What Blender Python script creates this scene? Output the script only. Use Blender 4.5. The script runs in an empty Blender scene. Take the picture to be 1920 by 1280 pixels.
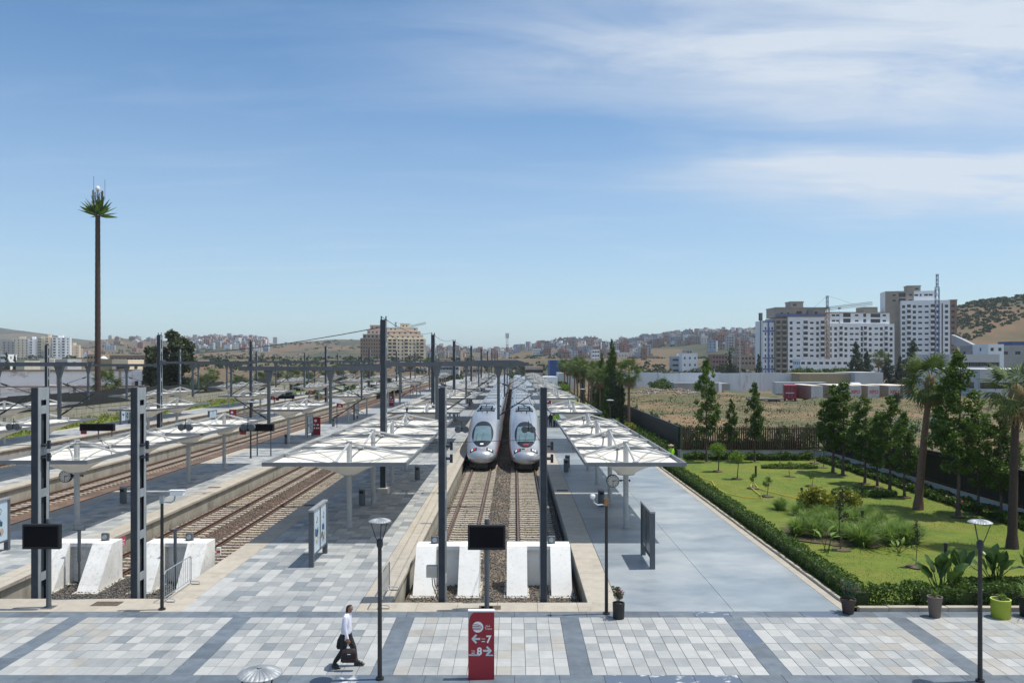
import bpy, math, random
import numpy as np
from mathutils import Vector, Matrix

random.seed(7)
rng = np.random.default_rng(7)
scene = bpy.context.scene
COL = scene.collection
R = math.radians

# ------------------------------------------------------------------ camera
EYE = 8.5          # the photographer stands on an upper floor of the station hall
FOC = 1493.0       # 28 mm lens on a 1920 pixel wide frame
cam = bpy.data.cameras.new('camera')
cam.lens = 28.0
cam.sensor_width = 36.0
cam.shift_x = -5 / 1920
cam.shift_y = 34 / 1920
cam.clip_start = 0.5
cam.clip_end = 20000
camo = bpy.data.objects.new('camera', cam)
camo.location = (0, 0, EYE)
camo.rotation_euler = (R(90), 0, 0)
COL.objects.link(camo)
scene.camera = camo

# ------------------------------------------------------------------ sky and sun
world = bpy.data.worlds.new('World')
scene.world = world
world.use_nodes = True
nt = world.node_tree
for n in list(nt.nodes):
    nt.nodes.remove(n)
W = lambda t: nt.nodes.new(t)
L = nt.links.new
out = W('ShaderNodeOutputWorld')
bg = W('ShaderNodeBackground')
sky = W('ShaderNodeTexSky')
sky.sky_type = 'NISHITA'
sky.sun_disc = False
sky.sun_elevation = R(70)
sky.sun_rotation = R(90)
sky.altitude = 0
sky.air_density = 1.0
sky.dust_density = 0.3
sky.ozone_density = 5.5
bg.inputs['Strength'].default_value = 0.128
# thin cirrus: noise on the direction, flattened on to a high layer
tc = W('ShaderNodeTexCoord')
sep = W('ShaderNodeSeparateXYZ')
L(tc.outputs['Generated'], sep.inputs[0])
zz = W('ShaderNodeMath'); zz.operation = 'MAXIMUM'; zz.inputs[1].default_value = 0.03
L(sep.outputs['Z'], zz.inputs[0])
zo = W('ShaderNodeMath'); zo.operation = 'ADD'; zo.inputs[1].default_value = 0.10
L(zz.outputs[0], zo.inputs[0])
dx = W('ShaderNodeMath'); dx.operation = 'DIVIDE'
L(sep.outputs['X'], dx.inputs[0]); L(zo.outputs[0], dx.inputs[1])
dy = W('ShaderNodeMath'); dy.operation = 'DIVIDE'
L(sep.outputs['Y'], dy.inputs[0]); L(zo.outputs[0], dy.inputs[1])
comb = W('ShaderNodeCombineXYZ')
L(dx.outputs[0], comb.inputs['X']); L(dy.outputs[0], comb.inputs['Y'])
def mth(op, a, b=None, c=None):
    n = W('ShaderNodeMath'); n.operation = op
    for k, v in enumerate((a, b, c)):
        if v is None: continue
        if hasattr(v, 'is_linked'): L(v, n.inputs[k])
        else: n.inputs[k].default_value = v
    return n.outputs[0]
def sstep(v, lo, hi):
    n = W('ShaderNodeMapRange'); n.interpolation_type = 'SMOOTHSTEP'
    n.inputs['From Min'].default_value = lo; n.inputs['From Max'].default_value = hi
    L(v, n.inputs['Value']); return n.outputs[0]
def cirrus_noise(rot, scl, loc, sc, det, rough, dist):
    m = W('ShaderNodeMapping')
    m.inputs['Rotation'].default_value = (0, 0, R(rot)); m.inputs['Scale'].default_value = scl; m.inputs['Location'].default_value = loc
    L(comb.outputs[0], m.inputs[0])
    n = W('ShaderNodeTexNoise'); n.inputs['Scale'].default_value = sc; n.inputs['Detail'].default_value = det
    n.inputs['Roughness'].default_value = rough; n.inputs['Distortion'].default_value = dist
    L(m.outputs[0], n.inputs['Vector']); return n.outputs['Fac']
broad = cirrus_noise(0, (.8, .8, 1), (1.3, .4, 0), 1.0, 4, .5, .3)
fine = cirrus_noise(-18, (.75, 1.45, 1), (.2, 1.1, 0), 1.5, 10, .62, .9)
wispy = cirrus_noise(38, (.6, 2.2, 1), (3.2, .7, 0), 1.6, 9, .6, .6)
warp = mth('SUBTRACT', broad, .5)
dxw = mth('MULTIPLY_ADD', warp, 1.3, dx.outputs[0]); dyw = mth('MULTIPLY_ADD', warp, .7, dy.outputs[0])
dyf = mth('MULTIPLY_ADD', mth('SUBTRACT', fine, .5), .55, dyw)
sheet = mth('MULTIPLY', sstep(dxw, -.70, 1.05), mth('SUBTRACT', 1.0, sstep(dyf, 2.08, 2.56)))
low = mth('MULTIPLY', mth('MULTIPLY', sstep(dxw, .3, 1.35), sstep(dyf, 2.25, 2.85)), mth('SUBTRACT', 1.0, sstep(dyf, 2.85, 3.6)))
tex = mth('ADD', mth('MULTIPLY', sstep(fine, .22, .66), .65), mth('MULTIPLY', sstep(wispy, .30, .68), .35))
al = mth('MULTIPLY', mth('ADD', sheet, mth('MULTIPLY', low, .85)), mth('MULTIPLY_ADD', tex, 1.05, .14))
veil = mth('MULTIPLY', sstep(wispy, .45, .8), .10)
low_veil = mth('MULTIPLY', mth('SUBTRACT', 1.0, sstep(zz.outputs[0], .0, .42)), .40)
alpha = mth('MINIMUM', mth('ADD', mth('ADD', mth('MULTIPLY', al, 1.04), veil), low_veil), .9)
mix = W('ShaderNodeMix'); mix.data_type = 'RGBA'
L(alpha, mix.inputs['Factor'])
tint = W('ShaderNodeMix'); tint.data_type = 'RGBA'; tint.blend_type = 'MULTIPLY'; tint.inputs['Factor'].default_value = 1
tint.inputs['B'].default_value = (0.79, 0.99, 1.03, 1)
L(sky.outputs[0], tint.inputs['A']); L(tint.outputs['Result'], mix.inputs['A'])
mix.inputs['B'].default_value = (5.4, 5.9, 6.5, 1)
L(mix.outputs['Result'], bg.inputs['Color'])
L(bg.outputs[0], out.inputs['Surface'])

sun = bpy.data.lights.new('sun', 'SUN')
sun.energy = 4.3
sun.angle = R(0.53)
sun.color = (1.0, 0.95, 0.86)
suno = bpy.data.objects.new('sun', sun)
suno.location = (30, 0, 60)
suno.rotation_euler = (R(-1.6), R(20), 0)
COL.objects.link(suno)

vs = scene.view_settings
vs.view_transform = 'Standard'
vs.look = 'None'
vs.exposure = 0.08
vs.gamma = 1.0
vs.use_curve_mapping = False
scene.cycles.max_bounces = 6
scene.cycles.diffuse_bounces = 3
scene.cycles.glossy_bounces = 3
scene.cycles.transmission_bounces = 4
scene.cycles.transparent_max_bounces = 8
scene.cycles.volume_bounces = 0

# ------------------------------------------------------------------ helpers
def link(o):
    COL.objects.link(o)
    return o

def tag(o, label=None, cat=None, group=None, kind=None):
    if label: o['label'] = label
    if cat: o['category'] = cat
    if group: o['group'] = group
    if kind: o['kind'] = kind
    return o

def thing(name, label, cat, loc=(0, 0, 0), group=None, rz=0.0):
    o = bpy.data.objects.new(name, None)
    o.empty_display_size = 0.2
    o.location = loc
    o.rotation_euler = (0, 0, rz)
    link(o)
    return tag(o, label, cat, group)

def kids(o, memo={}):
    return list(o.children)

def put(name, me, parent=None, loc=(0, 0, 0), rot=(0, 0, 0), scale=(1, 1, 1)):
    o = bpy.data.objects.new(name, me)
    o.location = loc
    o.rotation_euler = rot
    o.scale = scale
    link(o)
    if parent is not None:
        o.parent = parent
    return o

class Kit:
    """a thing kept as a list of (name, mesh, location, rotation, parent index) so that copies are cheap"""
    def __init__(self, name):
        self.name = name; self.items = []
    def add(self, name, me, loc=(0, 0, 0), rot=(0, 0, 0), up=-1, label=None):
        self.items.append((name, me, loc, rot, up, label)); return len(self.items) - 1
    def place(self, label, cat, loc, group=None, rz=0.0, scale=(1, 1, 1), skip=()):
        t = thing(self.name, label, cat, loc, group, rz)
        t.scale = scale
        made = []
        for (n, me, lo, ro, up, lab) in self.items:
            if n in skip or (up >= 0 and made[up] is None):
                made.append(None); continue
            o = put(n, me, t if up < 0 else made[up], lo, ro)
            if lab: o['label'] = lab
            made.append(o)
        return t

class MB:
    """collects boxes, tubes and loose polygons into one mesh"""
    def __init__(self):
        self.v = []; self.f = []; self.m = []
    def face(self, pts, mi=0):
        b = len(self.v); self.v += [tuple(p) for p in pts]
        self.f.append(tuple(range(b, b + len(pts)))); self.m.append(mi)
    def box(self, x0, x1, y0, y1, z0, z1, mi=0, nobottom=False):
        b = len(self.v)
        self.v += [(x0, y0, z0), (x1, y0, z0), (x1, y1, z0), (x0, y1, z0), (x0, y0, z1), (x1, y0, z1), (x1, y1, z1), (x0, y1, z1)]
        fs = [(4, 5, 6, 7), (0, 1, 5, 4), (1, 2, 6, 5), (2, 3, 7, 6), (3, 0, 4, 7)]
        if not nobottom: fs.append((3, 2, 1, 0))
        for q in fs:
            self.f.append(tuple(b + i for i in q)); self.m.append(mi)
        return self
    def bevbox(self, x0, x1, y0, y1, z0, z1, c, mi=0):
        """box with chamfered vertical and top edges"""
        def ring(ins, z):
            a0, a1, b0, b1 = x0 + ins, x1 - ins, y0 + ins, y1 - ins
            return [(a0 + c, b0, z), (a1 - c, b0, z), (a1, b0 + c, z), (a1, b1 - c, z), (a1 - c, b1, z), (a0 + c, b1, z), (a0, b1 - c, z), (a0, b0 + c, z)]
        self.loft([ring(0, z0), ring(0, z1 - c), ring(c, z1)], mi, True)
        return self
    def obox(self, c, ax, ay, az, hx, hy, hz, mi=0):
        c = Vector(c); ax = Vector(ax); ay = Vector(ay); az = Vector(az)
        b = len(self.v)
        for sz in (-1, 1):
            for sx, sy in ((-1, -1), (1, -1), (1, 1), (-1, 1)):
                self.v.append(tuple(c + ax * hx * sx + ay * hy * sy + az * hz * sz))
        for q in ((4, 5, 6, 7), (0, 1, 5, 4), (1, 2, 6, 5), (2, 3, 7, 6), (3, 0, 4, 7), (3, 2, 1, 0)):
            self.f.append(tuple(b + i for i in q)); self.m.append(mi)
        return self
    def tube(self, p, q, r0, r1=None, n=8, mi=0, caps=True):
        if r1 is None: r1 = r0
        p = Vector(p); q = Vector(q); d = q - p
        if d.length < 1e-6: return self
        d.normalize()
        a = d.orthogonal().normalized(); c = d.cross(a)
        b = len(self.v)
        for (o, r) in ((p, r0), (q, r1)):
            for i in range(n):
                t = 2 * math.pi * i / n
                self.v.append(tuple(o + (a * math.cos(t) + c * math.sin(t)) * r))
        for i in range(n):
            j = (i + 1) % n
            self.f.append((b + i, b + j, b + n + j, b + n + i)); self.m.append(mi)
        if caps:
            self.f.append(tuple(b + n + i for i in range(n))); self.m.append(mi)
            self.f.append(tuple(b + n - 1 - i for i in range(n))); self.m.append(mi)
        return self
    def path(self, pts, r, n=6, mi=0):
        rs = r if isinstance(r, (list, tuple)) else [r] * len(pts)
        P = [Vector(p) for p in pts]
        rings = []
        prev = None
        for i, p in enumerate(P):
            d = (P[min(i + 1, len(P) - 1)] - P[max(i - 1, 0)]).normalized()
            a = d.orthogonal().normalized() if prev is None else (prev - d * prev.dot(d)).normalized()
            prev = a
            c = d.cross(a)
            rings.append([p + (a * math.cos(2 * math.pi * k / n) + c * math.sin(2 * math.pi * k / n)) * rs[i] for k in range(n)])
        self.loft(rings, mi, True, True)
        return self
    def loft(self, rings, mi=0, cap_end=False, cap_start=False, closed=True):
        b = len(self.v); n = len(rings[0])
        for r in rings:
            self.v += [tuple(p) for p in r]
        for k in range(len(rings) - 1):
            for i in range(n if closed else n - 1):
                j = (i + 1) % n
                self.f.append((b + k * n + i, b + k * n + j, b + (k + 1) * n + j, b + (k + 1) * n + i)); self.m.append(mi)
        if cap_end:
            self.f.append(tuple(b + (len(rings) - 1) * n + i for i in range(n))); self.m.append(mi)
        if cap_start:
            self.f.append(tuple(b + n - 1 - i for i in range(n))); self.m.append(mi)
        return self
    def lathe(self, prof, n=16, c=(0, 0, 0), mi=0, caps=True):
        rings = [[(c[0] + r * math.cos(2 * math.pi * i / n), c[1] + r * math.sin(2 * math.pi * i / n), c[2] + z) for i in range(n)] for r, z in prof]
        self.loft(rings, mi, caps, caps)
        return self
    def mesh(self, name, mats, smooth=False):
        me = bpy.data.meshes.new(name)
        me.from_pydata(self.v, [], self.f)
        if not isinstance(mats, (list, tuple)): mats = [mats]
        for m in mats: me.materials.append(m)
        if len(mats) > 1:
            me.polygons.foreach_set('material_index', self.m)
        if smooth:
            me.polygons.foreach_set('use_smooth', [True] * len(me.polygons))
            try: me.set_sharp_from_angle(angle=R(40))
            except Exception: pass
        me.update()
        return me
    def build(self, name, mats, parent=None, loc=(0, 0, 0), smooth=False, rot=(0, 0, 0)):
        return put(name, self.mesh(name, mats, smooth), parent, loc, rot)

def np_mesh(name, V, Fc, mats, mi=None, smooth=False):
    """mesh from numpy arrays, every face with the same corner count"""
    V = np.asarray(V, dtype=np.float32); Fc = np.asarray(Fc, dtype=np.int32)
    k = Fc.shape[1]
    me = bpy.data.meshes.new(name)
    me.vertices.add(len(V)); me.vertices.foreach_set('co', V.ravel())
    me.loops.add(Fc.size); me.loops.foreach_set('vertex_index', Fc.ravel())
    me.polygons.add(len(Fc))
    me.polygons.foreach_set('loop_start', np.arange(0, Fc.size, k, dtype=np.int32))
    me.polygons.foreach_set('loop_total', np.full(len(Fc), k, dtype=np.int32))
    if not isinstance(mats, (list, tuple)): mats = [mats]
    for m in mats: me.materials.append(m)
    if mi is not None: me.polygons.foreach_set('material_index', np.asarray(mi, dtype=np.int32))
    if smooth: me.polygons.foreach_set('use_smooth', np.ones(len(Fc), dtype=bool))
    me.update(calc_edges=True)
    return me

# ------------------------------------------------------------------ materials
def mat(name, c1, c2=None, scale=4.0, rough=0.7, metal=0.0, bump=0.0, bscale=None, detail=5.0, stretch=(1, 1, 1), lo=0.35, hi=0.65,
        spec=0.5, c3=None, scale3=1.0, lo3=0.5, hi3=0.7, trans=0.0, objrand=0.0, emit=None, coat=0.0, wpos=True):
    m = bpy.data.materials.new(name)
    m.use_nodes = True
    t = m.node_tree
    b = t.nodes['Principled BSDF']
    b.inputs['Roughness'].default_value = rough
    b.inputs['Metallic'].default_value = metal
    b.inputs['Specular IOR Level'].default_value = spec
    if coat: b.inputs['Coat Weight'].default_value = coat
    b.inputs['Base Color'].default_value = (*c1, 1)
    N = t.nodes.new; K = t.links.new
    src = None
    if c2 is not None or bump or c3 is not None:
        if wpos:
            g = N('ShaderNodeNewGeometry'); vec = g.outputs['Position']
        else:
            g = N('ShaderNodeTexCoord'); vec = g.outputs['Object']
        mpn = N('ShaderNodeMapping'); mpn.inputs['Scale'].default_value = stretch
        K(vec, mpn.inputs[0])
        vec = mpn.outputs[0]
    if c2 is not None:
        nz = N('ShaderNodeTexNoise'); nz.inputs['Scale'].default_value = scale; nz.inputs['Detail'].default_value = detail
        nz.inputs['Roughness'].default_value = 0.6
        K(vec, nz.inputs['Vector'])
        mr = N('ShaderNodeMapRange'); mr.inputs['From Min'].default_value = lo; mr.inputs['From Max'].default_value = hi
        K(nz.outputs['Fac'], mr.inputs['Value'])
        mx = N('ShaderNodeMix'); mx.data_type = 'RGBA'
        mx.inputs['A'].default_value = (*c1, 1); mx.inputs['B'].default_value = (*c2, 1)
        K(mr.outputs[0], mx.inputs['Factor'])
        src = mx.outputs['Result']
    if c3 is not None:
        nz = N('ShaderNodeTexNoise'); nz.inputs['Scale'].default_value = scale3; nz.inputs['Detail'].default_value = 6
        nz.inputs['Roughness'].default_value = 0.65
        K(vec, nz.inputs['Vector'])
        mr = N('ShaderNodeMapRange'); mr.inputs['From Min'].default_value = lo3; mr.inputs['From Max'].default_value = hi3
        K(nz.outputs['Fac'], mr.inputs['Value'])
        mx = N('ShaderNodeMix'); mx.data_type = 'RGBA'
        if src is not None: K(src, mx.inputs['A'])
        else: mx.inputs['A'].default_value = (*c1, 1)
        mx.inputs['B'].default_value = (*c3, 1)
        K(mr.outputs[0], mx.inputs['Factor'])
        src = mx.outputs['Result']
    if objrand:
        oi = N('ShaderNodeObjectInfo')
        mr = N('ShaderNodeMapRange'); mr.inputs['To Min'].default_value = 1 - objrand; mr.inputs['To Max'].default_value = 1 + objrand
        K(oi.outputs['Random'], mr.inputs['Value'])
        mx = N('ShaderNodeMix'); mx.data_type = 'RGBA'; mx.blend_type = 'MULTIPLY'; mx.inputs['Factor'].default_value = 1
        if src is not None: K(src, mx.inputs['A'])
        else: mx.inputs['A'].default_value = (*c1, 1)
        cb = N('ShaderNodeCombineColor')
        for s in cb.inputs: K(mr.outputs[0], s)
        K(cb.outputs[0], mx.inputs['B'])
        src = mx.outputs['Result']
    if src is not None: K(src, b.inputs['Base Color'])
    if bump:
        nz = N('ShaderNodeTexNoise'); nz.inputs['Scale'].default_value = bscale or scale * 4; nz.inputs['Detail'].default_value = 6
        K(vec, nz.inputs['Vector'])
        bp = N('ShaderNodeBump'); bp.inputs['Strength'].default_value = bump; bp.inputs['Distance'].default_value = 0.05
        K(nz.outputs['Fac'], bp.inputs['Height']); K(bp.outputs[0], b.inputs['Normal'])
    if trans:
        tr = N('ShaderNodeBsdfTranslucent')
        if src is not None: K(src, tr.inputs['Color'])
        else: tr.inputs['Color'].default_value = (*c1, 1)
        ms = N('ShaderNodeMixShader'); ms.inputs[0].default_value = trans
        o = t.nodes['Material Output']
        K(b.outputs[0], ms.inputs[1]); K(tr.outputs[0], ms.inputs[2]); K(ms.outputs[0], o.inputs['Surface'])
    if emit: 
        b.inputs['Emission Color'].default_value = (*emit, 1); b.inputs['Emission Strength'].default_value = 1
    return m

M = {}
M['concrete'] = mat('concrete', (.36, .325, .27), (.45, .41, .345), 1.5, .85, bump=.1, bscale=30, c3=(.26, .225, .175), scale3=2.2, lo3=.56, hi3=.75)
M['concrete_wall'] = mat('concrete_wall', (.40, .375, .32), (.30, .28, .23), 1.2, .9, bump=.15, bscale=25, stretch=(1, 1, .35), c3=(.20, .175, .135), scale3=1.5, lo3=.53, hi3=.7)
M['coping'] = mat('coping', (.44, .40, .335), (.37, .335, .28), 2.0, .85, bump=.12, bscale=40, c3=(.27, .235, .19), scale3=1.3, lo3=.58, hi3=.78, objrand=.06)
TILE = []
for nm, a, b2 in (('tile_white', (.445, .45, .44), (.40, .405, .395)), ('tile_pale', (.38, .39, .385), (.335, .345, .34)),
                  ('tile_grey', (.31, .325, .328), (.268, .282, .286)), ('tile_blue', (.225, .248, .262), (.19, .212, .225)),
                  ('tile_warm', (.365, .355, .325), (.32, .31, .285)), ('tile_cream', (.405, .395, .365), (.36, .35, .325))):
    TILE.append(mat(nm, a, b2, 3.0, .6, bump=.05, bscale=60, objrand=.05, c3=tuple(x * .72 for x in b2), scale3=.55, lo3=.55, hi3=.85))
M['slate'] = mat('slate', (.105, .125, .15), (.15, .178, .205), 2.6, .5, bump=.05, objrand=.14, c3=(.23, .26, .28), scale3=1.4, lo3=.62, hi3=.9)
M['marble'] = mat('marble', (.10, .13, .18), (.52, .55, .58), 1.7, .45, lo=.56, hi=.63, detail=12)
M['grout'] = mat('grout', (.18, .18, .175), (.13, .13, .125), 6, .95)
M['polished'] = mat('polished', (.165, .205, .24), (.285, .325, .355), .55, .42, stretch=(.7, 1.1, 1), detail=10, c3=(.40, .42, .425), scale3=.24, lo3=.42, hi3=.70, bump=.03, bscale=8, objrand=.05, lo=.3, hi=.7)
M['ballast'] = mat('ballast', (.17, .145, .115), (.075, .066, .057), 22, .95, bump=.8, bscale=16, c3=(.26, .20, .14), scale3=.55, lo3=.45, hi3=.7)
M['ballast_red'] = mat('ballast_red', (.17, .11, .08), (.065, .048, .04), 22, .95, bump=.8, bscale=16, c3=(.24, .15, .095), scale3=.5, lo3=.45, hi3=.7)
M['ballast_dark'] = mat('ballast_dark', (.115, .108, .10), (.05, .048, .046), 22, .95, bump=.8, bscale=16)
M['stone_a'] = mat('stone_a', (.19, .175, .155), None, rough=.95)
M['stone_b'] = mat('stone_b', (.095, .09, .088), None, rough=.95)
M['stone_c'] = mat('stone_c', (.30, .235, .165), None, rough=.95)
M['stone_d'] = mat('stone_d', (.24, .155, .12), None, rough=.95)
M['rust'] = mat('rust', (.075, .036, .024), (.12, .062, .042), 5, .75, stretch=(3, .6, 3))
M['railhead'] = mat('railhead', (.20, .125, .10), (.26, .19, .16), 2, .45, metal=.5, stretch=(4, .3, 1))
M['sleeper'] = mat('sleeper', (.52, .465, .37), (.43, .38, .30), 5, .9, bump=.15, objrand=.14, c3=(.24, .195, .14), scale3=6, lo3=.58, hi3=.75)
M['fastening'] = mat('fastening', (.06, .045, .04), rough=.7)
M['white_paint'] = mat('white_paint', (.82, .82, .80), (.75, .745, .72), 1.5, .8, c3=(.42, .39, .34), scale3=10, lo3=.56, hi3=.86, stretch=(1, 1, .7), bump=.08, bscale=20)
M['worn_paint'] = mat('worn_paint', (.82, .815, .79), (.70, .69, .66), 1.5, .85, c3=(.36, .335, .29), scale3=7, lo3=.52, hi3=.86, stretch=(1, 1, .8), bump=.1, bscale=22)
M['steel'] = mat('steel', (.115, .13, .145), (.09, .105, .118), 2.0, .6, metal=.15, stretch=(2, 2, .4))
M['galvanised'] = mat('galvanised', (.37, .41, .43), (.29, .33, .355), 3.0, .5, metal=.3, stretch=(2, 2, .5))
M['dark_steel'] = mat('dark_steel', (.032, .040, .052), (.048, .056, .07), 2.0, .6, spec=.25)
M['void'] = mat('void', (.012, .015, .02), rough=.8)
M['canopy_steel'] = mat('canopy_steel', (.44, .455, .46), (.38, .395, .40), 2.5, .55, metal=.1, c3=(.28, .25, .21), scale3=3, lo3=.62, hi3=.8)
M['canopy_beam_shaded'] = mat('canopy_beam_shaded', (.20, .215, .23), (.17, .185, .20), 2.5, .55, metal=.1)  # darker copy of the strut steel, unlit fascia front put into the colour
M['membrane'] = mat('membrane', (.75, .715, .64), (.70, .665, .59), 1.2, .8, c3=(.50, .455, .375), scale3=1.6, lo3=.60, hi3=.88, trans=.05, wpos=False)
M['black_metal'] = mat('black_metal', (.016, .016, .018), (.026, .026, .028), 3, .45)
M['screen'] = mat('screen', (.003, .004, .007), rough=.25, spec=.12)
M['bezel'] = mat('bezel', (.018, .02, .023), rough=.5, spec=.3)
M['alu'] = mat('alu', (.32, .34, .36), (.26, .28, .30), 2, .5, metal=.25)
M['red_sign'] = mat('red_sign', (.27, .006, .022), (.24, .005, .02), 1.5, .45)
M['sign_white'] = mat('sign_white', (.72, .75, .77), rough=.6)
M['sign_pale'] = mat('sign_pale', (.48, .56, .60), rough=.6)
M['glass_board'] = mat('glass_board', (.50, .62, .72), (.42, .55, .66), 1.2, .2)
M['train_silver'] = mat('train_silver', (.50, .52, .55), (.44, .46, .49), .8, .28, metal=.6, wpos=False, c3=(.40, .38, .34), scale3=1.3, lo3=.6, hi3=.9)
M['train_roof'] = mat('train_roof', (.29, .315, .34), (.22, .24, .26), 1.2, .55, metal=.2, stretch=(2, .25, 1), wpos=False, c3=(.37, .335, .26), scale3=.9, lo3=.52, hi3=.75)
M['train_dirty'] = mat('train_dirty', (.40, .36, .275), (.32, .295, .24), 2.2, .65, stretch=(2, .5, 1), wpos=False, c3=(.20, .19, .17), scale3=4, lo3=.55, hi3=.8)
M['train_black'] = mat('train_black', (.012, .013, .015), rough=.3)
M['windscreen'] = mat('windscreen', (.10, .16, .18), (.14, .21, .235), 1.3, .08, wpos=False, spec=.8)
M['train_red'] = mat('train_red', (.42, .015, .03), rough=.35)
M['lens_red'] = mat('lens_red', (.5, .03, .02), rough=.2)
M['lens_white'] = mat('lens_white', (.8, .82, .85), rough=.15)
M['yellow'] = mat('yellow', (.6, .42, .05), rough=.5)
M['purple'] = mat('purple', (.22, .2, .42), rough=.5)
M['plinth'] = mat('plinth', (.50, .48, .43), (.42, .40, .35), 4, .9)
M['lawn'] = mat('lawn', (.088, .142, .007), (.145, .185, .015), 1.1, .9, bump=.5, bscale=55, c3=(.205, .18, .028), scale3=.30, lo3=.48, hi3=.80, detail=10)
M['soil'] = mat('soil', (.095, .065, .04), (.14, .10, .065), 7, .95, bump=.5, bscale=30, c3=(.08, .09, .03), scale3=5, lo3=.5, hi3=.6)
M['dry_field'] = mat('dry_field', (.165, .105, .052), (.225, .155, .082), .45, .95, bump=.6, bscale=9, c3=(.085, .088, .032), scale3=.07, lo3=.40, hi3=.54, detail=10)
M['dirt'] = mat('dirt', (.24, .18, .125), (.16, .12, .085), .6, .95, bump=.5, bscale=5)
M['hill'] = None
M['bark'] = mat('bark', (.075, .055, .04), (.13, .10, .075), 9, .9, bump=.4, bscale=22, stretch=(1, 1, .3))
M['palm_bark'] = mat('palm_bark', (.15, .085, .055), (.21, .125, .085), 14, .9, bump=.5, bscale=18, stretch=(.6, .6, 2.2))
M['dark_bark'] = mat('dark_bark', (.055, .035, .028), (.085, .055, .042), 12, .9, bump=.5, bscale=18, stretch=(.6, .6, 2.2))
def leafmat(name, a, b2, sc=1.6, tr=.28, rough=.5):
    return mat(name, a, b2, sc, rough, trans=tr, detail=8, lo=.3, hi=.7, spec=.35)
M['leaf'] = leafmat('leaf', (.052, .10, .013), (.125, .20, .028), tr=.32)
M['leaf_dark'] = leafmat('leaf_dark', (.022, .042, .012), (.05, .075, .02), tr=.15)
M['leaf_olive'] = leafmat('leaf_olive', (.035, .05, .018), (.075, .09, .032), tr=.15)
M['leaf_lime'] = leafmat('leaf_lime', (.11, .20, .016), (.20, .30, .03))
M['leaf_teal'] = leafmat('leaf_teal', (.045, .10, .05), (.10, .18, .10))
M['leaf_hedge'] = leafmat('leaf_hedge', (.040, .085, .010), (.088, .155, .020), 4)
M['leaf_grass'] = leafmat('leaf_grass', (.12, .215, .03), (.24, .34, .09), 3, tr=.42)
M['leaf_lawn'] = leafmat('leaf_lawn', (.075, .13, .01), (.12, .17, .018), 3)
M['leaf_gold'] = leafmat('leaf_gold', (.15, .19, .02), (.36, .33, .04), 9)
M['leaf_palm'] = leafmat('leaf_palm', (.060, .105, .020), (.13, .17, .045), 2.5, .25, .65)
M['leaf_big'] = leafmat('leaf_big', (.04, .085, .018), (.07, .13, .03), 2, .2, .35)
M['weed'] = mat('weed', (.105, .10, .042), (.14, .125, .055), 1, .9)
M['trailer_side_shaded'] = mat('trailer_side_shaded', (.33, .285, .225), (.28, .24, .19), .5, .8)  # darker tan, the full shade on the sides put into the colour
M['leaf_banana'] = leafmat('leaf_banana', (.12, .22, .03), (.2, .3, .05), 3)
M['leaf_dead'] = leafmat('leaf_dead', (.16, .105, .045), (.25, .17, .075), 4, .1)
M['leaf_dry'] = mat('leaf_dry', (.16, .105, .048), (.22, .155, .078), .35, .9, c3=(.10, .105, .04), scale3=.07, lo3=.46, hi3=.6)
M['petal'] = mat('petal', (.5, .05, .13), rough=.6)
M['fence_dark'] = mat('fence_dark', (.012, .013, .014), (.02, .02, .02), 3, .6)
M['fence_wood'] = mat('fence_wood', (.17, .105, .062), (.12, .072, .042), 3, .7, stretch=(6, 6, .6), objrand=.15)
M['wall_grey'] = mat('wall_grey', (.52, .56, .57), (.45, .48, .49), 1.0, .9, c3=(.30, .32, .31), scale3=1.6, lo3=.58, hi3=.85, stretch=(1, 1, .4))
M['old_wall'] = mat('old_wall', (.88, .89, .90), (.80, .81, .83), .25, .9, c3=(.50, .47, .45), scale3=.16, lo3=.50, hi3=.58, stretch=(1, 1, 2.2), detail=10, bump=.2)
M['long_wall'] = mat('long_wall', (.62, .65, .70), (.54, .57, .62), .35, .9, c3=(.36, .35, .35), scale3=.7, lo3=.58, hi3=.75, stretch=(1, 1, .25))
M['hose'] = mat('hose', (.62, .46, .06), rough=.5)
M['pot_black'] = mat('pot_black', (.014, .015, .017), rough=.5)
M['pot_brown'] = mat('pot_brown', (.055, .038, .035), rough=.7)
M['pot_taupe'] = mat('pot_taupe', (.13, .105, .095), rough=.7)
M['pot_lime'] = mat('pot_lime', (.27, .34, .02), rough=.45)
M['rim_lime'] = mat('rim_lime', (.45, .55, .12), rough=.45)
M['glass_void'] = mat('glass_void', (.02, .025, .03), rough=.25)  # window glass, also the dark insides of bare openings as colour
M['b_white'] = mat('b_white', (.84, .87, .90), (.78, .81, .84), .25, .85)
M['b_raw'] = mat('b_raw', (.33, .295, .245), (.28, .25, .205), .4, .9)
M['b_blue'] = mat('b_blue', (.09, .13, .33), (.13, .17, .36), .5, .85)
M['b_pink'] = mat('b_pink', (.70, .52, .41), (.60, .45, .36), .12, .9)
M['b_beige'] = mat('b_beige', (.80, .69, .52), (.71, .60, .45), .2, .9)
M['b_brown'] = mat('b_brown', (.27, .19, .14), (.22, .16, .12), .4, .9)
M['b_cream'] = mat('b_cream', (.60, .57, .48), (.53, .50, .42), .2, .9)
M['b_grey'] = mat('b_grey', (.34, .345, .34), (.28, .285, .285), .3, .9)
M['b_lightgrey'] = mat('b_lightgrey', (.50, .52, .55), (.43, .45, .48), .3, .9, c3=(.30, .30, .31), scale3=.5, lo3=.6, hi3=.8)
M['b_tan'] = mat('b_tan', (.38, .31, .20), (.33, .27, .18), .3, .9)
M['h_red'] = mat('h_red', (.40, .235, .19), (.34, .20, .17), .5, .9, objrand=.2)
M['h_brown'] = mat('h_brown', (.40, .31, .25), (.34, .27, .22), .5, .9, objrand=.2)
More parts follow.
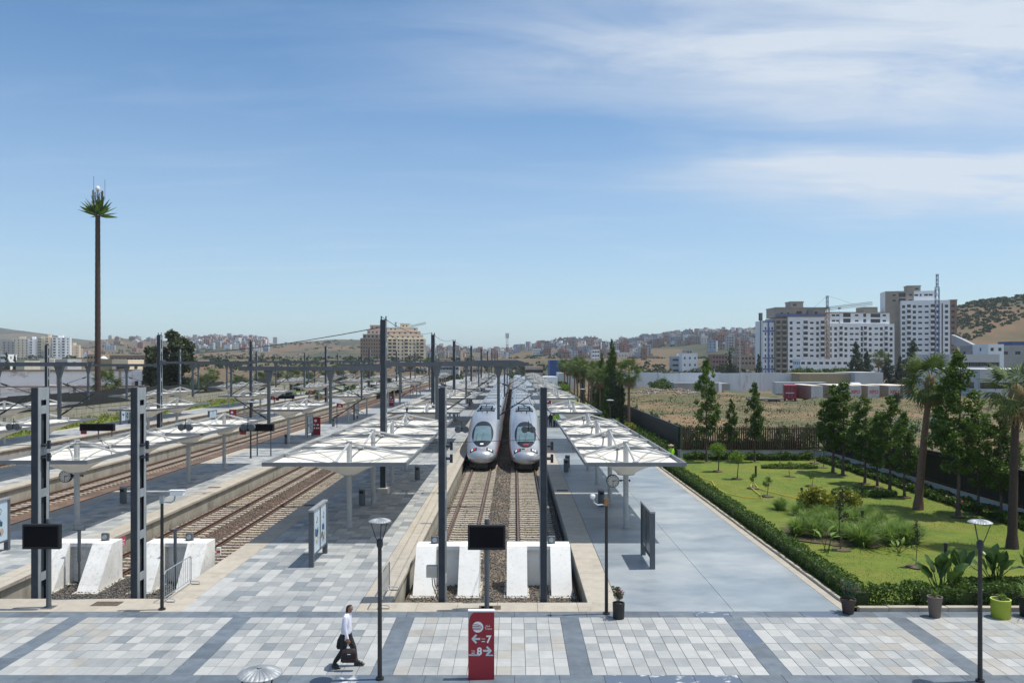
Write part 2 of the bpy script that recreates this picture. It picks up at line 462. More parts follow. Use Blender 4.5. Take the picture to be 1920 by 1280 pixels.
M['h_grey'] = mat('h_grey', (.46, .46, .47), (.40, .40, .41), .5, .9, objrand=.2)
M['h_white'] = mat('h_white', (.75, .75, .75), (.68, .68, .68), .5, .9, objrand=.15)
M['h_blue'] = mat('h_blue', (.36, .41, .49), (.31, .36, .43), .5, .9, objrand=.15)
M['crane_rust'] = mat('crane_rust', (.33, .17, .07), rough=.8)
M['crane_blue'] = mat('crane_blue', (.06, .10, .22), rough=.7)
M['crane_grey'] = mat('crane_grey', (.16, .16, .16), rough=.7)
M['blue_sheet'] = mat('blue_sheet', (.03, .08, .24), rough=.6)
M['trailer_white'] = mat('trailer_white', (.50, .53, .56), (.43, .46, .49), .4, .6)  # white greyed to blue, shade of the unlit rear doors in the colour
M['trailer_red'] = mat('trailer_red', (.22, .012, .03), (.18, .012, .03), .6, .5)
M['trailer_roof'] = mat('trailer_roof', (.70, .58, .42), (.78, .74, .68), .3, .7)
M['tyre'] = mat('tyre', (.02, .02, .02), rough=.9)
M['logo_red'] = mat('logo_red', (.5, .03, .03), rough=.6)
M['scrub'] = leafmat('scrub', (.026, .046, .014), (.055, .08, .025), .3, .1)
M['shirt'] = mat('shirt', (.72, .74, .84), (.62, .64, .76), 9, .8, wpos=False)
M['trousers'] = mat('trousers', (.012, .012, .015), (.02, .02, .024), 9, .85, wpos=False)
M['skin'] = mat('skin', (.27, .14, .09), (.23, .115, .075), 20, .55, wpos=False)
M['hair'] = mat('hair', (.008, .007, .006), (.016, .014, .012), 40, .7, wpos=False)
M['shoe'] = mat('shoe', (.012, .011, .01), rough=.35)
M['bag'] = mat('bag', (.014, .013, .014), (.02, .018, .019), 20, .75, wpos=False)
M['bag_piping'] = mat('bag_piping', (.22, .02, .03), rough=.6)
M['hivis'] = mat('hivis', (.30, .62, .02), rough=.7)
M['navy'] = mat('navy', (.02, .025, .05), rough=.8)
M['hat'] = mat('hat', (.5, .4, .25), rough=.8)
M['clock_face'] = mat('clock_face', (.55, .55, .53), rough=.5)
HAZE = 0.00013

# ------------------------------------------------------------------ ground, plaza, platforms, tracks
def structure(name, mb, mats, parent=None):
    return tag(mb.build(name, mats, parent), kind='structure')

g = MB(); g.face([(-9000, -300, -1.75), (9000, -300, -1.75), (9000, 9000, -1.75), (-9000, 9000, -1.75)])
structure('ground', g, M['dirt'])

PLY = 26.9                       # where the plaza meets the platform heads
g = MB(); g.box(-40, 40, 4, PLY, -1.6, -0.03)
plaza = structure('plaza', g, M['grout'])

def tile_mesh(w, d, h, m, name='tile'):
    b = MB(); c = .006
    x, y = w / 2, d / 2
    b.loft([[(-x, -y, -h), (x, -y, -h), (x, y, -h), (-x, y, -h)], [(-x, -y, -c), (x, -y, -c), (x, y, -c), (-x, y, -c)],
            [(-x + c, -y + c, 0), (x - c, -y + c, 0), (x - c, y - c, 0), (-x + c, y - c, 0)]], 0, True)
    return b.mesh(name, m)

def lay_tiles(owner, cells, w, d, name, limit, gap=.011):
    """cells: (x, y, tone); the nearest become tile parts, the rest one joined field"""
    mesh = [tile_mesh(w - gap, d - gap, .028, m) for m in TILE]
    cells = sorted(cells, key=lambda c: c[1] + abs(c[0]) * .15)
    for x, y, t in cells[:limit]:
        put('tile', mesh[t], owner, (x, y, random.uniform(-.0025, .0025)))
    rest = cells[limit:]
    if rest:
        b = MB(); c = .004
        for x, y, t in rest:
            hw, hd = (w - gap) / 2, (d - gap) / 2
            z = random.uniform(-.003, .003)
            b.box(x - hw, x + hw, y - hd, y + hd, -.028, z, t, True)
        tag(b.build('tile_field', TILE, owner), kind='stuff')

STR = [-3.6 + 5.4 * k for k in range(-4, 6)]      # dark bands that run on as the track axes
cells = []
for i in range(len(STR) - 1):
    x0 = STR[i] + .3
    for a in range(12):
        for r in range(8):
            x = x0 + .4 * (a + .5); y = 21.5 + .6 * (r + .5)
            p = random.random()
            warm = min(1, max(0, (x - 8) / 5)) * .75 + (.45 if x < -12 else 0)
            if random.random() < warm: t = random.choice([4, 5, 4, 0, 1, 1])
            elif -3.3 < x < 1.5: t = 0 if p < .35 else 1 if p < .88 else 4
            elif x < -3.3: t = 0 if p < .22 else 1 if p < .58 else 2 if p < .94 else 3
            else: t = 0 if p < .36 else 1 if p < .62 else 2
            for _ in range(2):
                if cells and abs(cells[-1][0] - x) < .01 and cells[-1][2] == t and random.random() < .7: t = random.choice([0, 1, 2, 2] if t < 3 else [4, 5, 1])
            cells.append((x, y, t))
lay_tiles(plaza, [c for c in cells if abs(c[0]) < 19.5], .4, .6, 'tile', 300)
# dark slabs of the bands
band = {}
def slab(x0, x1, y0, y1, m, owner=None, nm='border_slab', th=.03):
    key = (round(x1 - x0, 3), round(y1 - y0, 3), m.name)
    if key not in band:
        band[key] = tile_mesh(x1 - x0 - .008, y1 - y0 - .008, th, m, nm)
    return put(nm, band[key], owner or plaza, ((x0 + x1) / 2, (y0 + y1) / 2, 0))
for s in STR:
    if abs(s) > 19: continue
    for r in range(4):
        slab(s - .3, s + .3, 21.5 + 1.2 * r, 22.7 + 1.2 * r, M['marble'] if (r == 2 and 7 < s < 7.5) else M['slate'])
for k in range(-16, 17):
    x = k * 1.2
    for (y0, p) in ((26.3, .06), (20.9, .22)):
        slab(x, x + 1.2, y0, y0 + .6, M['marble'] if (y0 > 26 and k in (5, 8)) or (y0 < 26 and k in (2, 3, 4, -4)) else M['slate'])
g = MB()
for s in range(-18, 18):
    for r in range(9):
        x = s * 1.2; y = 10.1 + 1.2 * r
        g.box(x + .004, x + 1.196, y + .004, y + 1.196, -.028, random.uniform(-.003, .002), random.choice([0, 1, 1, 2]), True)
tag(g.build('tile_field', [TILE[1], TILE[2], TILE[0]], plaza), kind='stuff')

FARY = 420.0
PIT_R, PIT_L = 27.9, 28.35
# concrete aprons in front of the pits
for (x0, x1, yy, n) in ((-4.75, 3.55, PIT_R, 6), (-20.4, -11.25, PIT_L, 6)):
    w = (x1 - x0) / n
    g = MB(); g.box(x0, x1, PLY + .004, yy - .02, -1.7, -.06)
    ap = structure('concrete_kerb', g, M['concrete_wall'])
    for k in range(n):
        put('coping_slab', MB().bevbox(x0 + w * k + .004, x0 + w * (k + 1) - .004, PLY + .004, yy, -.05, .004, .008).mesh('coping_slab', M['coping']), ap)

class Platform:
    def __init__(self, xl, xr, y0, left_edge=True, right_edge=True, y1=FARY):
        g = MB()
        g.box(xl + (.12 if left_edge else 0), xr - (.12 if right_edge else 0), y0, y1, -1.7, -.032)
        self.o = structure('platform', g, M['concrete_wall'])
        self.xl, self.xr, self.y0, self.y1 = xl, xr, y0, y1
        n = 46
        for on, xa, xb in ((left_edge, xl, xl + 1.05), (right_edge, xr - 1.05, xr)):
            if not on: continue
            Lg = 2.4
            me = MB().bevbox(xa - (xa + xb) / 2, xb - (xa + xb) / 2, 0.006, Lg - .006, -.14, .004, .012).mesh('coping_slab', M['coping'])
            for k in range(n):
                put('coping_slab', me, self.o, ((xa + xb) / 2, y0 + k * Lg, random.uniform(-.004, .004)))
            b = MB()
            k = n
            while y0 + k * Lg < y1:
                b.box(xa, xb, y0 + k * Lg + .01, y0 + (k + 1) * Lg - .01, -.14, .003); k += 1
            tag(b.build('coping_course', M['coping'], self.o), kind='stuff')

def tiled(P, xa, xb, ncol, y0, y1, weights, parts):
    w = (xb - xa) / ncol
    cs = []
    y = y0; r = 0
    while y < y1:
        for c in range(ncol):
            cs.append((xa + w * (c + .5), y + .3, random.choices(range(6), weights)[0]))
        y += .6; r += 1
    lay_tiles(P.o, cs, w, .6, 'tile', parts)
    g = MB(); g.box(xa, xb, y, P.y1, -.03, -.002)
    tag(g.build('paving', TILE[2], P.o), kind='stuff')

P8 = Platform(2.55, 11.42, PLY + .004, True, False)
ys = [PLY + .01, 50.3, 62, 74, 86, 98, 122, 146, 200, 300, FARY]
for a, b2 in zip(ys[:-1], ys[1:]):
    for xa, xb in ((3.61, 7.4), (7.4, 11.1)):
        put('concrete_panel', MB().bevbox(xa + .01, xb - .002, a + .008, b2 - .008, -.03, .002, .004).mesh('concrete_panel', M['polished']), P8.o)
put('edge_strip', MB().bevbox(11.11, 11.42, PLY + .01, 120, -.03, .003, .004).mesh('edge_strip', M['coping']), P8.o)
P7 = Platform(-12.42, -4.33, PLY + .004)
tiled(P7, -11.36, -5.39, 12, PLY + .01, 118, (.15, .31, .36, .18, 0, 0), 300)
P6 = Platform(-25.9, -19.2, PIT_L + .5)
tiled(P6, -24.84, -20.26, 8, PIT_L + .5, 118, (.2, .36, .34, .1, 0, 0), 200)
P5 = Platform(-40.3, -33.3, 40)
tiled(P5, -39.2, -34.36, 8, 40, 130, (.2, .4, .34, .06, 0, 0), 0)
P4 = Platform(-55.0, -47.9, 60)
tiled(P4, -53.9, -48.96, 8, 60, 130, (.2, .4, .34, .06, 0, 0), 0)

# ballast beds
def bed(x0, x1, y0, m):
    g = MB()
    ny = 60
    for i in range(ny):
        a = y0 + (FARY - y0) * (i / ny) ** 2; b2 = y0 + (FARY - y0) * ((i + 1) / ny) ** 2
        g.face([(x0, a, -.955), (x1, a, -.955), (x1, b2, -.955), (x0, b2, -.955)])
    return structure('ballast_ground', g, m)
bed(-4.3, 2.5, PIT_R - .05, M['ballast'])
bed(-19.15, -12.45, 37, M['ballast_red'])
g = MB(); g.face([(-19.15, PIT_L - .05, -.957), (-12.45, PIT_L - .05, -.957), (-12.45, 37.02, -.957), (-19.15, 37.02, -.957)]); structure('ballast_ground', g, M['ballast_dark'])
bed(-33.25, -25.95, 40, M['ballast_red'])
bed(-47.85, -40.35, 50, M['ballast_red'])

OCT_F = np.array([(0, 2, 4), (2, 1, 4), (1, 3, 4), (3, 0, 4), (2, 0, 5), (1, 2, 5), (3, 1, 5), (0, 3, 5)])
def rocks(name, n, x0, x1, y0, y1, z, mats, w, smin=.022, smax=.05, ypow=1.6):
    t = rng.random(n) ** ypow
    P = np.stack([rng.uniform(x0, x1, n), y0 + (y1 - y0) * t, z + rng.uniform(-.012, .03, n)], 1)
    s = rng.uniform(smin, smax, n)
    base = np.array([(1, 0, 0), (-1, 0, 0), (0, 1, 0), (0, -1, 0), (0, 0, .8), (0, 0, -.8)], dtype=float)
    V = base[None] * s[:, None, None] * rng.uniform(.6, 1.25, (n, 6, 1))
    a = rng.uniform(0, 6.28, n); ca, sa = np.cos(a), np.sin(a)
    b2 = rng.uniform(0, 6.28, n); cb, sb = np.cos(b2), np.sin(b2)
    x = V[..., 0] * ca[:, None] - V[..., 1] * sa[:, None]; y = V[..., 0] * sa[:, None] + V[..., 1] * ca[:, None]; zc = V[..., 2]
    y2 = y * cb[:, None] - zc * sb[:, None]; z2 = y * sb[:, None] + zc * cb[:, None]
    V = np.stack([x, y2, z2], 2) + P[:, None, :]
    Fc = OCT_F[None] + (np.arange(n) * 6)[:, None, None]
    mi = rng.choice(len(mats), n, p=np.array(w) / sum(w)).repeat(8)
    o = put(name, np_mesh(name, V.reshape(-1, 3), Fc.reshape(-1, 3), mats, mi))
    return tag(o, kind='stuff')
ST = [M['stone_a'], M['stone_b'], M['stone_c'], M['stone_d']]
rocks('gravel', 26000, -4.25, 2.48, PIT_R, 72, -.93, ST, (3.2, 4.6, 1.8, .3))
rocks('gravel', 26000, -19.1, -12.5, 36, 80, -.93, ST, (2, 2, 1.6, 2.6))
rocks('gravel', 9000, -19.1, -12.5, PIT_L, 37.5, -.93, ST, (3, 4, .5, .15), ypow=1)

# railway tracks
def rail_mesh(y0, y1):
    prof = [(-.07, -.86), (.07, -.86), (.07, -.845), (.012, -.82), (.012, -.745), (.036, -.735), (.036, -.703), (.03, -.698), (-.03, -.698), (-.036, -.703), (-.036, -.735), (-.012, -.745), (-.012, -.82), (-.07, -.845)]
    b = MB(); n = len(prof)
    b.loft([[(x, y0, z) for x, z in prof], [(x, y1, z) for x, z in prof]], 0, True, True)
    for i in range(len(b.f)):
        q = b.f[i]
        if len(q) == 4 and all(b.v[k][2] > -.705 for k in q): b.m[i] = 1
    return b.mesh('rail', [M['rust'], M['railhead']])
sl = MB()
secs = [(-1.26, -.905, .10), (-1.2, -.888, .12), (-.62, -.868, .125), (-.36, -.895, .11), (.36, -.895, .11), (.62, -.868, .125), (1.2, -.888, .12), (1.26, -.905, .10)]
sl.loft([[(x, -w, -1.0), (x, w, -1.0), (x, w * .8, z), (x, -w * .8, z)] for x, z, w in secs], 0, True, True)
sleeper_me = sl.mesh('sleeper', M['sleeper'])
def track(x, y0, y_parts, label, y_end=200):
    t = thing('railway_track', label, 'railway track', (x, y0, 0), 'railway tracks between the platforms')
    me = rail_mesh(0, FARY - y0)
    put('rail', me, t, (-.755, 0, 0)); put('rail', me, t, (.755, 0, 0))
    y = .4; clips = MB()
    while y0 + y < y_parts:
        put('sleeper', sleeper_me, t, (random.uniform(-.02, .02), y, random.uniform(-.008, .006)), (0, 0, random.uniform(-.008, .008)))
        for s in (-.755, .755):
            for d in (-.1, .1):
                clips.box(s + d - .03, s + d + .03, y - .05, y + .05, -.88, -.82, 0, True)
        y += .6
    if clips.v: tag(clips.build('rail_clip', M['fastening'], t), kind='stuff')
    b = MB()
    while y0 + y < y_end:
        b.box(-1.25, 1.25, y - .11, y + .11, -1.0, -.88, 0, True); y += .6
    tag(b.build('sleeper_course', M['sleeper'], t), kind='stuff')
    return t
track(.93, 33.7, 72, 'rusty rails on pale sleepers running under the train beside the garden platform')
track(-2.8, 33.7, 72, 'rusty rails on pale sleepers running under the train beside the tiled platform')
track(-14.1, 34.3, 100, 'empty rusty track beside the tiled platform with the poster stand')
track(-17.8, 34.3, 100, 'empty rusty track beside the platform with the hanging clock, behind two white buffers')
track(-27.5, 40, 41, 'dark railed track along the far side of the platform with the hanging clock', 150)
track(-31.4, 40, 41, 'outer of two tracks between the clock platform and the next one', 150)
track(-42.0, 50, 51, 'track along the far side of the third tiled platform', 150)
track(-45.9, 60, 61, 'last track before the outer platform by the dark fence', 150)

# ------------------------------------------------------------------ white buffers at the pit heads
def buffer(x, y, label, lens_dx, pole):
    t = thing('buffer_stop', label, 'buffer stop', (x, y, -.96), 'white concrete buffers at the track ends')
    b = MB()
    zt = 1.74
    for s in (-1, 1):
        xa, xb = sorted((s * .48, s * 1.31))
        prof = [(0, 0), (2.1, 0), (2.1, zt), (1.25, zt), (0, .06)]
        b.loft([[(xa, py, pz) for py, pz in prof], [(xb, py, pz) for py, pz in prof]], 0, True, True)
    b.box(-.479, .479, 1.55, 2.08, 0, zt - .002)
    b.box(-.479, .479, 1.262, 1.549, zt - .16, zt - .003)
    b.build('concrete_block', M['worn_paint'] if pole else M['white_paint'], t)
    f = MB()
    f.box(-1.42, -.40, -.25, 2.15, -.08, .045); f.box(.40, 1.42, -.25, 2.15, -.08, .045)
    f.build('footing', M['plinth'], t)
    lm = MB(); lm.bevbox(-.16, .16, -.06, .08, 0, .32, .03)
    lo = lm.build('lamp_box', M['steel'], t, (lens_dx, 1.75, zt))
    lm = MB(); lm.tube((0, -.10, .16), (0, -.06, .16), .10, n=14); lm.tube((0, -.115, .16), (0, -.10, .16), .085, n=14)
    lm.build('lens', M['galvanised'], lo)
    for s in (-1, 1):
        p = MB(); p.tube((s * .87, 2.1, 1.15), (s * .87, 2.45, 1.15), .10, n=12); p.tube((s * .87, 2.45, 1.15), (s * .87, 2.5, 1.15), .2, n=14)
        p.build('bumper', M['dark_steel'], t)
    if pole:
        p = MB(); p.tube((0, 0, .0), (0, 0, 1.05), .045, n=8); p.tube((0, 0, 1.05), (0, 0, 2.35), .07, n=8)
        p.box(-.25, .25, -.03, .03, 2.35, 2.40); p.tube((-.22, 0, 2.4), (-.22, 0, 2.62), .012); p.tube((.22, 0, 2.4), (.22, 0, 2.62), .012)
        p.build('antenna_pole', M['steel'], t, (.1, .9, 0))
    return t
buffer(-2.76, 31.75, 'white concrete buffer behind the post with a grey box, by the tiled platform', -.6, False)
buffer(.99, 31.75, 'white concrete buffer with speckled foot at the end of the track by the garden platform', .55, False)
buffer(-14.25, 32.3, 'stained white concrete buffer behind the crowd barrier with a grey antenna pole', .35, True)
buffer(-18.25, 32.3, 'stained white concrete buffer behind the black screen, with dirty sloping faces', .75, True)

# ------------------------------------------------------------------ platform canopies
def canopy_kit(hx, hy):
    k = Kit('platform_canopy')
    zr, ze, zm = 2.72, 3.56, 4.32
    b = MB(); b.tube((0, 0, 0), (0, 0, zm), .135, n=16); b.tube((0, 0, 0), (0, 0, .03), .2, n=16); b.tube((0, 0, zm), (0, 0, zm + .05), .15, n=16)
    k.add('column', b.mesh('column', M['canopy_steel'], True))
    nA, nR = 48, 9
    rings = []
    for j in range(nR + 1):
        t = j / nR
        ring = []
        for i in range(nA):
            a = 2 * math.pi * i / nA + math.pi / 4
            ca, sa = math.cos(a), math.sin(a)
            s = 1 / max(abs(ca) / (hx - .06), abs(sa) / (hy - .06))
            px, py = ca * s, sa * s
            rx, ry = ca * .42, sa * .42
            x = rx + (px - rx) * t; y = ry + (py - ry) * t
            z = zr + (ze - zr) * (1 - (1 - t) ** 2.15)
            ring.append((x, y, z))
        rings.append(ring)
    b = MB(); b.loft(rings)
    mem = k.add('membrane', b.mesh('membrane', M['membrane'], True))
    b = MB(); b.tube((0, 0, zr - .04), (0, 0, zr + .03), .44, n=20); k.add('ring', b.mesh('ring', M['canopy_steel'], True))
    bx = MB(); bx.box(-hx, hx, -.05, .05, -.09, .09); mx_ = bx.mesh('edge_beam', M['canopy_beam_shaded'])
    by = MB(); by.box(-.05, .05, -hy + .101, hy - .101, -.09, .09); my_ = by.mesh('edge_beam', M['canopy_beam_shaded'])
    k.add('edge_beam', mx_, (0, -hy + .05, 3.63)); k.add('edge_beam', mx_, (0, hy - .05, 3.63))
    k.add('edge_beam', my_, (-hx + .05, 0, 3.63)); k.add('edge_beam', my_, (hx - .05, 0, 3.63))
    for (ex, ey) in ((-hx + .1, 0), (hx - .1, 0), (0, -hy + .1), (0, hy - .1)):
        b = MB(); b.tube((ex * .04, ey * .04, zm - .06), (ex, ey, 3.66), .055, n=8)
        b.obox((ex * .97, ey * .97, 3.70), (1, 0, 0), (0, 1, 0), (0, 0, 1), .12, .12, .05)
        k.add('strut', b.mesh('strut', M['canopy_steel'], True))
    dm = [(-hx + .12, 0), (0, -hy + .12), (hx - .12, 0), (0, hy - .12)]
    for i in range(4):
        a, c = dm[i], dm[(i + 1) % 4]
        b = MB(); b.tube((a[0], a[1], 3.63), (c[0], c[1], 3.63), .03, n=6)
        k.add('brace', b.mesh('brace', M['canopy_steel'], True))
    for sx in (-1, 1):
        for sy in (-1, 1):
            pts = []
            for q in range(7):
                t = 1 - q / 6 * .86
                z = zr + (ze - zr) * (1 - (1 - t) ** 2.15)
                pts.append((sx * hx * .97 * t, sy * hy * .97 * t, z + .07))
            b = MB(); b.path(pts, .025, 6)
            k.add('rib', b.mesh('rib', M['canopy_steel'], True))
    return k
WIDE = canopy_kit(3.37, 3.395); NARROW = canopy_kit(2.36, 3.395)
ORD = ['nearest', 'second', 'third', 'fourth', 'fifth', 'sixth', 'seventh', 'eighth', 'ninth', 'tenth', 'eleventh', 'twelfth']
starts = [(37.0, 4), (72.6, 2), (99.6, 3), (134.5, 3), (169, 3), (204, 3), (239, 3)]
shift = [.8, 3.8, 5.4, 5, 5, 5, 5]
rows = [(5.64, NARROW, 'beside the garden hedge', 0), (-8.39, WIDE, 'on the tiled platform beside the trains', 0),
        (-22.65, NARROW, 'on the platform with the two empty tracks', .6), (-36.9, NARROW, 'on the third platform from the trains', 1.0), (-51.4, NARROW, 'on the outer platform by the dark fence', 1.6)]
for (cx, kit, where, dy) in rows:
    idx = 0
    for gi, (y0, n) in enumerate(starts):
        if cx < -20: dy = shift[gi] + (.4 if cx < -30 else 0)
        if cx < -45 and y0 < 50: continue
        for q in range(n):
            cy = y0 + dy + 3.4 + 6.8 * q + (.5 if (q >= 2 and y0 < 50) else 0)
            if abs(cx) > cy * .67 + 4: continue
            if idx < 9:
                lab = f'white membrane canopy, {ORD[idx]} of the row {where}'
            else:
                lab = f'far small white membrane canopy in the row {where}'
            kit.place(lab, 'canopy', (cx, cy, 0), f'white membrane canopies {where}')
            idx += 1
            if cx < -30 and idx > 14: break

# ------------------------------------------------------------------ catenary masts and wires
def post_mesh(h, hw=.115, hd=.29):
    b = MB()
    b.box(-.03, .03, -hd + .01, hd - .01, 0, h - .01, 1)  # dark web added so the openings look shaded inside
    for s in (-1, 1):
        b.box(-hw, hw, s * hd - .045, s * hd + .045, 0, h, 1)  # front flanges darker than the sides: turned from the sun, shade put into colour
        b.box(hw + .0, hw + .012, s * (hd - .085) - .085, s * (hd - .085) + .085, 0, h, 0)
        b.box(-hw - .012, -hw, s * (hd - .085) - .085, s * (hd - .085) + .085, 0, h, 0)
    z = 0
    while z < h:
        for s in (-1, 1):
            b.box(s * (hw + .006) - .008, s * (hw + .006) + .008, -hd + .17, hd - .17, z, min(z + .30, h), 0)
        z += 1.5
    for s in (-1, 1):
        b.box(s * (hw + .006) - .008, s * (hw + .006) + .008, -hd + .17, hd - .17, h - .45, h, 0)
    return b.mesh('post', [M['galvanised'], M['dark_steel']])
def dropper_mesh(h):
    b = MB()
    b.loft([[(x * .09, y * .09, -h) for x, y in ((-1, -1), (1, -1), (1, 1), (-1, 1))], [(x * .09, y * .09, -.75) for x, y in ((-1, -1), (1, -1), (1, 1), (-1, 1))],
            [(x * .26, y * .12, -.12) for x, y in ((-1, -1), (1, -1), (1, 1), (-1, 1))], [(x * .28, y * .16, 0) for x, y in ((-1, -1), (1, -1), (1, 1), (-1, 1))]], 0, True, True)
    return b.mesh('dropper', M['steel'])
def bracket_mesh(side):
    b = MB()
    b.tube((0, 0, -3.2), (side * 2.2, 0, -1.75), .035, n=6)
    b.tube((0, 0, -1.0), (side * 1.0, 0, -1.35), .02, n=6)
    b.tube((side * .25, 0, -1.12), (side * .6, 0, -1.24), .06, n=8)
    b.tube((side * 1.0, 0, -1.35), (side * 2.2, 0, -1.75), .025, n=6)
    b.tube((side * .2, 0, -3.05), (side * .55, 0, -2.83), .06, n=8)
    b.tube((side * 1.3, 0, -2.36), (side * 2.15, 0, -2.72), .022, n=6)
    return b.mesh('bracket', M['dark_steel'])
def mast_kit(right, left, h=11.0):
    k = Kit('catenary_mast')
    k.add('post', post_mesh(h - .3, .17, .27), (0, 0, .3))
    k.add('plinth', MB().bevbox(-.36, .36, -.45, .45, -.02, .34, .03).mesh('plinth', M['plinth']))
    for (s, Lr, z) in ((1, right, 8.2), (-1, left, 7.93)):
        if not Lr: continue
        b = MB()
        xa, xb = sorted((s * .21, s * Lr))
        b.box(xa, xb, -.30, -.22, -.125, .125); b.box(xa, xb, .22, .30, -.125, .125)
        x = .5
        while x < Lr:
            b.box(s * x - .05, s * x + .05, -.22, .22, -.04, .04); x += 1.0
        b.box(min(s * .13, s * .45), max(s * .13, s * .45), -.34, .34, -.24, .24)
        ai = k.add('arm_beam', b.mesh('arm_beam', M['steel']), (0, 0, z))
        for d in (3.4, 7.35):
            if d < Lr:
                di = k.add('dropper', dropper_mesh(3.4), (s * d, 0, -.125), up=ai)
                k.add('bracket', bracket_mesh(1 if d < 5 else -1 if s < 0 else 1), (0, 0, 0), up=di)
    b = MB(); b.box(-.2, .2, -.05, .05, 0, .06); b.tube((-.15, 0, .06), (-.15, 0, .28), .04); b.tube((.15, 0, .06), (.15, 0, .28), .04)
    k.add('insulator', b.mesh('insulator', M['dark_steel']), (0, 0, h))
    return k
MASTK = mast_kit(9.3, 9.2)
ROWY = [51.0, 81.9, 110.4, 154, 200, 246, 292, 338, 384]
for i, y in enumerate(ROWY):
    MASTK.place(f'grey two armed catenary mast, {ORD[i]} of the line on the tiled platform', 'mast', (-8.39, y, 0), 'catenary masts on the tiled platform')
    if y > 60:
        MASTK.place(f'grey two armed catenary mast, {ORD[i - 1]} of the line on the third platform', 'mast', (-36.5, y, 0), 'catenary masts on the third platform')
    else:
        MASTK.place('grey catenary mast whose arm reaches in from beside the clock platform', 'mast', (-36.5, y, 0), 'catenary masts on the third platform')
    if y > 105:
        MASTK.place(f'slim grey catenary mast by the outer dark fence, {ORD[i - 2]} of its line', 'mast', (-64.8, y, -.5), 'catenary masts by the outer fence', skip=('arm_beam',))

# short strong posts at the pit heads
ek = Kit('tension_post')
ek.add('post', post_mesh(8.45, .11, .33), (0, 0, 0))
b = MB()
for z in (5.9, 6.35):
    b.box(.13, .30, -.2, .2, z, z + .06); b.box(.26, .36, -.04, .04, z - .12, z + .18)
ek.add('clamp', b.mesh('clamp', M['dark_steel']))
for (x, lab) in ((-17.15, 'grey steel post with openings rising behind the black screen at the empty tracks'), (-13.6, 'grey steel post with openings beside the crowd barrier and camera pole'),
                 (-2.57, 'dark steel post standing in front of the white buffer next to the black screen'), (1.02, 'dark steel post standing in front of the buffer by the garden platform')):
    t = ek.place(lab, 'post', (x, PIT_R + .5 if x > -5 else PIT_L + .45, -.95), 'tension posts at the track ends')
    if abs(x + 2.57) < .01:
        b = MB(); b.bevbox(-.2, .2, -.09, .09, 0, .42, .02)
        bx_ = b.build('junction_box', M['plinth'], t, (-.36, -.15, 1.75))
        b = MB(); b.path([(0, 0, 0), (.02, 0, -.3), (.14, 0, -.6), (.2, 0, -.8)], .016); b.path([(.06, 0, 0), (.1, 0, -.25), (.2, 0, -.5)], .016)
        b.build('conduit', M['black_metal'], bx_)

# tension springs and wires
def tensioner(x, y, z, label):
    t = thing('spring_tensioner', label, 'tensioner', (x, y, z), 'spring tensioners on the contact wires')
    for s in (-1, 1):
        b = MB()
        b.tube((s * .2, -.09, 0), (s * .2, .09, 0), .18, n=8); b.tube((s * .2, -.11, 0), (s * .2, -.09, 0), .06, n=8)
        b.build('drum', M['steel'], t)
    b = MB(); b.box(-.05, .05, -.08, .08, -.1, .14); b.tube((0, 0, .14), (0, 0, .45), .02); b.build('bracket', M['dark_steel'], t)
tensioner(-2.75, 41.5, 4.86, 'pair of grey tension drums hanging beside the nose of the train on the tiled side')
tensioner(.72, 41.5, 4.86, 'pair of grey tension drums hanging over the windscreen of the train on the garden side')
tensioner(-13.9, 41.5, 4.98, 'pair of grey tension drums above the empty track next to the tiled platform')
tensioner(-17.15, 41.5, 4.98, 'pair of grey tension drums above the empty track next to the clock platform')
tensioner(-26.1, 41.5, 5.0, 'pair of grey tension drums over the dark track left of the clock')

def wire(pts, r, label, group):
    b = MB()
    for p, q in zip(pts[:-1], pts[1:]): b.tube(p, q, r, n=4, caps=False)
    o = b.build('overhead_wire', M['dark_steel'])
    tag(o, label, 'wire', group)
def sag(p, q, n, s):
    return [tuple(Vector(p).lerp(Vector(q), i / n) + Vector((0, 0, -4 * s * (i / n) * (1 - i / n)))) for i in range(n + 1)]
for (x, xp, yp, nm) in ((.93, 1.02, PIT_R + .5, 'train on the garden side'), (-2.8, -2.57, PIT_R + .5, 'train on the tiled side'),
                        (-14.1, -13.6, PIT_L + .45, 'empty track next to the tiled platform'), (-17.8, -17.15, PIT_L + .45, 'empty track next to the clock platform'),
                        (-27.5, -26.9, 38, 'dark track behind the clock platform'), (-31.4, -31, 38, 'outer dark track behind the clock platform'), (-42, -42, 50, 'track behind the third platform')):
    pts = [(xp, yp + .3, 5.35), (x, 41.5, 4.95), (x, 51, 5.05)] + [(x + (.2 if i % 2 else -.2), y, 5.05) for i, y in enumerate(ROWY[1:])]
    wire(pts, .011, f'contact wire above the {nm}', 'catenary wires')
    mp_ = [(xp, yp + .3, 6.6)]
    prev = (x, 51, 6.45)
    mp_ += sag(mp_[0], prev, 3, .1)[1:]
    for i, y in enumerate(ROWY[1:]):
        mp_ += sag(prev, (x, y, 6.45), 8, .85)[1:]; prev = (x, y, 6.45)
    wire(mp_, .012, f'sagging messenger wire above the {nm}', 'catenary wires')
for (x, nm) in ((-8.39, 'tiled platform'), (-36.5, 'third platform')):
    for dx_, z in ((-.15, 11.25), (.15, 10.2)):
        pts = []
        if x < -30 and z > 11: continue
        for i in range(1 if x < -30 else 0, len(ROWY) - 1):
            pts += sag((x + dx_, ROWY[i], z), (x + dx_, ROWY[i + 1], z), 6, .5)[(1 if pts else 0):]
        wire(pts, .02, f'{"upper" if z > 11 else "lower"} feeder wire joining the masts of the {nm}', 'feeder wires')
wire(sag((-8.39, 51, 10.6), (-36.5, 81.9, 9.0), 8, .4), .03, 'long stay cable slanting down from the mast by the tiled platform', 'feeder wires')
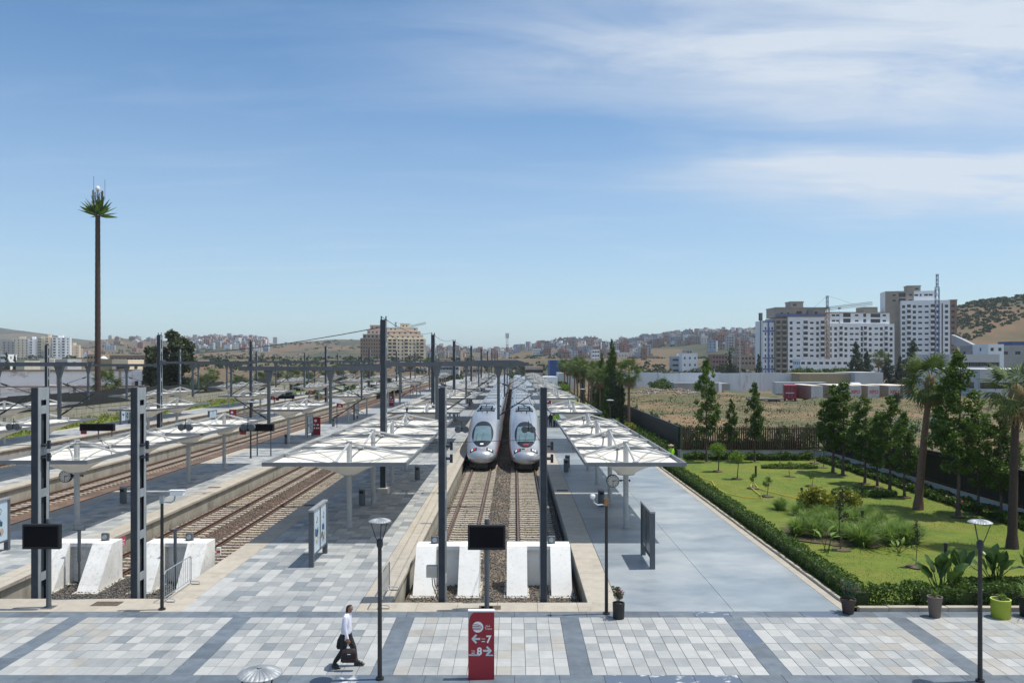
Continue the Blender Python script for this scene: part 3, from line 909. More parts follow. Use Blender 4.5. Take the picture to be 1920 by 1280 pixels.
wire([(-26, PIT_L + .4, 5.35), (-17.15, PIT_L + .4, 5.42), (-13.6, PIT_L + .4, 5.50), (-2.57, PIT_R + .5, 5.54), (1.02, PIT_R + .5, 5.66)], .012, 'thin cross wire strung between the posts at the track ends', 'cross wires')

# ------------------------------------------------------------------ the two high speed trains
S_ = np.array([0, .12, .35, .8, 1.4, 2.2, 3.0, 4.0, 5.0, 6.0, 7.5, 10, 13.0, 22.0])
ZT = np.array([1.10, 1.36, 1.52, 1.66, 1.80, 2.22, 2.66, 3.14, 3.52, 3.80, 4.03, 4.22, 4.27, 4.27])
WW = np.array([.50, .74, .94, 1.12, 1.24, 1.32, 1.37, 1.40, 1.42, 1.435, 1.45, 1.45, 1.45, 1.45])
ZB = np.array([.62, .50, .44, .40, .38, .38, .38, .38, .38, .38, .38, .38, .38, .38])
EX = np.array([2.2, 2.2, 2.3, 2.35, 2.4, 2.5, 2.6, 2.7, 2.8, 3.0, 3.3, 3.8, 4.0, 4.0])
def tr(s):
    return (np.interp(s, S_, ZT), np.interp(s, S_, WW), np.interp(s, S_, ZB), np.interp(s, S_, EX))
def ring_at(s, n=40):
    zt, w, zb, e = tr(s)
    zc, hz = (zt + zb) / 2, (zt - zb) / 2
    r = []
    for i in range(n):
        a = 2 * math.pi * i / n
        c, q = math.cos(a), math.sin(a)
        r.append((w * math.copysign(abs(c) ** (2 / e), c), s, zc + hz * math.copysign(abs(q) ** (2 / e), q)))
    return r
def surf(s, x, off=.012):
    zt, w, zb, e = tr(s)
    zc, hz = (zt + zb) / 2, (zt - zb) / 2
    z = zc + hz * max(0, 1 - (abs(x) / w) ** e) ** (1 / e)
    zt2 = np.interp(s + .1, S_, ZT)
    nrm = Vector((0, -(zt2 - zt), .1)).normalized()
    p = Vector((x, s, z))
    return tuple(p + nrm * off)
def side(s, z, sg, off=.01):
    zt, w, zb, e = tr(s)
    zc, hz = (zt + zb) / 2, (zt - zb) / 2
    x = w * max(0, 1 - (abs(z - zc) / hz) ** e) ** (1 / e)
    return (sg * (x + off), s, z)

def oval(c, ha, hb, off, x0=0):
    b = MB(); n = 36
    rings = []
    for r in (1.0, .8, .6, .4, .2, .04):
        rings.append([surf(c + ha * r * math.sin(2 * math.pi * i / n), x0 + hb * r * math.cos(2 * math.pi * i / n), off) for i in range(n)])
    b.loft(rings, 0, True)
    return b
def patch(s0, s1, xa, xb, off, nx=4, ns=3):
    b = MB()
    rows_ = [[surf(s0 + (s1 - s0) * j / ns, xa + (xb - xa) * i / nx, off) for i in range(nx + 1)] for j in range(ns + 1)]
    b.loft(rows_, 0, closed=False)
    return b

def train(x, y, label, red_mark):
    t = thing('high_speed_train', label, 'train', (x, y, -.70), 'silver high speed trains side by side')
    b = MB()
    ss = [0, .04, .12, .22, .35, .55, .8, 1.1, 1.4, 1.8, 2.2, 2.6, 3, 3.5, 4, 4.5, 5, 5.5, 6, 6.7, 7.5, 8.5, 10, 11.5, 13, 17.5, 22]
    b.loft([ring_at(s) for s in ss], 0, True, True)
    body = b.build('power_car', [M['train_silver'], M['train_dirty']], t, smooth=True)
    me = body.data
    for p in me.polygons:
        c = p.center
        if c.y > 5.6 and p.normal.z > .55 and abs(c.x) < 1.22: p.material_index = 1
    oval(3.35, 2.05, .94, .012).build('windscreen_surround', M['train_black'], t, smooth=True)
    gl = MB(); rws = []
    for j in range(7):
        s = 2.15 + 2.25 * j / 6
        hw = .78 - .12 * (j / 6) ** 2
        rws.append([surf(s, -hw + 2 * hw * i / 6, .024) for i in range(7)])
    gl.loft(rws, 0, closed=False)
    ws = gl.build('windscreen', M['windscreen'], t, smooth=True)
    b = MB()
    for j in (0, 1): 
        b.tube(surf(2.2 + .02 * j, -.55 + .5 * j, .04), surf(3.2, -.45 + .55 * j, .05), .012, n=4)
    b.box(-.66, .66, 2.08, 2.14, surf(2.1, 0)[2] - .12, surf(2.1, 0)[2] + .02)
    b.build('wiper', M['train_black'], ws)
    for sg in (-1, 1):
        hl = patch(.56, 1.16, sg * .40, sg * 1.0, .012).build('headlight', M['train_black'], t)
        patch(.70, 1.04, sg * .53, sg * .68, .022).build('lens', M['lens_red'] if sg < 0 else M['lens_white'], hl)
        patch(.70, 1.04, sg * .73, sg * .88, .022).build('lens', M['lens_white'], hl)
    em = patch(.80, 1.08, -.34, -.08, .014).build('nose_badge', M['train_black'] if red_mark else M['purple'], t)
    patch(.80, 1.08, -.05, .34, .014).build('nose_badge', M['yellow'], t)
    patch(.86, 1.02, .06, .28, .02).build('stripe', M['purple'], em)
    b = MB(); b.path([surf(q * .06, 0, .004) for q in range(1, 10)], .006, 4); b.path([surf(.52, x_ * .1, .004) for x_ in range(-7, 8)], .005, 4); b.build('nose_seam', M['train_black'], t)
    if red_mark:
        b = MB()
        for a, c in ((-.24, -.02), (-.08, .12), (.06, .24)):
            b.face([surf(1.66, a, .022), surf(1.66, c, .022), surf(1.86, c + .05, .022), surf(1.80, a + .04, .022)])
        b.build('red_emblem', M['train_red'], t)
    else:
        patch(1.62, 1.82, -.16, .12, .022).build('nose_emblem', M['sign_white'], t)
    b = MB()
    for s in (.26, .9, 9.5):
        pass
    b.loft([[(-.55, .22, .10), (.55, .22, .10), (.55, .22, .62), (-.55, .22, .62)], [(-1.0, .9, .10), (1.0, .9, .10), (1.0, .9, .6), (-1.0, .9, .6)],
            [(-1.25, 2.4, .10), (1.25, 2.4, .10), (1.25, 2.4, .6), (-1.25, 2.4, .6)], [(-1.3, 21.5, .12), (1.3, 21.5, .12), (1.3, 21.5, .6), (-1.3, 21.5, .6)]], 0, True, True)
    b.box(-.22, .22, .10, .3, .25, .5)
    b.build('skirt', M['train_black'], t)
    for sg in (-1, 1):
        b = MB(); top = []; bot = []
        for q in range(9):
            s = 1.7 + q * .7
            top.append(side(s, min(1.25 + q * .16, 2.55), sg)); bot.append(side(s, 1.05 + q * .055, sg))
        b.loft([bot, top], 0, closed=False)
        b.build('red_flash', M['train_red'], t)
        b = MB(); b.face([side(6.2, 2.55, sg, .012), side(7.0, 2.55, sg, .012), side(7.0, 3.25, sg, .012), side(6.5, 3.25, sg, .012)])
        b.build('cab_window', M['train_black'], t)
    # roof gear: pantograph in a well
    b = MB(); b.box(-.85, .85, 10.6, 14.6, 4.1, 4.30); b.build('roof_well', M['train_black'], t)
    b = MB()
    for sx in (-.55, .55):
        b.tube((sx, 11.2, 4.3), (sx, 11.2, 4.52), .06, n=8); b.tube((sx, 13.6, 4.3), (sx, 13.6, 4.52), .06, n=8)
    b.box(-.62, .62, 11.1, 11.3, 4.5, 4.56); b.box(-.62, .62, 13.5, 13.7, 4.5, 4.56)
    b.tube((0, 11.3, 4.58), (0, 13.4, 4.75), .045, n=6); b.tube((-.3, 13.4, 4.75), (-.1, 11.6, 4.86), .025, n=6); b.tube((.3, 13.4, 4.75), (.1, 11.6, 4.86), .025, n=6)
    b.path([(-.85, 11.5, 4.74), (-.62, 11.5, 4.9), (.62, 11.5, 4.9), (.85, 11.5, 4.74)], .03, 6)
    b.build('pantograph', M['dark_steel'], t)
    b = MB(); b.tube((.2, 8.6, 4.15), (.2, 8.6, 4.42), .05); b.tube((-.3, 9.3, 4.15), (-.3, 9.6, 4.3), .03); b.build('antenna', M['dark_steel'], t)
    # coaches
    cb = MB(); n = 28; e = 4.2; w, zt, zb = 1.45, 4.28, .38
    zc, hz = (zt + zb) / 2, (zt - zb) / 2
    prof = []
    for i in range(n):
        a = 2 * math.pi * i / n; c, q = math.cos(a), math.sin(a)
        prof.append((w * math.copysign(abs(c) ** (2 / e), c), zc + hz * math.copysign(abs(q) ** (2 / e), q)))
    cb.loft([[(px * .97, .03, pz) for px, pz in prof], [(px, .12, pz) for px, pz in prof], [(px, 18.3, pz) for px, pz in prof], [(px * .97, 18.4, pz) for px, pz in prof]], 0, True, True)
    for sx in (-.95, .95):
        cb.box(sx - .05, sx + .05, .3, 18.1, 4.2, 4.31, 1)
    cme = cb.mesh('coach', [M['train_silver'], M['train_roof']], True)
    for p in cme.polygons:
        if p.normal.z > .5: p.material_index = 1
    wb = MB()
    for zz_ in (1.35, 2.95):
        for k in range(9):
            for sg in (-1, 1):
                y0 = 1.4 + k * 1.75
                xx = w * (1 - (abs(zz_ + .3 - zc) / hz) ** e) ** (1 / e) + .006
                wb.box(min(sg * (xx - .05), sg * xx), max(sg * (xx - .05), sg * xx), y0, y0 + 1.3, zz_, zz_ + .62)
    wme = wb.mesh('window_band', M['glass_void'])
    ub = MB(); ub.bevbox(-.75, .75, -1.3, 1.3, 0, .16, .06); ume = ub.mesh('roof_unit', M['train_roof'])
    db = MB(); db.box(-.03, .03, 0, .95, .75, 2.75); dme = db.mesh('door', M['train_red'])
    gb = MB(); gb.box(-1.3, 1.3, 0, .3, .5, 4.1); gme = gb.mesh('gangway', M['train_black'])
    sk = MB(); sk.box(-1.25, 1.25, .4, 18, .08, .45); skm = sk.mesh('skirt', M['train_black'])
    for k in range(9):
        yk = 22.35 + k * 18.7
        c = put('coach', cme, t, (0, yk, 0))
        put('gangway', gme, c, (0, -.3, 0)); put('skirt', skm, c)
        if k < 6:
            put('window_band', wme, c)
            put('roof_unit', ume, c, (0, 3.5, 4.24)); put('roof_unit', ume, c, (0, 14.5, 4.24))
            for sg in (-1, 1): put('door', dme, c, (sg * 1.44, 16.9, 0))
    return t
train(-2.8, 66.6, 'silver high speed train with oval windscreen standing at the tiled platform', False)
train(.93, 66.0, 'silver high speed train with a red mark under its oval windscreen, beside the garden platform', True)

# ------------------------------------------------------------------ lettering
def text(s, size, m, parent, loc, rot=(R(90), 0, 0), name='lettering', align='LEFT', bold=0.0, sx=1.0):
    c = bpy.data.curves.new(name, 'FONT')
    c.body = s; c.size = size; c.extrude = .002; c.align_x = align; c.offset = bold
    c.materials.append(m)
    tmp = bpy.data.objects.new('temp', c); COL.objects.link(tmp)
    dg = bpy.context.evaluated_depsgraph_get()
    me = bpy.data.meshes.new_from_object(tmp.evaluated_get(dg))
    bpy.data.objects.remove(tmp); bpy.data.curves.remove(c)
    if not me.materials: me.materials.append(m)
    o = bpy.data.objects.new(name, me)
    o.location = loc; o.rotation_euler = rot; o.scale = (sx, 1, 1)
    link(o)
    if parent is not None: o.parent = parent
    return o

def arrow(b, cx, cz, s, d, y=-.012):
    """arrow pictogram with splayed head, d = -1 left, 1 right, in the XZ plane"""
    h = s * .13
    def bar(p, q):
        p = Vector(p); q = Vector(q); u = (q - p).normalized(); n = Vector((-u.y, u.x)) * h
        P = [p + n - u * h * .5, q + n + u * h * .5, q - n + u * h * .5, p - n - u * h * .5]
        return P
    tip = (cx + d * s * .45, cz)
    for i, P in enumerate((bar((cx - d * s * .5, cz), (cx + d * s * .40, cz)), bar((cx - d * .02 * s, cz + s * .5), tip), bar((cx - d * .02 * s, cz - s * .5), tip))):
        yy = y - i * .0015
        b.loft([[(p.x, yy + .006, p.y) for p in P], [(p.x, yy, p.y) for p in P]], 0, True)

# red direction pillar on the plaza
t = thing('direction_sign', 'dark red direction pillar with train symbol, arrows and the numbers 7 and 8', 'sign', (-.89, 21.25, 0), 'red information pillars')
MB().box(-.345, .345, -.07, .07, .0, 1.80).build('panel', M['red_sign'], t)
MB().box(-.35, .35, -.08, .08, 1.80, 1.835).build('top_cap', M['sign_white'], t)
b = MB()
pts = [(-.343, 1.79), (-.14, 1.79)] + [(-.14 - .19 * math.sin(a) ** .8, 1.79 - .30 * (1 - math.cos(a))) for a in (.3, .6, .9, 1.2, 1.5)] + [(-.343, 1.46)]
b.face([(x, -.074, z) for x, z in pts][::-1])
b.build('corner_flash', M['alu'], t)
b = MB(); b.tube((-.09, -.072, 1.40), (-.09, -.076, 1.40), .145, n=32); sy = b.build('train_symbol', M['sign_white'], t)
b = MB()
for (x0, x1, z) in ((-.235, .0, 1.375), (-.225, -.01, 1.335), (-.235, -.05, 1.42)):
    b.box(x0, x1, -.081, -.077, z - .009, z + .009)
b.path([(-.21, -.079, 1.465), (-.10, -.079, 1.465), (-.03, -.079, 1.44), (.01, -.079, 1.40), (.012, -.079, 1.375)], .009, 4)
b.build('stripe', M['red_sign'], sy)
text('Trains', .075, M['sign_white'], t, (.095, -.073, 1.33))
text('\u0631\uFE8E\uFEC4\uFED7', .075, M['sign_white'], t, (.10, -.073, 1.405))
b = MB(); arrow(b, -.14, 1.085, .20, -1, -.074); b.build('arrow', M['sign_pale'], t)
b = MB(); arrow(b, .16, .77, .20, 1, -.074); b.build('arrow', M['sign_pale'], t)
text('7', .27, M['sign_white'], t, (.13, -.073, .985), bold=.008)
text('8', .27, M['sign_white'], t, (-.115, -.073, .665), bold=.008)
text('Voie', .055, M['sign_white'], t, (.005, -.073, 1.07))
text('Voie', .055, M['sign_white'], t, (-.265, -.073, .75))
b = MB(); b.box(.012, .10, -.075, -.072, 1.005, 1.025); b.box(-.258, -.17, -.075, -.072, .70, .72); b.build('printed_line', M['sign_white'], t)
b = MB(); b.box(-.34, -.09, -.075, -.071, .645, .675); b.box(-.3, -.03, -.075, -.071, .635, .65); b.box(.12, .32, -.075, -.071, .635, .665)
b.build('scuffed_tape', M['sign_pale'], t)

# smaller red pillars on the platforms
k = Kit('direction_sign')
k.add('panel', MB().box(-.45, .45, -.08, .08, 0, 2.0).mesh('panel', M['red_sign']))
b = MB(); b.tube((-.08, -.083, 1.62), (-.08, -.088, 1.62), .16, n=18); k.add('symbol', b.mesh('symbol', M['sign_white']))
b = MB()
for (x0, x1, z) in ((-.3, -.12, 1.15), (.05, .3, 1.15), (-.3, -.15, .78), (-.05, .12, .78), (.16, .34, .78)): b.box(x0, x1, -.088, -.083, z - .08, z + .08)
k.add('pictogram', b.mesh('pictogram', M['sign_white']))
for (x, y, lab) in ((-22.4, 90, 'dark red information pillar with white symbols on the clock platform'), (-8.7, 148, 'red information pillar far down the tiled platform beside the train'),
                    (-22.6, 146, 'red information pillar far down the clock platform'), (-36.8, 104, 'red information pillar on the third platform from the trains'), (5.6, 132, 'small red information pillar far down the garden platform')):
    k.place(lab, 'sign', (x, y, 0), 'red information pillars')
k = Kit('marker_sign')
b = MB(); b.tube((0, 0, 0), (0, 0, 2.6), .045, n=8); k.add('pole', b.mesh('pole', M['black_metal']))
b = MB(); b.loft([[(-.05, y, 2.55), (.75, y, 2.55), (.75, y, 2.75), (.62, y, 2.98), (.45, y, 3.05), (-.05, y, 3.05)] for y in (-.03, .03)], 0, True, True); k.add('plate', b.mesh('plate', M['red_sign']))
b = MB(); b.path([(.18, -.04, 2.62), (.33, -.04, 2.94), (.48, -.04, 2.62)], .025, 4); b.box(.24, .42, -.05, -.03, 2.71, 2.75); k.add('letter', b.mesh('letter', M['sign_white']))
for (x, y, lab) in ((-22.2, 99.5, 'purple red letter marker on a black pole at the clock platform'), (-36.2, 118, 'nearer red letter marker on a pole at the third platform'),
                    (-36.2, 140, 'farther red letter marker on a pole at the third platform'), (-8.2, 118, 'red letter marker on a pole at the tiled platform behind the canopies'), (-22.2, 170, 'small red letter marker far down the clock platform')):
    k.place(lab, 'sign', (x, y, 0), 'letter marker signs')

# ------------------------------------------------------------------ poster stands
def poster_stand(x, y, label, length=2.5, facing=1, tone='pale'):
    t = thing('poster_stand', label, 'poster stand', (x, y, 0), 'poster stands on the platforms')
    for yy in (0, length - .16):
        MB().box(-.1, .1, yy, yy + .16, 0, 2.26).build('post', M['steel'], t)
    MB().bevbox(-.11, .11, -.01, length + .01, 2.26, 2.35, .01).build('top_cap', M['alu'], t)
    MB().box(-.085, .085, .162, length - .162, .42, .50).build('bottom_rail', M['steel'], t)
    MB().box(-.09, .09, length / 2 - .04, length / 2 + .04, .502, 2.258).build('mullion', M['steel'], t)
    for i, (a, c) in enumerate(((.163, length / 2 - .042), (length / 2 + .042, length - .163))):
        p = MB().box(-.07, .07, a, c, .502, 2.258).build('poster_case', M['glass_board'] if tone == 'pale' else M['bezel'], t)
        if tone == 'pale':
            q = MB(); xx = .0712
            random.seed(5 + i)
            cy = (a + c) / 2
            for kx in range(7):
                yy = cy + random.uniform(-.26, .2); z = .72 + random.random() * .65; ww = random.uniform(.08, .22); hh = random.uniform(.1, .3)
                n_ = 7
                q.face([(xx + .0004 * kx, yy + ww * math.cos(6.283 * j / n_) * random.uniform(.5, 1), z + hh * math.sin(6.283 * j / n_) * random.uniform(.5, 1)) for j in range(n_)], kx % 4)
            q.build('printed_picture', [M['leaf_teal'], M['h_brown'], M['blue_sheet'], M['b_pink']], p)
            q = MB(); q.path([(xx + .002, cy - .1, 1.75), (xx + .002, cy + .02, 1.68), (xx + .002, cy + .1, 1.86), (xx + .002, cy + .02, 1.95)], .012, 4)
            q.build('printed_emblem', M['navy'], p)
        else:
            MB().box(-.074, .074, a + .06, c - .06, .56, 2.2).build('glass', M['glass_void'], p)  # dark glass: this side's shadow put into the colour
    return t
poster_stand(-8.34, 32.6, 'grey poster stand with two pale blue posters on the tiled platform')
poster_stand(5.6, 32.3, 'grey poster stand, glass coloured dark for shade, on the polished garden platform', facing=-1, tone='dark')
poster_stand(-22.7, 33.2, 'poster stand with a white panel cut by the picture edge on the clock platform')
poster_stand(-22.6, 86.5, 'small grey poster stand behind the red pillar on the clock platform')
poster_stand(-22.6, 112, 'farther poster stand with pale glass on the clock platform')
poster_stand(-36.9, 96, 'poster stand with pale blue glass on the third platform from the trains')
poster_stand(-51.5, 104, 'poster stand with pale glass on the outer platform by the dark fence')

# ------------------------------------------------------------------ screens
def screen(x, y, label, pole_dx=0.0):
    t = thing('display_screen', label, 'screen', (x, y, 0), 'black display screens on poles')
    b = MB(); b.tube((0, 0, 0), (0, 0, 3.05), .085, n=12); b.box(-.2, .2, -.2, .2, 0, .012); b.build('pole', M['steel'], t)
    c = MB().bevbox(-.64 + pole_dx, .64 + pole_dx, -.26, -.10, 2.06, 2.90, .015).build('cabinet', M['bezel'], t)
    MB().box(-.57 + pole_dx, .57 + pole_dx, -.268, -.261, 2.14, 2.83).build('display', M['screen'], c)
    return t
screen(-.95, 27.25, 'black display screen on a grey pole in front of the train tracks')
screen(-16.0, 27.35, 'black display screen on a grey pole in front of the empty tracks', -.12)
for (x, y, lab) in ((-36.9, 70.5, 'long black departure board on the third platform'), (-22.7, 70.2, 'long black departure board half hidden by the clock platform canopies'), (-36.9, 128, 'far black departure board on the third platform'), (-22.7, 150, 'far black departure board on the clock platform')):
    t = thing('departure_board', lab, 'departure board', (x, y, 0), 'black departure boards')
    MB().bevbox(-1.55, 1.5, -.15, .15, 2.2, 2.85, .02).build('cabinet', M['bezel'], t)
    MB().box(-1.45, 1.4, -.16, -.151, 2.28, 2.77).build('display', M['screen'], t)
    for dx_, dy_ in ((-.05, .2), (1.15, .2)):
        b = MB(); b.tube((dx_, dy_, 0), (dx_, dy_, 2.9), .06, n=8); b.build('pole', M['steel'], t)
    MB().box(-1.45, -.95, -.13, -.05, 1.92, 2.198).build('number_plate', M['red_sign'], t)

# ------------------------------------------------------------------ camera poles
def camera_pole(x, y, side_, label, joint):
    t = thing('camera_pole', label, 'camera pole', (x, y, 0), 'surveillance cameras on black poles')
    b = MB(); b.tube((0, 0, 0), (0, 0, 3.86), .062, .05, n=10); b.tube((0, 0, 0), (0, 0, .05), .12, n=12); b.build('pole', M['black_metal'], t)
    b = MB(); b.box(-.06, .06, -.06, .06, 3.62, 3.86); b.build('joint', M['crane_rust'] if joint else M['galvanised'], t)
    b = MB(); b.path([(side_ * .06, 0, 3.66), (side_ * .3, 0, 3.64), (side_ * .42, 0, 3.72), (side_ * .44, 0, 3.86)], .028, 6); b.build('arm', M['galvanised'], t)
    b = MB()
    if joint:
        b.lathe([(.0, 3.84), (.05, 3.85), (.085, 3.90), (.09, 3.96), (.06, 4.0), (0, 4.01)], 14, (side_ * .46, -.02, 0))
    else:
        b.bevbox(side_ * .52 - .23, side_ * .52 + .23, -.09, .09, 3.90, 4.05, .02); b.box(side_ * .52 - .26, side_ * .52 + .26, -.11, .11, 4.052, 4.07)
    b.build('camera', M['sign_white'], t)
camera_pole(-12.0, 27.1, 1, 'slim black pole carrying a white box camera by the crowd barrier', False)
camera_pole(3.07, 26.65, -1, 'slim black pole with an orange joint and white dome camera by the black flowerpot', True)

# ------------------------------------------------------------------ street lamps
k = Kit('street_lamp')
b = MB(); b.tube((0, 0, 0), (0, 0, 3.55), .062, .052, n=12); b.tube((0, 0, 0), (0, 0, .06), .11, n=14); k.add('pole', b.mesh('pole', M['black_metal'], True))
b = MB(); b.lathe([(.06, 3.50), (.085, 3.55), (.085, 3.68), (.05, 3.74)], 12); k.add('collar', b.mesh('collar', M['dark_steel'], True))
for i in range(3):
    a = 2 * math.pi * i / 3 + R(90)
    b = MB(); b.path([(.06 * math.cos(a), .06 * math.sin(a), 3.66), (.13 * math.cos(a), .13 * math.sin(a), 3.82), (.25 * math.cos(a), .25 * math.sin(a), 4.20)], .012, 6)
    k.add('arm', b.mesh('arm', M['black_metal']))
b = MB(); n = 72
rings = []
for (r, z) in ((.30, 4.20), (.299, 4.21), (.275, 4.228), (.225, 4.25), (.155, 4.268), (.08, 4.28), (.04, 4.282)):
    rings.append([((r * (1 - .012 * (i % 3 == 0))) * math.cos(2 * math.pi * i / n), r * math.sin(2 * math.pi * i / n), z - (.009 if i % 3 == 0 and .06 < r < .29 else 0)) for i in range(n)])
b.loft(rings, 0, True)
b.tube((0, 0, 4.28), (0, 0, 4.30), .035, n=10)
dsh = k.add('shade', b.mesh('shade', M['alu'], False))
b = MB(); b.lathe([(.27, 4.195), (.05, 4.205)], 24); b.lathe([(.04, 4.15), (.05, 4.2)], 10)
k.add('lamp_unit', b.mesh('lamp_unit', M['dark_steel']), up=dsh)
for (x, y, lab) in ((-3.59, 21.2, 'black street lamp with silver dish shade beside the walking man'), (-3.49, 10.9, 'street lamp seen from above, only its silver ribbed shade and arms in view'),
                    (12.3, 21.05, 'black street lamp with dish shade in front of the hedge and lime green pot')):
    k.place(lab, 'street lamp', (x, y, 0), 'street lamps on the plaza')
for (x, y, lab) in ((-9.4, 69.5, 'small street lamp between the canopies of the tiled platform'), (8.6, 71.8, 'small street lamp standing behind the first canopies of the garden platform'), (8.4, 98.6, 'far small street lamp between canopies of the garden platform'),
                    (-22.8, 68.8, 'small street lamp between the canopies of the clock platform')):
    k.place(lab, 'street lamp', (x, y, 0), 'street lamps on the platforms', scale=(1.15, 1.15, 1.15))

# ------------------------------------------------------------------ platform clocks
def clock(x, y, z, dx_, label):
    t = thing('platform_clock', label, 'clock', (x, y, z), 'round white platform clocks')
    b = MB(); b.tube((0, -.09, 0), (0, .09, 0), .325, n=32); cs = b.build('case', M['bezel'], t, smooth=True)
    b = MB(); b.tube((0, -.098, 0), (0, -.091, 0), .295, n=32); b.build('dial', M['clock_face'], t)
    b = MB()
    for i in range(12):
        a = math.pi * i / 6
        b.obox((.25 * math.sin(a), -.101, .25 * math.cos(a)), (math.cos(a), 0, -math.sin(a)), (0, 1, 0), (math.sin(a), 0, math.cos(a)), .012 if i % 3 else .018, .002, .032)
    b.build('hour_mark', M['black_metal'], t)
    for (a, ln, w) in ((R(77), .17, .016), (R(183), .24, .011)):
        b = MB(); b.obox((math.sin(a) * ln * .42, -.106, math.cos(a) * ln * .42), (math.cos(a), 0, -math.sin(a)), (0, 1, 0), (math.sin(a), 0, math.cos(a)), w, .002, ln * .62)
        b.build('hand', M['black_metal'], t)
    b = MB(); b.tube((.3, 0, .02), (dx_ + .2, 0, .02), .03, n=8); b.tube((.38, 0, .02), (.44, 0, .02), .06, n=8); b.tube((dx_ + .17, 0, .02), (dx_ + .22, 0, .02), .06, n=8)
    b.build('arm', M['dark_steel'], t)
clock(-23.33, 41.4, 2.45, .68, 'round white clock on an arm from the first column of the empty track platform')
clock(4.98, 40.4, 2.36, .66, 'round white clock on an arm from the first column of the garden platform')

# ------------------------------------------------------------------ bins, barriers, covers
k = Kit('litter_bin')
b = MB(); b.tube((0, 0, .03), (0, 0, .92), .19, n=18); b.tube((0, 0, 0), (0, 0, .03), .14, n=12); k.add('body', b.mesh('body', M['steel'], True))
b = MB(); b.tube((0, 0, .922), (0, 0, 1.0), .2, n=18); k.add('lid', b.mesh('lid', M['alu'], True))
b = MB(); b.box(-.11, .11, -.2, -.16, .70, .86); k.add('opening', b.mesh('opening', M['void']))
for (x, y, lab) in ((-8.93, 46.6, 'steel litter bin beside the second column of the tiled platform'), (-6.9, 56.5, 'steel litter bin in the shade further back on the tiled platform'), (5.02, 46.2, 'steel litter bin beside the second column of the garden platform'),
                    (3.9, 60.4, 'nearer of two steel bins in the canopy shade of the garden platform'), (4.15, 62.6, 'farther of two steel bins in the canopy shade of the garden platform'),
                    (-23.2, 47.2, 'dark litter bin on the clock platform partly behind a grey post'), (-23.1, 80.6, 'litter bin at a column of the clock platform near the departure board'), (-23.1, 101.5, 'small far litter bin on the clock platform')):
    k.place(lab, 'litter bin', (x, y, 0), 'litter bins on the platforms')

def barrier(x, y, label, rz=0, length=2.3):
    t = thing('crowd_barrier', label, 'barrier', (x, y, .006), 'crowd barriers', rz)
    b = MB(); b.path([(0, 0, .16), (0, 0, 1.0), (0, .1, 1.08), (0, length - .1, 1.08), (0, length, 1.0), (0, length, .16)], .019, 6); b.tube((0, 0, .18), (0, length, .18), .017, n=6)
    b.build('frame', M['galvanised'], t)
    bm_ = MB(); bm_.tube((0, 0, .18), (0, 0, 1.07), .008, n=5); me = bm_.mesh('bar', M['galvanised'])
    for i in range(1, 14): put('bar', me, t, (0, length * i / 14, 0))
    for yy in (.05, length - .05):
        b = MB(); b.path([(0, yy, .2), (0, yy, .05), (.06, yy, .02), (.32, yy, .02), (.36, yy, .06), (.3, yy, .12), (0, yy, .14)], .016, 6); b.build('foot', M['galvanised'], t)
barrier(-12.25, 27.85, 'grey crowd barrier by the black camera pole at the empty tracks')
barrier(-4.62, 27.1, 'crowd barrier seen end on beside the pit of the train tracks')
for (x, y, w, d, lab) in ((-14.2, 27.75, .95, .5, 'rusty rectangular cover plate in the apron by the left black screen'), (-.85, 27.32, .75, .42, 'rusty cover plate under the pole of the middle black screen'),
                       (3.1, 51.8, .7, .5, 'dark drain cover in the shaded edge of the garden platform'), (-20.0, 53.0, .8, .5, 'dark drain cover in the sunny edge of the clock platform'), (-12.0, 46.5, .6, .45, 'dark drain cover at the shaded left edge of the tiled platform')):
    b = MB(); b.box(-w / 2, w / 2, -d / 2, d / 2, .004, .012)
    tag(b.build('cover_plate', M['bark'], None, (x, y, 0)), lab, 'cover plate', 'cover plates in the paving')
b = MB(); b.box(-.03, .0, 0, .55, -.62, -.16)
t = tag(b.build('track_number_plate', M['petal'], None, (-19.12, 38.6, 0)), 'pink plate fixed to the platform wall beside the empty track', 'plate')
b = MB(); b.box(0, .008, .08, .45, -.35, -.31); b.box(0, .008, .08, .4, -.47, -.43); b.box(0, .008, .08, .45, -.56, -.53); b.build('printed_line', M['sign_white'], t)
b = MB(); b.box(0, .16, -.05, .05, 0, .34); t = tag(b.build('stop_marker', M['sign_white'], None, (-12.88, 34.45, .05)), 'small white stop marker with red band on the buffer by the tiled platform', 'marker')
b = MB(); b.box(.0, .165, -.055, -.051, .1, .22); b.build('red_band', M['lens_red'], t)
b = MB(); b.path([(0, 0, .25), (.1, 0, .05), (.5, .1, 0), (1.3, .2, -.02)], .045, 6)
tag(b.build('hose_end', M['sign_white'], None, (-18.95, 29.6, -.86)), 'white curved hose end lying on the gravel at the pit edge', 'hose')

# ------------------------------------------------------------------ people
def body_mesh(J, E, Rr, root, name):
    me = bpy.data.meshes.new(name)
    keys = list(J)
    idx = {k_: i for i, k_ in enumerate(keys)}
    me.from_pydata([J[k_] for k_ in keys], [(idx[a], idx[c]) for a, c in E], [])
    o = bpy.data.objects.new('temp', me); COL.objects.link(o)
    o.modifiers.new('skin', 'SKIN')
    if not me.skin_vertices:
        bpy.context.view_layer.objects.active = o
    sv = me.skin_vertices[0].data if me.skin_vertices else None
    sm = o.modifiers.new('sub', 'SUBSURF'); sm.levels = 3; sm.render_levels = 3
    if sv is not None:
        for i, k_ in enumerate(keys):
            r = Rr[k_]; sv[i].radius = (r, r) if not isinstance(r, tuple) else r
            sv[i].use_root = (k_ == root)
    dg = bpy.context.evaluated_depsgraph_get()
    ev = o.evaluated_get(dg)
    res = bpy.data.meshes.new_from_object(ev)
    bpy.data.objects.remove(o)
    res.name = name
    return res

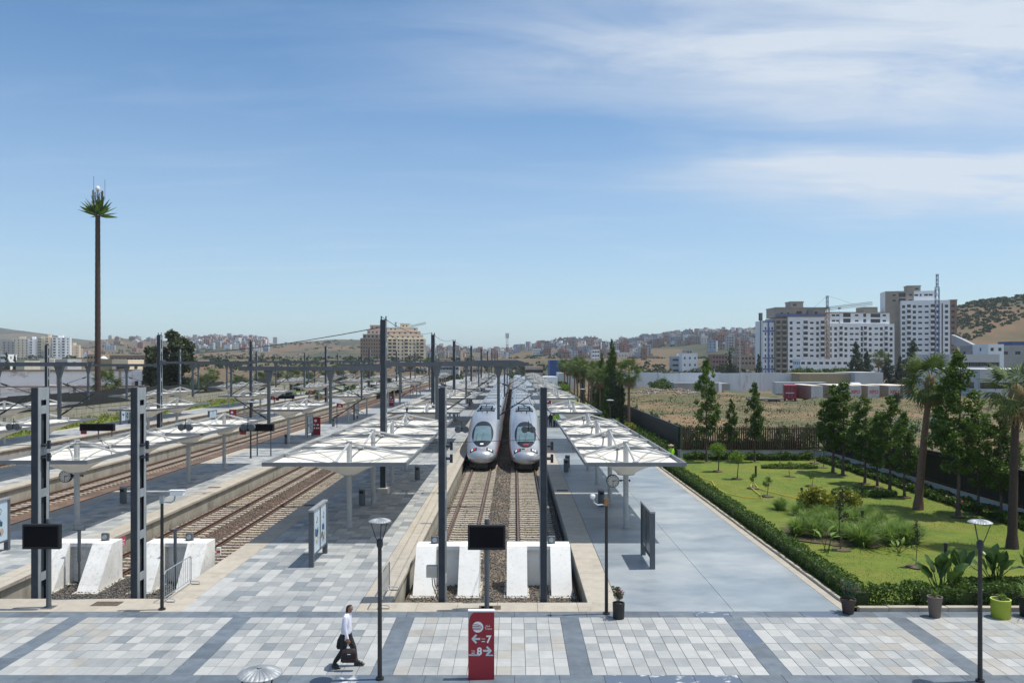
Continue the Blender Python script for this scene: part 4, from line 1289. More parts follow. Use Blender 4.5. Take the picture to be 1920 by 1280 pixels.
def figure(J, mats, waist, wrist_r, wrist_l, name='body'):
    """mats: skin, top, trousers, shoes"""
    E = [('pelvis', 'belly'), ('belly', 'chest'), ('chest', 'neck'), ('neck', 'jaw'), ('jaw', 'head'), ('head', 'crown')]
    Rr = dict(pelvis=(.15, .15), belly=(.155, .155), chest=(.165, .16), neck=(.06, .064), jaw=(.074, .085), head=(.084, .098), crown=(.055, .065))
    for s in 'rl':
        E += [('chest', 'sh_' + s), ('sh_' + s, 'el_' + s), ('el_' + s, 'wr_' + s), ('wr_' + s, 'ha_' + s),
              ('pelvis', 'hip_' + s), ('hip_' + s, 'kn_' + s), ('kn_' + s, 'an_' + s), ('an_' + s, 'to_' + s)]
        Rr.update({'sh_' + s: .082, 'el_' + s: .062, 'wr_' + s: .033, 'ha_' + s: (.022, .04), 'hip_' + s: .118, 'kn_' + s: .086, 'an_' + s: .066, 'to_' + s: .038})
        h = Vector(J['ha_' + s]); w = Vector(J['wr_' + s]); d = (h - w).normalized()
        fwd = Vector((1, 0, 0)); fwd = (fwd - d * fwd.dot(d)).normalized()
        for q in range(4):
            f0 = h + fwd * (-.03 + .02 * q) + d * .02
            J[f'f{q}a_{s}'] = tuple(f0 + d * .035); J[f'f{q}b_{s}'] = tuple(f0 + d * (.06 - .006 * abs(q - 1)) + Vector((0, .02 if s == 'r' else -.02, 0)))
            E += [('ha_' + s, f'f{q}a_{s}'), (f'f{q}a_{s}', f'f{q}b_{s}')]
            Rr[f'f{q}a_{s}'] = .0095; Rr[f'f{q}b_{s}'] = .008
        J['ta_' + s] = tuple(h + fwd * .045 + d * .0); J['tb_' + s] = tuple(h + fwd * .06 + d * .035)
        E += [('wr_' + s, 'ta_' + s), ('ta_' + s, 'tb_' + s)]; Rr['ta_' + s] = .011; Rr['tb_' + s] = .009
    E += [('jaw', 'nose')]
    J['nose'] = tuple(Vector(J['jaw']) + Vector((.105, 0, .045))); Rr['nose'] = .014
    me = body_mesh(J, E, Rr, 'pelvis', name)
    for m in mats: me.materials.append(m)
    nz = J['neck'][2]
    for p in me.polygons:
        c = p.center; p.use_smooth = True
        near_hand = any((Vector(J['ha_' + s]) - c).length < .135 and (Vector(J['wr_' + s]) - c).length < .2 and (c - Vector(J['el_' + s])).length > (Vector(J['wr_' + s]) - Vector(J['el_' + s])).length - .01 for s in 'rl')
        if c.z > nz + .012: i = 0
        elif near_hand: i = 0
        elif c.z < .09 or any((Vector(J['to_' + s]) - c).length < .10 for s in 'rl'): i = 3
        elif c.z < waist and not any(min((Vector(J['el_' + s]) - c).length, (Vector(J['wr_' + s]) - c).length) < .13 for s in 'rl'): i = 2
        else: i = 1
        p.material_index = i
    return me

def hair_mesh(J, m, body):
    """hair grown from the head surface: the scalp faces lifted along their normals"""
    h = Vector(J['head']); vs = body.vertices; fs = []
    for p in body.polygons:
        d = p.center - h
        if d.z > -.115 and (p.center - h).length < .2 and p.center.z > J['jaw'][2] - .045 and (d.z > .022 + d.x * .42 or d.x < -.012 + min(0, d.z) * .25):
            fs.append(list(p.vertices))
    ids = sorted({v for f in fs for v in f}); mp_ = {v: k_ for k_, v in enumerate(ids)}
    me = bpy.data.meshes.new('hair')
    me.from_pydata([tuple(vs[v].co + vs[v].normal * .013) for v in ids], [], [[mp_[v] for v in f] for f in fs])
    me.materials.append(m)
    for p in me.polygons: p.use_smooth = True
    return me
def ears(J, m):
    c = Vector(J['head']); b = MB()
    for s in (-1, 1): b.obox(c + Vector((-.01, s * .094, -.02)), (1, 0, 0), (0, 1, 0), (0, 0, 1), .018, .008, .03)
    return b.mesh('ear', m)

J = dict(pelvis=(-.02, 0, .96), belly=(0, 0, 1.12), chest=(.02, 0, 1.34), neck=(.045, 0, 1.50), jaw=(.075, 0, 1.575), head=(.085, 0, 1.655), crown=(.075, 0, 1.71),
         sh_r=(.01, -.185, 1.40), el_r=(.0, -.245, 1.12), wr_r=(.085, -.265, .86), ha_r=(.10, -.27, .79),
         sh_l=(.03, .185, 1.40), el_l=(-.06, .25, 1.13), wr_l=(-.12, .26, .88), ha_l=(-.13, .26, .81),
         hip_r=(-.03, -.09, .88), kn_r=(-.07, -.10, .50), an_r=(-.335, -.11, .135), to_r=(-.19, -.125, .045),
         hip_l=(0, .09, .88), kn_l=(.17, .10, .50), an_l=(.235, .10, .115), to_l=(.43, .10, .075))
man = thing('person', 'man in white shirt and black trousers striding across the plaza with a briefcase', 'person', (-4.65, 22.05, 0))
mb_ = figure(J, [M['skin'], M['shirt'], M['trousers'], M['shoe']], .955, .8, .8)
put('body', mb_, man)
put('hair', hair_mesh(J, M['hair'], mb_), man)
put('ear', ears(J, M['skin']), man)
for s in 'rl':
    a = Vector(J['an_' + s]); t_ = Vector(J['to_' + s])
    d = (t_ - a); pitch = d.z; d.z = 0; d.normalize()
    heel = Vector((a.x, a.y, max(.02, a.z - .085))) - d * .05; toe = Vector((t_.x, t_.y, max(.02, t_.z - .03))) + d * .05
    b = MB(); rings = []
    for q, (w, hh) in enumerate(((.032, .075), (.042, .085), (.044, .085), (.046, .06), (.048, .05), (.044, .042), (.026, .028))):
        p = heel.lerp(toe, q / 6)
        rings.append([tuple(p + Vector((0, w * cy, hh * cz))) for cy, cz in ((-1, -.22), (-1, .45), (-.6, .9), (0, 1), (.6, .9), (1, .45), (1, -.22), (0, -.26))])
    b.loft(rings, 0, True, True)
    b.build('shoe', M['shoe'], man, smooth=True)
bag = thing('briefcase', 'black soft briefcase with red piping carried in the hand of the walking man', 'briefcase', (-4.65 + .115, 22.05 - .27, .24))
b = MB(); b.loft([[(x * (.215 - i_), y * (.07 - i_ * .4), z) for x, y in ((-1, -.7), (-.9, -1), (.9, -1), (1, -.7), (1, .7), (.9, 1), (-.9, 1), (-1, .7))] for z, i_ in ((0, .03), (.03, 0), (.26, 0), (.33, .03), (.36, .07))], 0, True, True)
b.build('body', M['bag'], bag, smooth=True)
b = MB(); b.path([(-.17, -.074, .07), (.19, -.074, .10)], .004, 4); b.path([(-.18, -.074, .22), (-.1, -.076, .29), (.1, -.076, .30), (.18, -.074, .26)], .004, 4); b.path([(-.19, -.073, .07), (-.19, -.073, .22)], .004, 4)
b.build('piping', M['bag_piping'], bag)
b = MB(); b.path([(-.09, 0, .36), (-.07, 0, .44), (.05, 0, .45), (.09, 0, .36)], .013, 6); b.build('handle', M['bag'], bag)
b = MB(); b.box(-.03, .06, -.079, -.074, .225, .25); b.build('badge', M['sign_white'], bag)
b = MB(); b.path([(-.2, -.03, .08), (-.22, -.05, -.02), (-.18, -.05, -.06), (-.14, -.04, .0)], .006, 4); b.build('strap', M['sign_pale'], bag)
b = MB(); b.loft([[(x * w + ox, y * .05, z) for x, y in ((-1, -.5), (-.6, -1), (.6, -1), (1, -.5), (1, .5), (.6, 1), (-.6, 1), (-1, .5))] for z, w, ox in ((0, .07, -.05), (.06, .12, -.03), (.25, .12, .0), (.42, .07, .04), (.46, .03, .05))], 0, True, True)
tag(b.build('jacket', M['trousers'], None, (-4.65 - .19, 22.05 + .24, .42), smooth=True), 'dark folded jacket hanging at the far side of the walking man', 'jacket')

JS = dict(pelvis=(0, 0, .95), belly=(0, 0, 1.12), chest=(0, 0, 1.34), neck=(.02, 0, 1.50), jaw=(.045, 0, 1.575), head=(.05, 0, 1.655), crown=(.045, 0, 1.71),
          sh_r=(0, -.185, 1.40), el_r=(-.03, -.26, 1.12), wr_r=(.08, -.25, .90), ha_r=(.11, -.25, .83),
          sh_l=(0, .185, 1.40), el_l=(-.02, .26, 1.12), wr_l=(.1, .25, .91), ha_l=(.13, .25, .84),
          hip_r=(0, -.09, .88), kn_r=(.01, -.11, .50), an_r=(-.02, -.12, .12), to_r=(.14, -.14, .04),
          hip_l=(0, .09, .88), kn_l=(.03, .11, .50), an_l=(.0, .12, .12), to_l=(.16, .14, .04))
wk = figure(dict(JS), [M['skin'], M['hivis'], M['navy'], M['shoe']], .90, .8, .8)
wk2 = figure(dict(JS), [M['skin'], M['navy'], M['navy'], M['shoe']], .90, .8, .8)
hm = hair_mesh(JS, M['hair'], wk)
for (x, y, rz, me, lab) in ((4.55, 101, 1.2, wk2, 'person in dark clothes in the group under the far garden platform canopy'), (5.0, 100.2, 2.6, wk, 'worker in a hi-vis vest at the front of the group on the garden platform'),
                            (5.45, 101.6, -1.9, wk, 'worker in a hi-vis vest behind the others on the garden platform'), (4.1, 102.5, .4, wk2, 'person in navy standing beside the train in the group of workers'), (2.85, 96, 1.5, wk, 'worker in a hi-vis top alone at the platform edge by the train door')):
    t = thing('person', lab, 'person', (x, y, .003), 'workers standing on the garden platform', rz)
    put('body', me, t); put('hair', hm, t)
t = thing('person', 'gardener in hi-vis and a straw hat among the flower beds behind the canopy', 'person', (12.3, 62.5, .06), None, 2.2)
put('body', wk, t)
b = MB(); b.lathe([(.24, 1.70), (.235, 1.715), (.12, 1.73), (.10, 1.80), (0.02, 1.81)], 18, (.05, 0, 0)); b.build('hat', M['hat'], t)

# ------------------------------------------------------------------ foliage tools
def quads(P, S, flat=.0, name='leaf', mats=None, aspect=.55, mi=None):
    """leaf sized quads at points P with sizes S, randomly turned; flat pulls their normals up"""
    P = np.asarray(P, float); n = len(P); S = np.broadcast_to(S, (n,))
    a = rng.normal(size=(n, 3)); a[:, 2] *= (1 - flat); a /= np.linalg.norm(a, axis=1)[:, None]
    b = rng.normal(size=(n, 3)); b[:, 2] *= (1 - flat)
    b -= a * (a * b).sum(1)[:, None]; b /= np.linalg.norm(b, axis=1)[:, None]
    s = S[:, None]
    V = np.stack([P - a * s * .5, P + b * s * aspect * .5 - a * s * .05, P + a * s * .5, P - b * s * aspect * .5 - a * s * .05], 1)
    Fc = np.arange(4 * n).reshape(n, 4)
    return np_mesh(name, V.reshape(-1, 3), Fc, mats, mi)

def clumped(centres, radii, n, squash=1.0, shell=.55):
    c = np.asarray(centres, float); r = np.asarray(radii, float)
    w = r ** 2; i = rng.choice(len(c), n, p=w / w.sum())
    d = rng.normal(size=(n, 3)); d /= np.linalg.norm(d, axis=1)[:, None]
    rad = r[i] * (shell + (1 - shell) * rng.random(n)) * (1 + .12 * rng.normal(size=n))
    d[:, 2] *= squash
    return c[i] + d * rad[:, None]

def trunk_mesh(h, r0, r1, limbs, m, wob=.05, name='trunk', n=8):
    b = MB(); pts = []; rs = []
    for i in range(8):
        t = i / 7
        pts.append((wob * math.sin(3.1 * t + h), wob * math.cos(2.3 * t + h) - wob, h * t)); rs.append(r0 + (r1 - r0) * t + (r0 * .5 * max(0, .12 - t) / .12))
    b.path(pts, rs, n)
    for (z, ln, az, up) in limbs:
        t = z / h; r = (r0 + (r1 - r0) * t) * .55
        p = Vector((wob * math.sin(3.1 * t + h), wob * math.cos(2.3 * t + h) - wob, z))
        q = p + Vector((math.cos(az) * ln, math.sin(az) * ln, up * ln))
        mid = p.lerp(q, .5) + Vector((0, 0, -.06 * ln))
        b.path([p, mid, q], [r, r * .7, r * .3], 5)
    return b.mesh(name, m, True)

def tree_kit(nm, h, bare, rad, prof, leafm, barkm, nleaf, size, nclump=60, r0=.075, clump=.42, seed=0):
    """prof(t): crown half width fraction along the crown, 0 bottom to 1 top"""
    global rng
    keep = rng; rng = np.random.default_rng(100 + seed)
    rs = random.Random(seed)
    k = Kit(nm)
    limbs = []; cen = []; rr = []
    for i in range(nclump):
        t = (i + rs.random()) / nclump
        z = bare + (h - bare) * t
        w = rad * prof(t)
        az = rs.random() * 6.283; f = w * math.sqrt(rs.random()) * .9
        cen.append((f * math.cos(az), f * math.sin(az), z)); rr.append(max(.16, clump * rad * (.55 + .6 * rs.random()) * (.4 + .6 * prof(t))))
        if i % 3 == 0 and z - f * .9 > bare * .8: limbs.append((max(bare * .8, z - f * .9), max(f, .1), az, .9))
    k.add('trunk', trunk_mesh(h * .93, r0, .015, limbs, barkm, .05))
    P = clumped(cen, rr, nleaf, .95, .35)
    P = P[P[:, 2] > bare * .8]
    k.add('crown', quads(P, rng.uniform(size * .6, size * 1.3, len(P)), .15, 'crown', leafm, .7))
    rng = keep
    return k

ovoid = lambda t: max(.10, (math.sin(math.pi * min(1, (t * .90 + .07))) ** .75) * (1.0 - .42 * t))
cone = lambda t: max(.05, (1 - t) ** .75 * min(1, t * 6 + .35))
column = lambda t: max(.12, min(1, t * 8 + .4) * (1 - t ** 5 * .85))
ball = lambda t: max(.2, math.sqrt(max(0, 1 - (2 * t - 1) ** 2)))
YT = [tree_kit('young_tree', 7.0, 1.9, 1.3, ovoid, M['leaf'], M['bark'], 6400, .135, 72, clump=.30, seed=s) for s in range(4)]
YTD = [tree_kit('young_tree', 7.0, 2.0, 1.2, ovoid, M['leaf_hedge'], M['bark'], 6400, .135, 72, clump=.32, seed=s + 9) for s in range(2)]
GLOBE = tree_kit('globe_tree', 2.0, 1.25, .55, ball, M['leaf_lime'], M['bark'], 2600, .07, 40, .04, .5, seed=21)
SAPL = tree_kit('sapling', 1.1, .62, .26, ball, M['leaf'], M['bark'], 420, .07, 14, .018, .5, seed=22)
STICK = tree_kit('sapling', 2.7, 1.2, .28, cone, M['leaf_olive'], M['bark'], 260, .12, 14, .022, .5, seed=23)
CYPR = tree_kit('cypress', 9.0, .5, .62, column, M['leaf_dark'], M['dark_bark'], 6000, .17, 90, .10, .6, seed=24)
CONI = tree_kit('conifer', 11.0, 1.0, 2.5, cone, M['leaf_hedge'], M['dark_bark'], 9000, .24, 120, .16, .34, seed=25)
PINE = tree_kit('conifer', 10.0, .6, 2.6, cone, M['leaf_dark'], M['dark_bark'], 3600, .42, 70, .2, .4, seed=26)
BROAD = tree_kit('broad_tree', 9.0, 1.0, 3.3, ball, M['leaf_olive'], M['bark'], 17000, .36, 24, .22, .36, seed=28)
BUSHK = [tree_kit('bush', 1.3, .1, .95, ball, M[mn], M['bark'], 2200, .17, 26, .03, .5, seed=30 + i) for i, mn in enumerate(('leaf_hedge', 'leaf_teal', 'leaf_olive', 'leaf_gold', 'leaf_lime'))]
FBUSH = [tree_kit('bush', 2.6, .1, 2.2, ball, M[mn], M['bark'], 1100, .42, 22, .06, .5, seed=40 + i) for i, mn in enumerate(('leaf_hedge', 'leaf_olive', 'leaf_teal', 'leaf_dark'))]

# fan palms
def frond_arrays(seed, Lp=.85, Lb=.95, droop=.25, nb=18):
    rs = np.random.default_rng(seed)
    V = []; Fq = []
    def q(a, b_, c, d):
        i = len(V); V.extend([a, b_, c, d]); Fq.append((i, i + 1, i + 2, i + 3))
    pet = [np.array((Lp * t, 0, -droop * .5 * t * t)) for t in (0, .5, 1)]
    for i in range(2):
        w = .022
        q(pet[i] + (0, -w, 0), pet[i + 1] + (0, -w * .7, 0), pet[i + 1] + (0, w * .7, 0), pet[i] + (0, w, 0))
    o = pet[2]
    for i in range(nb):
        a = (i / (nb - 1) - .5) * 2 * math.radians(112)
        ln = Lb * (1 - .28 * abs(a / 2)) * rs.uniform(.88, 1.08)
        d = np.array((math.cos(a), math.sin(a), .0)); n = np.array((-math.sin(a), math.cos(a), 0))
        fold = .10 * (1 if i % 2 else -1)
        p1 = o + d * ln * .5 + np.array((0, 0, -.04 - droop * .14 + fold * .25)); p2 = o + d * ln + np.array((0, 0, -droop * (.55 + .5 * rs.random()) - .08))
        w1 = .5 * ln * math.radians(224) / nb * .98
        q(o, p1 - n * w1 * .5, p1 + np.array((0, 0, .012)), p1 + n * w1 * .5)
        q(p1 - n * w1 * .5, p2, p1 + n * w1 * .5, p1 + np.array((0, 0, .012)))
    return np.array(V), np.array(Fq)
FR = [frond_arrays(s, droop=.2 + .12 * s) for s in range(3)]
FRM = [np_mesh('frond', v, f, M['leaf_palm']) for v, f in FR]
FRD = np_mesh('dead_frond', *frond_arrays(9, droop=.5), M['leaf_dead'])
def palm_trunk(h, r0, r1, lean=(0, 0), m=None):
    b = MB(); pts = []; rs = []
    for i in range(22):
        t = i / 21
        pts.append((lean[0] * t ** 1.2, lean[1] * t ** 1.2, h * t)); rs.append((r0 + (r1 - r0) * t) * (1 + .05 * (i % 2)) + r0 * .35 * max(0, .1 - t) / .1)
    b.path(pts, rs, 12)
    return b.mesh('trunk', m or M['palm_bark'], True)
def palm_angles(n, seed, lo=-58, hi=80):
    rs = random.Random(seed); out = []
    for i in range(n):
        t = (i + .5) / n
        out.append((i * 2.39996 + rs.uniform(-.2, .2), R(hi + (lo - hi) * t ** .85 + rs.uniform(-8, 8)), rs.uniform(-.4, .4)))
    return out
def big_palm(x, y, h, lean, sc, label, bark, nfr=38, seed=1, r0=.23):
    t = thing('palm_tree', label, 'palm tree', (x, y, .04), 'tall fan palms in the garden')
    put('trunk', palm_trunk(h, r0, r0 * .62, lean, bark), t)
    top = Vector((lean[0], lean[1], h))
    b = MB(); b.lathe([(.15, -.7), (.30, -.45), (.33, -.1), (.22, .25), (.05, .42)], 12, (0, 0, 0)); put('crown_base', b.mesh('crown_base', M['leaf_dead'], True), t, top)
    for i, (az, el, roll) in enumerate(palm_angles(nfr, seed)):
        dead = el < R(-42)
        put('dead_frond' if dead else 'frond', FRD if dead else FRM[i % 3], t, top + Vector((0, 0, .1)), (roll, -el, az), (sc, sc, sc))
    return t
def palm_kit(seed, h, sc, nfr=34, skirt=True, r0=.2):
    k = Kit('palm_tree')
    k.add('trunk', palm_trunk(h, r0, r0 * .65, (.25 * math.sin(seed), .2 * math.cos(seed * 2)), M['palm_bark']))
    Vs, Fs, mi = [], [], []; off = 0
    top = np.array((.25 * math.sin(seed), .2 * math.cos(seed * 2), h + .1))
    for i, (az, el, roll) in enumerate(palm_angles(nfr, seed, -70 if skirt else -40)):
        v, f = FR[i % 3]
        Mx = np.array((Matrix.Rotation(az, 3, 'Z') @ Matrix.Rotation(-el, 3, 'Y') @ Matrix.Rotation(roll, 3, 'X')))
        Vs.append((v * sc) @ Mx.T + top); Fs.append(f + off); off += len(v); mi += [1 if el < R(-38) else 0] * len(f)
    k.add('crown', np_mesh('crown', np.concatenate(Vs), np.concatenate(Fs), [M['leaf_palm'], M['leaf_dead']], mi))
    return k
PK = [palm_kit(1, 6.6, 1.15), palm_kit(2, 6.0, 1.15), palm_kit(3, 7.0, 1.2), palm_kit(5, 4.2, 1.7, 40, r0=.28)]

# ------------------------------------------------------------------ garden
g = MB()
def lawn_sheet(x0, x1, y0, y1, step, amp=.035):
    nx, ny = max(1, int((x1 - x0) / step)), max(1, int((y1 - y0) / step))
    X, Y = np.meshgrid(np.linspace(x0, x1, nx + 1), np.linspace(y0, y1, ny + 1))
    Z = .03 + amp * (np.sin(X * 1.3 + Y * .6) + np.sin(Y * 1.9 - X * .7) + np.sin(X * .31 + Y * .23) * 1.6) * .4
    V = np.stack([X, Y, Z], 2).reshape(-1, 3)
    i = np.arange(ny)[:, None] * (nx + 1) + np.arange(nx)[None]
    Fc = np.stack([i, i + 1, i + nx + 2, i + nx + 1], 2).reshape(-1, 4)
    return V, Fc
v, f = lawn_sheet(11.55, 27.2, 27.3, 68.6, .6)
tag(put('lawn', np_mesh('lawn', v, f, M['lawn'], smooth=True)), kind='structure')
v, f = lawn_sheet(11.55, 14.2, 68.6, 260, 2)
tag(put('lawn', np_mesh('lawn', v, f, M['lawn'], smooth=True)), kind='structure')
# short blades over the near lawn
n = 45000
P = np.stack([rng.uniform(11.7, 26.4, n), 27.6 + 40 * rng.random(n) ** 1.5, rng.uniform(.03, .055, n)], 1)
tag(put('lawn_grass', quads(P, rng.uniform(.03, .065, n), .5, 'lawn_grass', [M['leaf_lawn'], M['lawn']], .4, rng.choice(2, n, p=(.25, .75)))), kind='stuff')

# kerb stones along the garden
kb = MB().bevbox(-.06, .06, .005, .995, -.1, .10, .012).mesh('kerb_stone', M['concrete'])
o = bpy.data.objects.new('garden_kerb', None); link(o); o['kind'] = 'structure'
for i in range(60): put('kerb_stone', kb, o, (11.5 + random.uniform(-.012, .012), PLY + .2 + i, random.uniform(-.015, .01)))
kb2 = MB().bevbox(.005, .995, -.11, .11, -.1, .14, .015).mesh('kerb_stone', M['concrete'])
for i in range(12): put('kerb_stone', kb2, o, (11.65 + i, PLY + .13, random.uniform(-.008, .008)))

def hedge(name, label, x0, x1, y0, y1, h, m, n, size, cat='hedge', z0=.02, core=True, group=None, wave=0, flowers=0):
    t = thing(name, label, cat, ((x0 + x1) / 2, (y0 + y1) / 2, z0), group)
    hx, hy = (x1 - x0) / 2, (y1 - y0) / 2
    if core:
        MB().box(-hx * .72, hx * .72, -hy + .06, hy - .06, 0, h * .72).build('light_blocking_core', M['leaf_dark'], t)  # solid dark box added inside the leaves to block light
    P = np.stack([rng.uniform(-hx, hx, n), rng.uniform(-hy, hy, n), rng.uniform(.04, h, n)], 1)
    # push points to the skin of the block
    fsel = rng.random(n); side_n = fsel < .75
    q = rng.random(n)
    top = q < .42; sx = (q >= .42) & (q < .85)
    lng = hy > hx
    P[:, 2] = np.where(top & side_n, h * rng.uniform(.86, 1.03, n), P[:, 2])
    a = 0 if lng else 1; hh = hx if lng else hy
    P[:, a] = np.where(sx & side_n, np.sign(P[:, a]) * hh * rng.uniform(.8, 1.05, n), P[:, a])
    b_ = 1 - a
    lump = np.sin(P[:, b_] * 4.1) * .05 + np.sin(P[:, b_] * 9.7 + 1) * .05 + np.sin(P[:, b_] * 1.3 + 2) * .06
    P[:, 2] += (lump + wave * np.sin(P[:, b_] * 2.6)) * P[:, 2] / h * h * 1.0
    P[:, a] += np.sin(P[:, b_] * 6.3 + 2) * .04 * np.sign(P[:, a])
    P[:, 2] = np.maximum(P[:, 2], .02)
    put('foliage', quads(P, rng.uniform(size * .6, size * 1.4, n), .1, 'foliage', m, .6), t)
    if flowers:
        Pf = np.stack([rng.uniform(-hx, hx, flowers), rng.uniform(-hy, hy, flowers), rng.uniform(h * .6, h * 1.1, flowers)], 1)
        tag(put('flowers', quads(Pf, .13, 0, 'flowers', M['petal'], .9), t), kind='stuff')
    return t
hedge('hedge', 'low clipped hedge running along the edge of the polished platform', 11.7, 12.35, 27.4, 100, .62, M['leaf_hedge'], 42000, .09)
hedge('hedge', 'clipped hedge between the lawn and the plaza behind the flowerpots', 12.3, 24, 27.3, 27.95, .66, M['leaf_hedge'], 11000, .10, wave=.10)
hedge('flower_bed', 'dark leafy flower bed along the white wall under the young trees', 25.3, 26.45, 34, 67, .42, M['leaf_hedge'], 15000, .15, 'flower bed', flowers=130, wave=.2)
hedge('flower_bed', 'leafy flower bed with red flowers in front of the slatted wooden fence', 14.4, 25.2, 66.9, 68.2, .5, M['leaf_hedge'], 9000, .15, 'flower bed', flowers=60, wave=.2)
hedge('flower_bed', 'long rose bed along the dark fence behind the platform canopies', 12.9, 14.0, 68.7, 118, .95, M['leaf_hedge'], 14000, .17, 'flower bed', flowers=120, wave=.2)
hedge('ground_cover', 'dark green block of low ground cover beside the banana plants at the front hedge', 16.3, 22, 28.0, 30.0, .32, M['leaf_hedge'], 12000, .10, 'ground cover')

# low wall and slatted fences
def garden_wall(x0, y0, x1, y1, label):
    t = thing('garden_wall', label, 'wall', (x0, y0, 0), 'low pale walls round the garden')
    d = Vector((x1 - x0, y1 - y0, 0)); ln = d.length; d.normalize(); nrm = Vector((-d.y, d.x, 0))
    n = max(1, int(ln / 3.0)); w = ln / n
    for i in range(n):
        c = d * (w * (i + .5))
        b = MB(); b.obox((0, 0, .30), d, nrm, (0, 0, 1), w / 2 - .004, .12, .36); b.build('wall_panel', M['wall_grey'], t, c)
        b = MB(); b.obox((0, 0, .685), d, nrm, (0, 0, 1), w / 2 - .002, .15, .024); b.build('wall_cap', M['concrete'], t, c)
    return t
def slat_fence(x0, y0, x1, y1, z0, h, m, label, pitch=.19, limit=300, depth=.10, wid=.035, grp='slatted fences round the garden'):
    t = thing('slat_fence', label, 'fence', (x0, y0, z0), grp)
    d = Vector((x1 - x0, y1 - y0, 0)); ln = d.length; d.normalize(); nrm = Vector((-d.y, d.x, 0))
    b = MB(); b.obox((0, 0, h / 2), d, nrm, (0, 0, 1), wid, depth, h / 2); me = b.mesh('slat', m)
    n = int(ln / pitch)
    for i in range(min(n, limit)):
        put('slat', me, t, d * (pitch * (i + .5)) + Vector((0, 0, random.uniform(-.006, .006))))
    if n > limit:
        b = MB()
        for i in range(limit, n): b.obox(d * (pitch * (i + .5)) + Vector((0, 0, h / 2)), d, nrm, (0, 0, 1), wid, depth, h / 2)
        tag(b.build('slat_row', m, t), kind='stuff')
    for z in (.15, h - .2):
        b = MB(); b.obox(d * ln / 2 + nrm * (depth + .02) + Vector((0, 0, z)), d, nrm, (0, 0, 1), ln / 2, .018, .03); b.build('rail', M['fence_dark'], t)
    return t
garden_wall(26.62, 30, 26.62, 68.6, 'low pale wall under the dark fence on the right side of the garden')
garden_wall(14.25, 68.74, 26.5, 68.74, 'low pale wall under the wooden slat fence at the back of the garden')
garden_wall(14.25, 69.0, 14.25, 150, 'low pale wall running back along the strip of palms')
slat_fence(14.35, 68.74, 26.5, 68.74, .71, 2.0, M['fence_wood'], 'brown slatted fence across the back of the garden')
slat_fence(26.62, 30, 26.62, 68.6, .71, 2.0, M['fence_dark'], 'tall black slatted fence on the right side of the garden behind the young trees', pitch=.135, wid=.045)
slat_fence(14.25, 69.0, 14.25, 150, .71, 2.0, M['fence_dark'], 'black slatted fence running back from the wooden fence past the palms', pitch=.27, wid=.09)

def gp(px, py, z=0.05):
    y = FOC * (EYE - z) / (py - 674); return (px - 965) * y / FOC, y
# young trees
def mulch(x, y, r, owner):
    b = MB(); n = 18
    b.lathe([(r, 0), (r * .7, .03), (.02, .035)], n, (0, 0, .02)); 
    return b
MU = MB().lathe([(.40, .0), (.27, .03), (.02, .025)], 18).mesh('mulch_ring', M['soil'], True)
def plant_tree(kit, px, py, top, label, group, h0, wide=1.0, cat='tree'):
    x, y = gp(px, py); s = (py - top) * y / FOC / h0
    t = kit.place(label, cat, (x, y, .045), group, random.uniform(0, 6.28), (s * wide, s * wide, s))
    put('mulch_ring', MU, t, (0, 0, .03 / s), (0, 0, 0), (1 / (s * wide),) * 2 + (1 / s,))
    return t
yl = [(1561, 886, 722, 1.15, 'first tree of the row by the right garden wall, next to the wooden fence corner'), (1579.5, 890, 716, 1.2, 'second tree of the row by the right garden wall, leaning on the first'),
      (1621, 906, 742, 1.0, 'slim young tree, third in the row by the right garden wall'), (1645, 912, 772, 1.1, 'shorter young tree, fourth in the row by the right garden wall'),
      (1667.6, 920, 742, 1.1, 'tall slim young tree, fifth in the row by the right garden wall'), (1695.8, 931, 772, 1.0, 'young tree just in front of the leaning palm by the right wall'),
      (1796, 968, 660, .92, 'tallest leafy young tree, between the two big palms'), (1833, 962, 762, 1.0, 'young tree behind the tallest one, close to the dark fence'), (1876, 974, 765, 1.05, 'young tree beside the trunk of the second big palm')]
for i, (px, py, top, wd, lab) in enumerate(yl):
    plant_tree(YT[i % 4], px, py, top, lab, 'young trees along the right garden wall', 7.0, wd * 1.18)
for i, (px, py, top, wd, lab) in enumerate([(1325, 866, 674, .9, 'tall narrow tree by the left end of the wooden fence'), (1371, 864, 748, .85, 'short dark tree in the middle of the wooden fence'), (1415, 866, 718, .95, 'dark narrow tree right of the middle of the wooden fence')]):
    plant_tree(YT[(i + 1) % 4] if i == 0 else YTD[i % 2], px, py, top, lab, 'trees in front of the wooden fence', 7.0, wd)
plant_tree(GLOBE, 1345, 883, 831, 'lime green globe tree, the farther of two on the lawn', 'lime globe trees', 2.0, 1.0)
plant_tree(GLOBE, 1382, 897, 846, 'lime green globe tree, the nearer of two on the lawn', 'lime globe trees', 2.0, 1.0)
for (px, py, top, lab) in ((1412, 915, 889, 'tiny round sapling ringed by the yellow hose'), (1439, 930, 895, 'tiny round sapling near the yellow hose and the grass clumps'), (1481, 893, 866, 'thin sapling beside the far round flower patch'), (1522, 911, 884, 'small forked sapling on the open lawn')):
    plant_tree(SAPL, px, py, top, lab, 'saplings on the lawn', 1.1, 1.0, 'sapling')
for (px, py, top, lab) in ((1578, 1030, 913, 'tall thin sapling with bare stem in front of the grass clumps'), (1616, 953, 905, 'thin sapling in front of the dark ground cover patch'), (1718, 1062, 975, 'thin bare sapling right of the grass clumps'), (1461, 871, 800, 'bare stick of a sapling near the back flower bed'), (1527, 868, 815, 'thin sapling at the corner of the wooden fence'), (1542, 876, 810, 'staked sapling at the garden corner')):
    plant_tree(STICK, px, py, top, lab, 'saplings on the lawn', 2.7, 1.0, 'sapling')

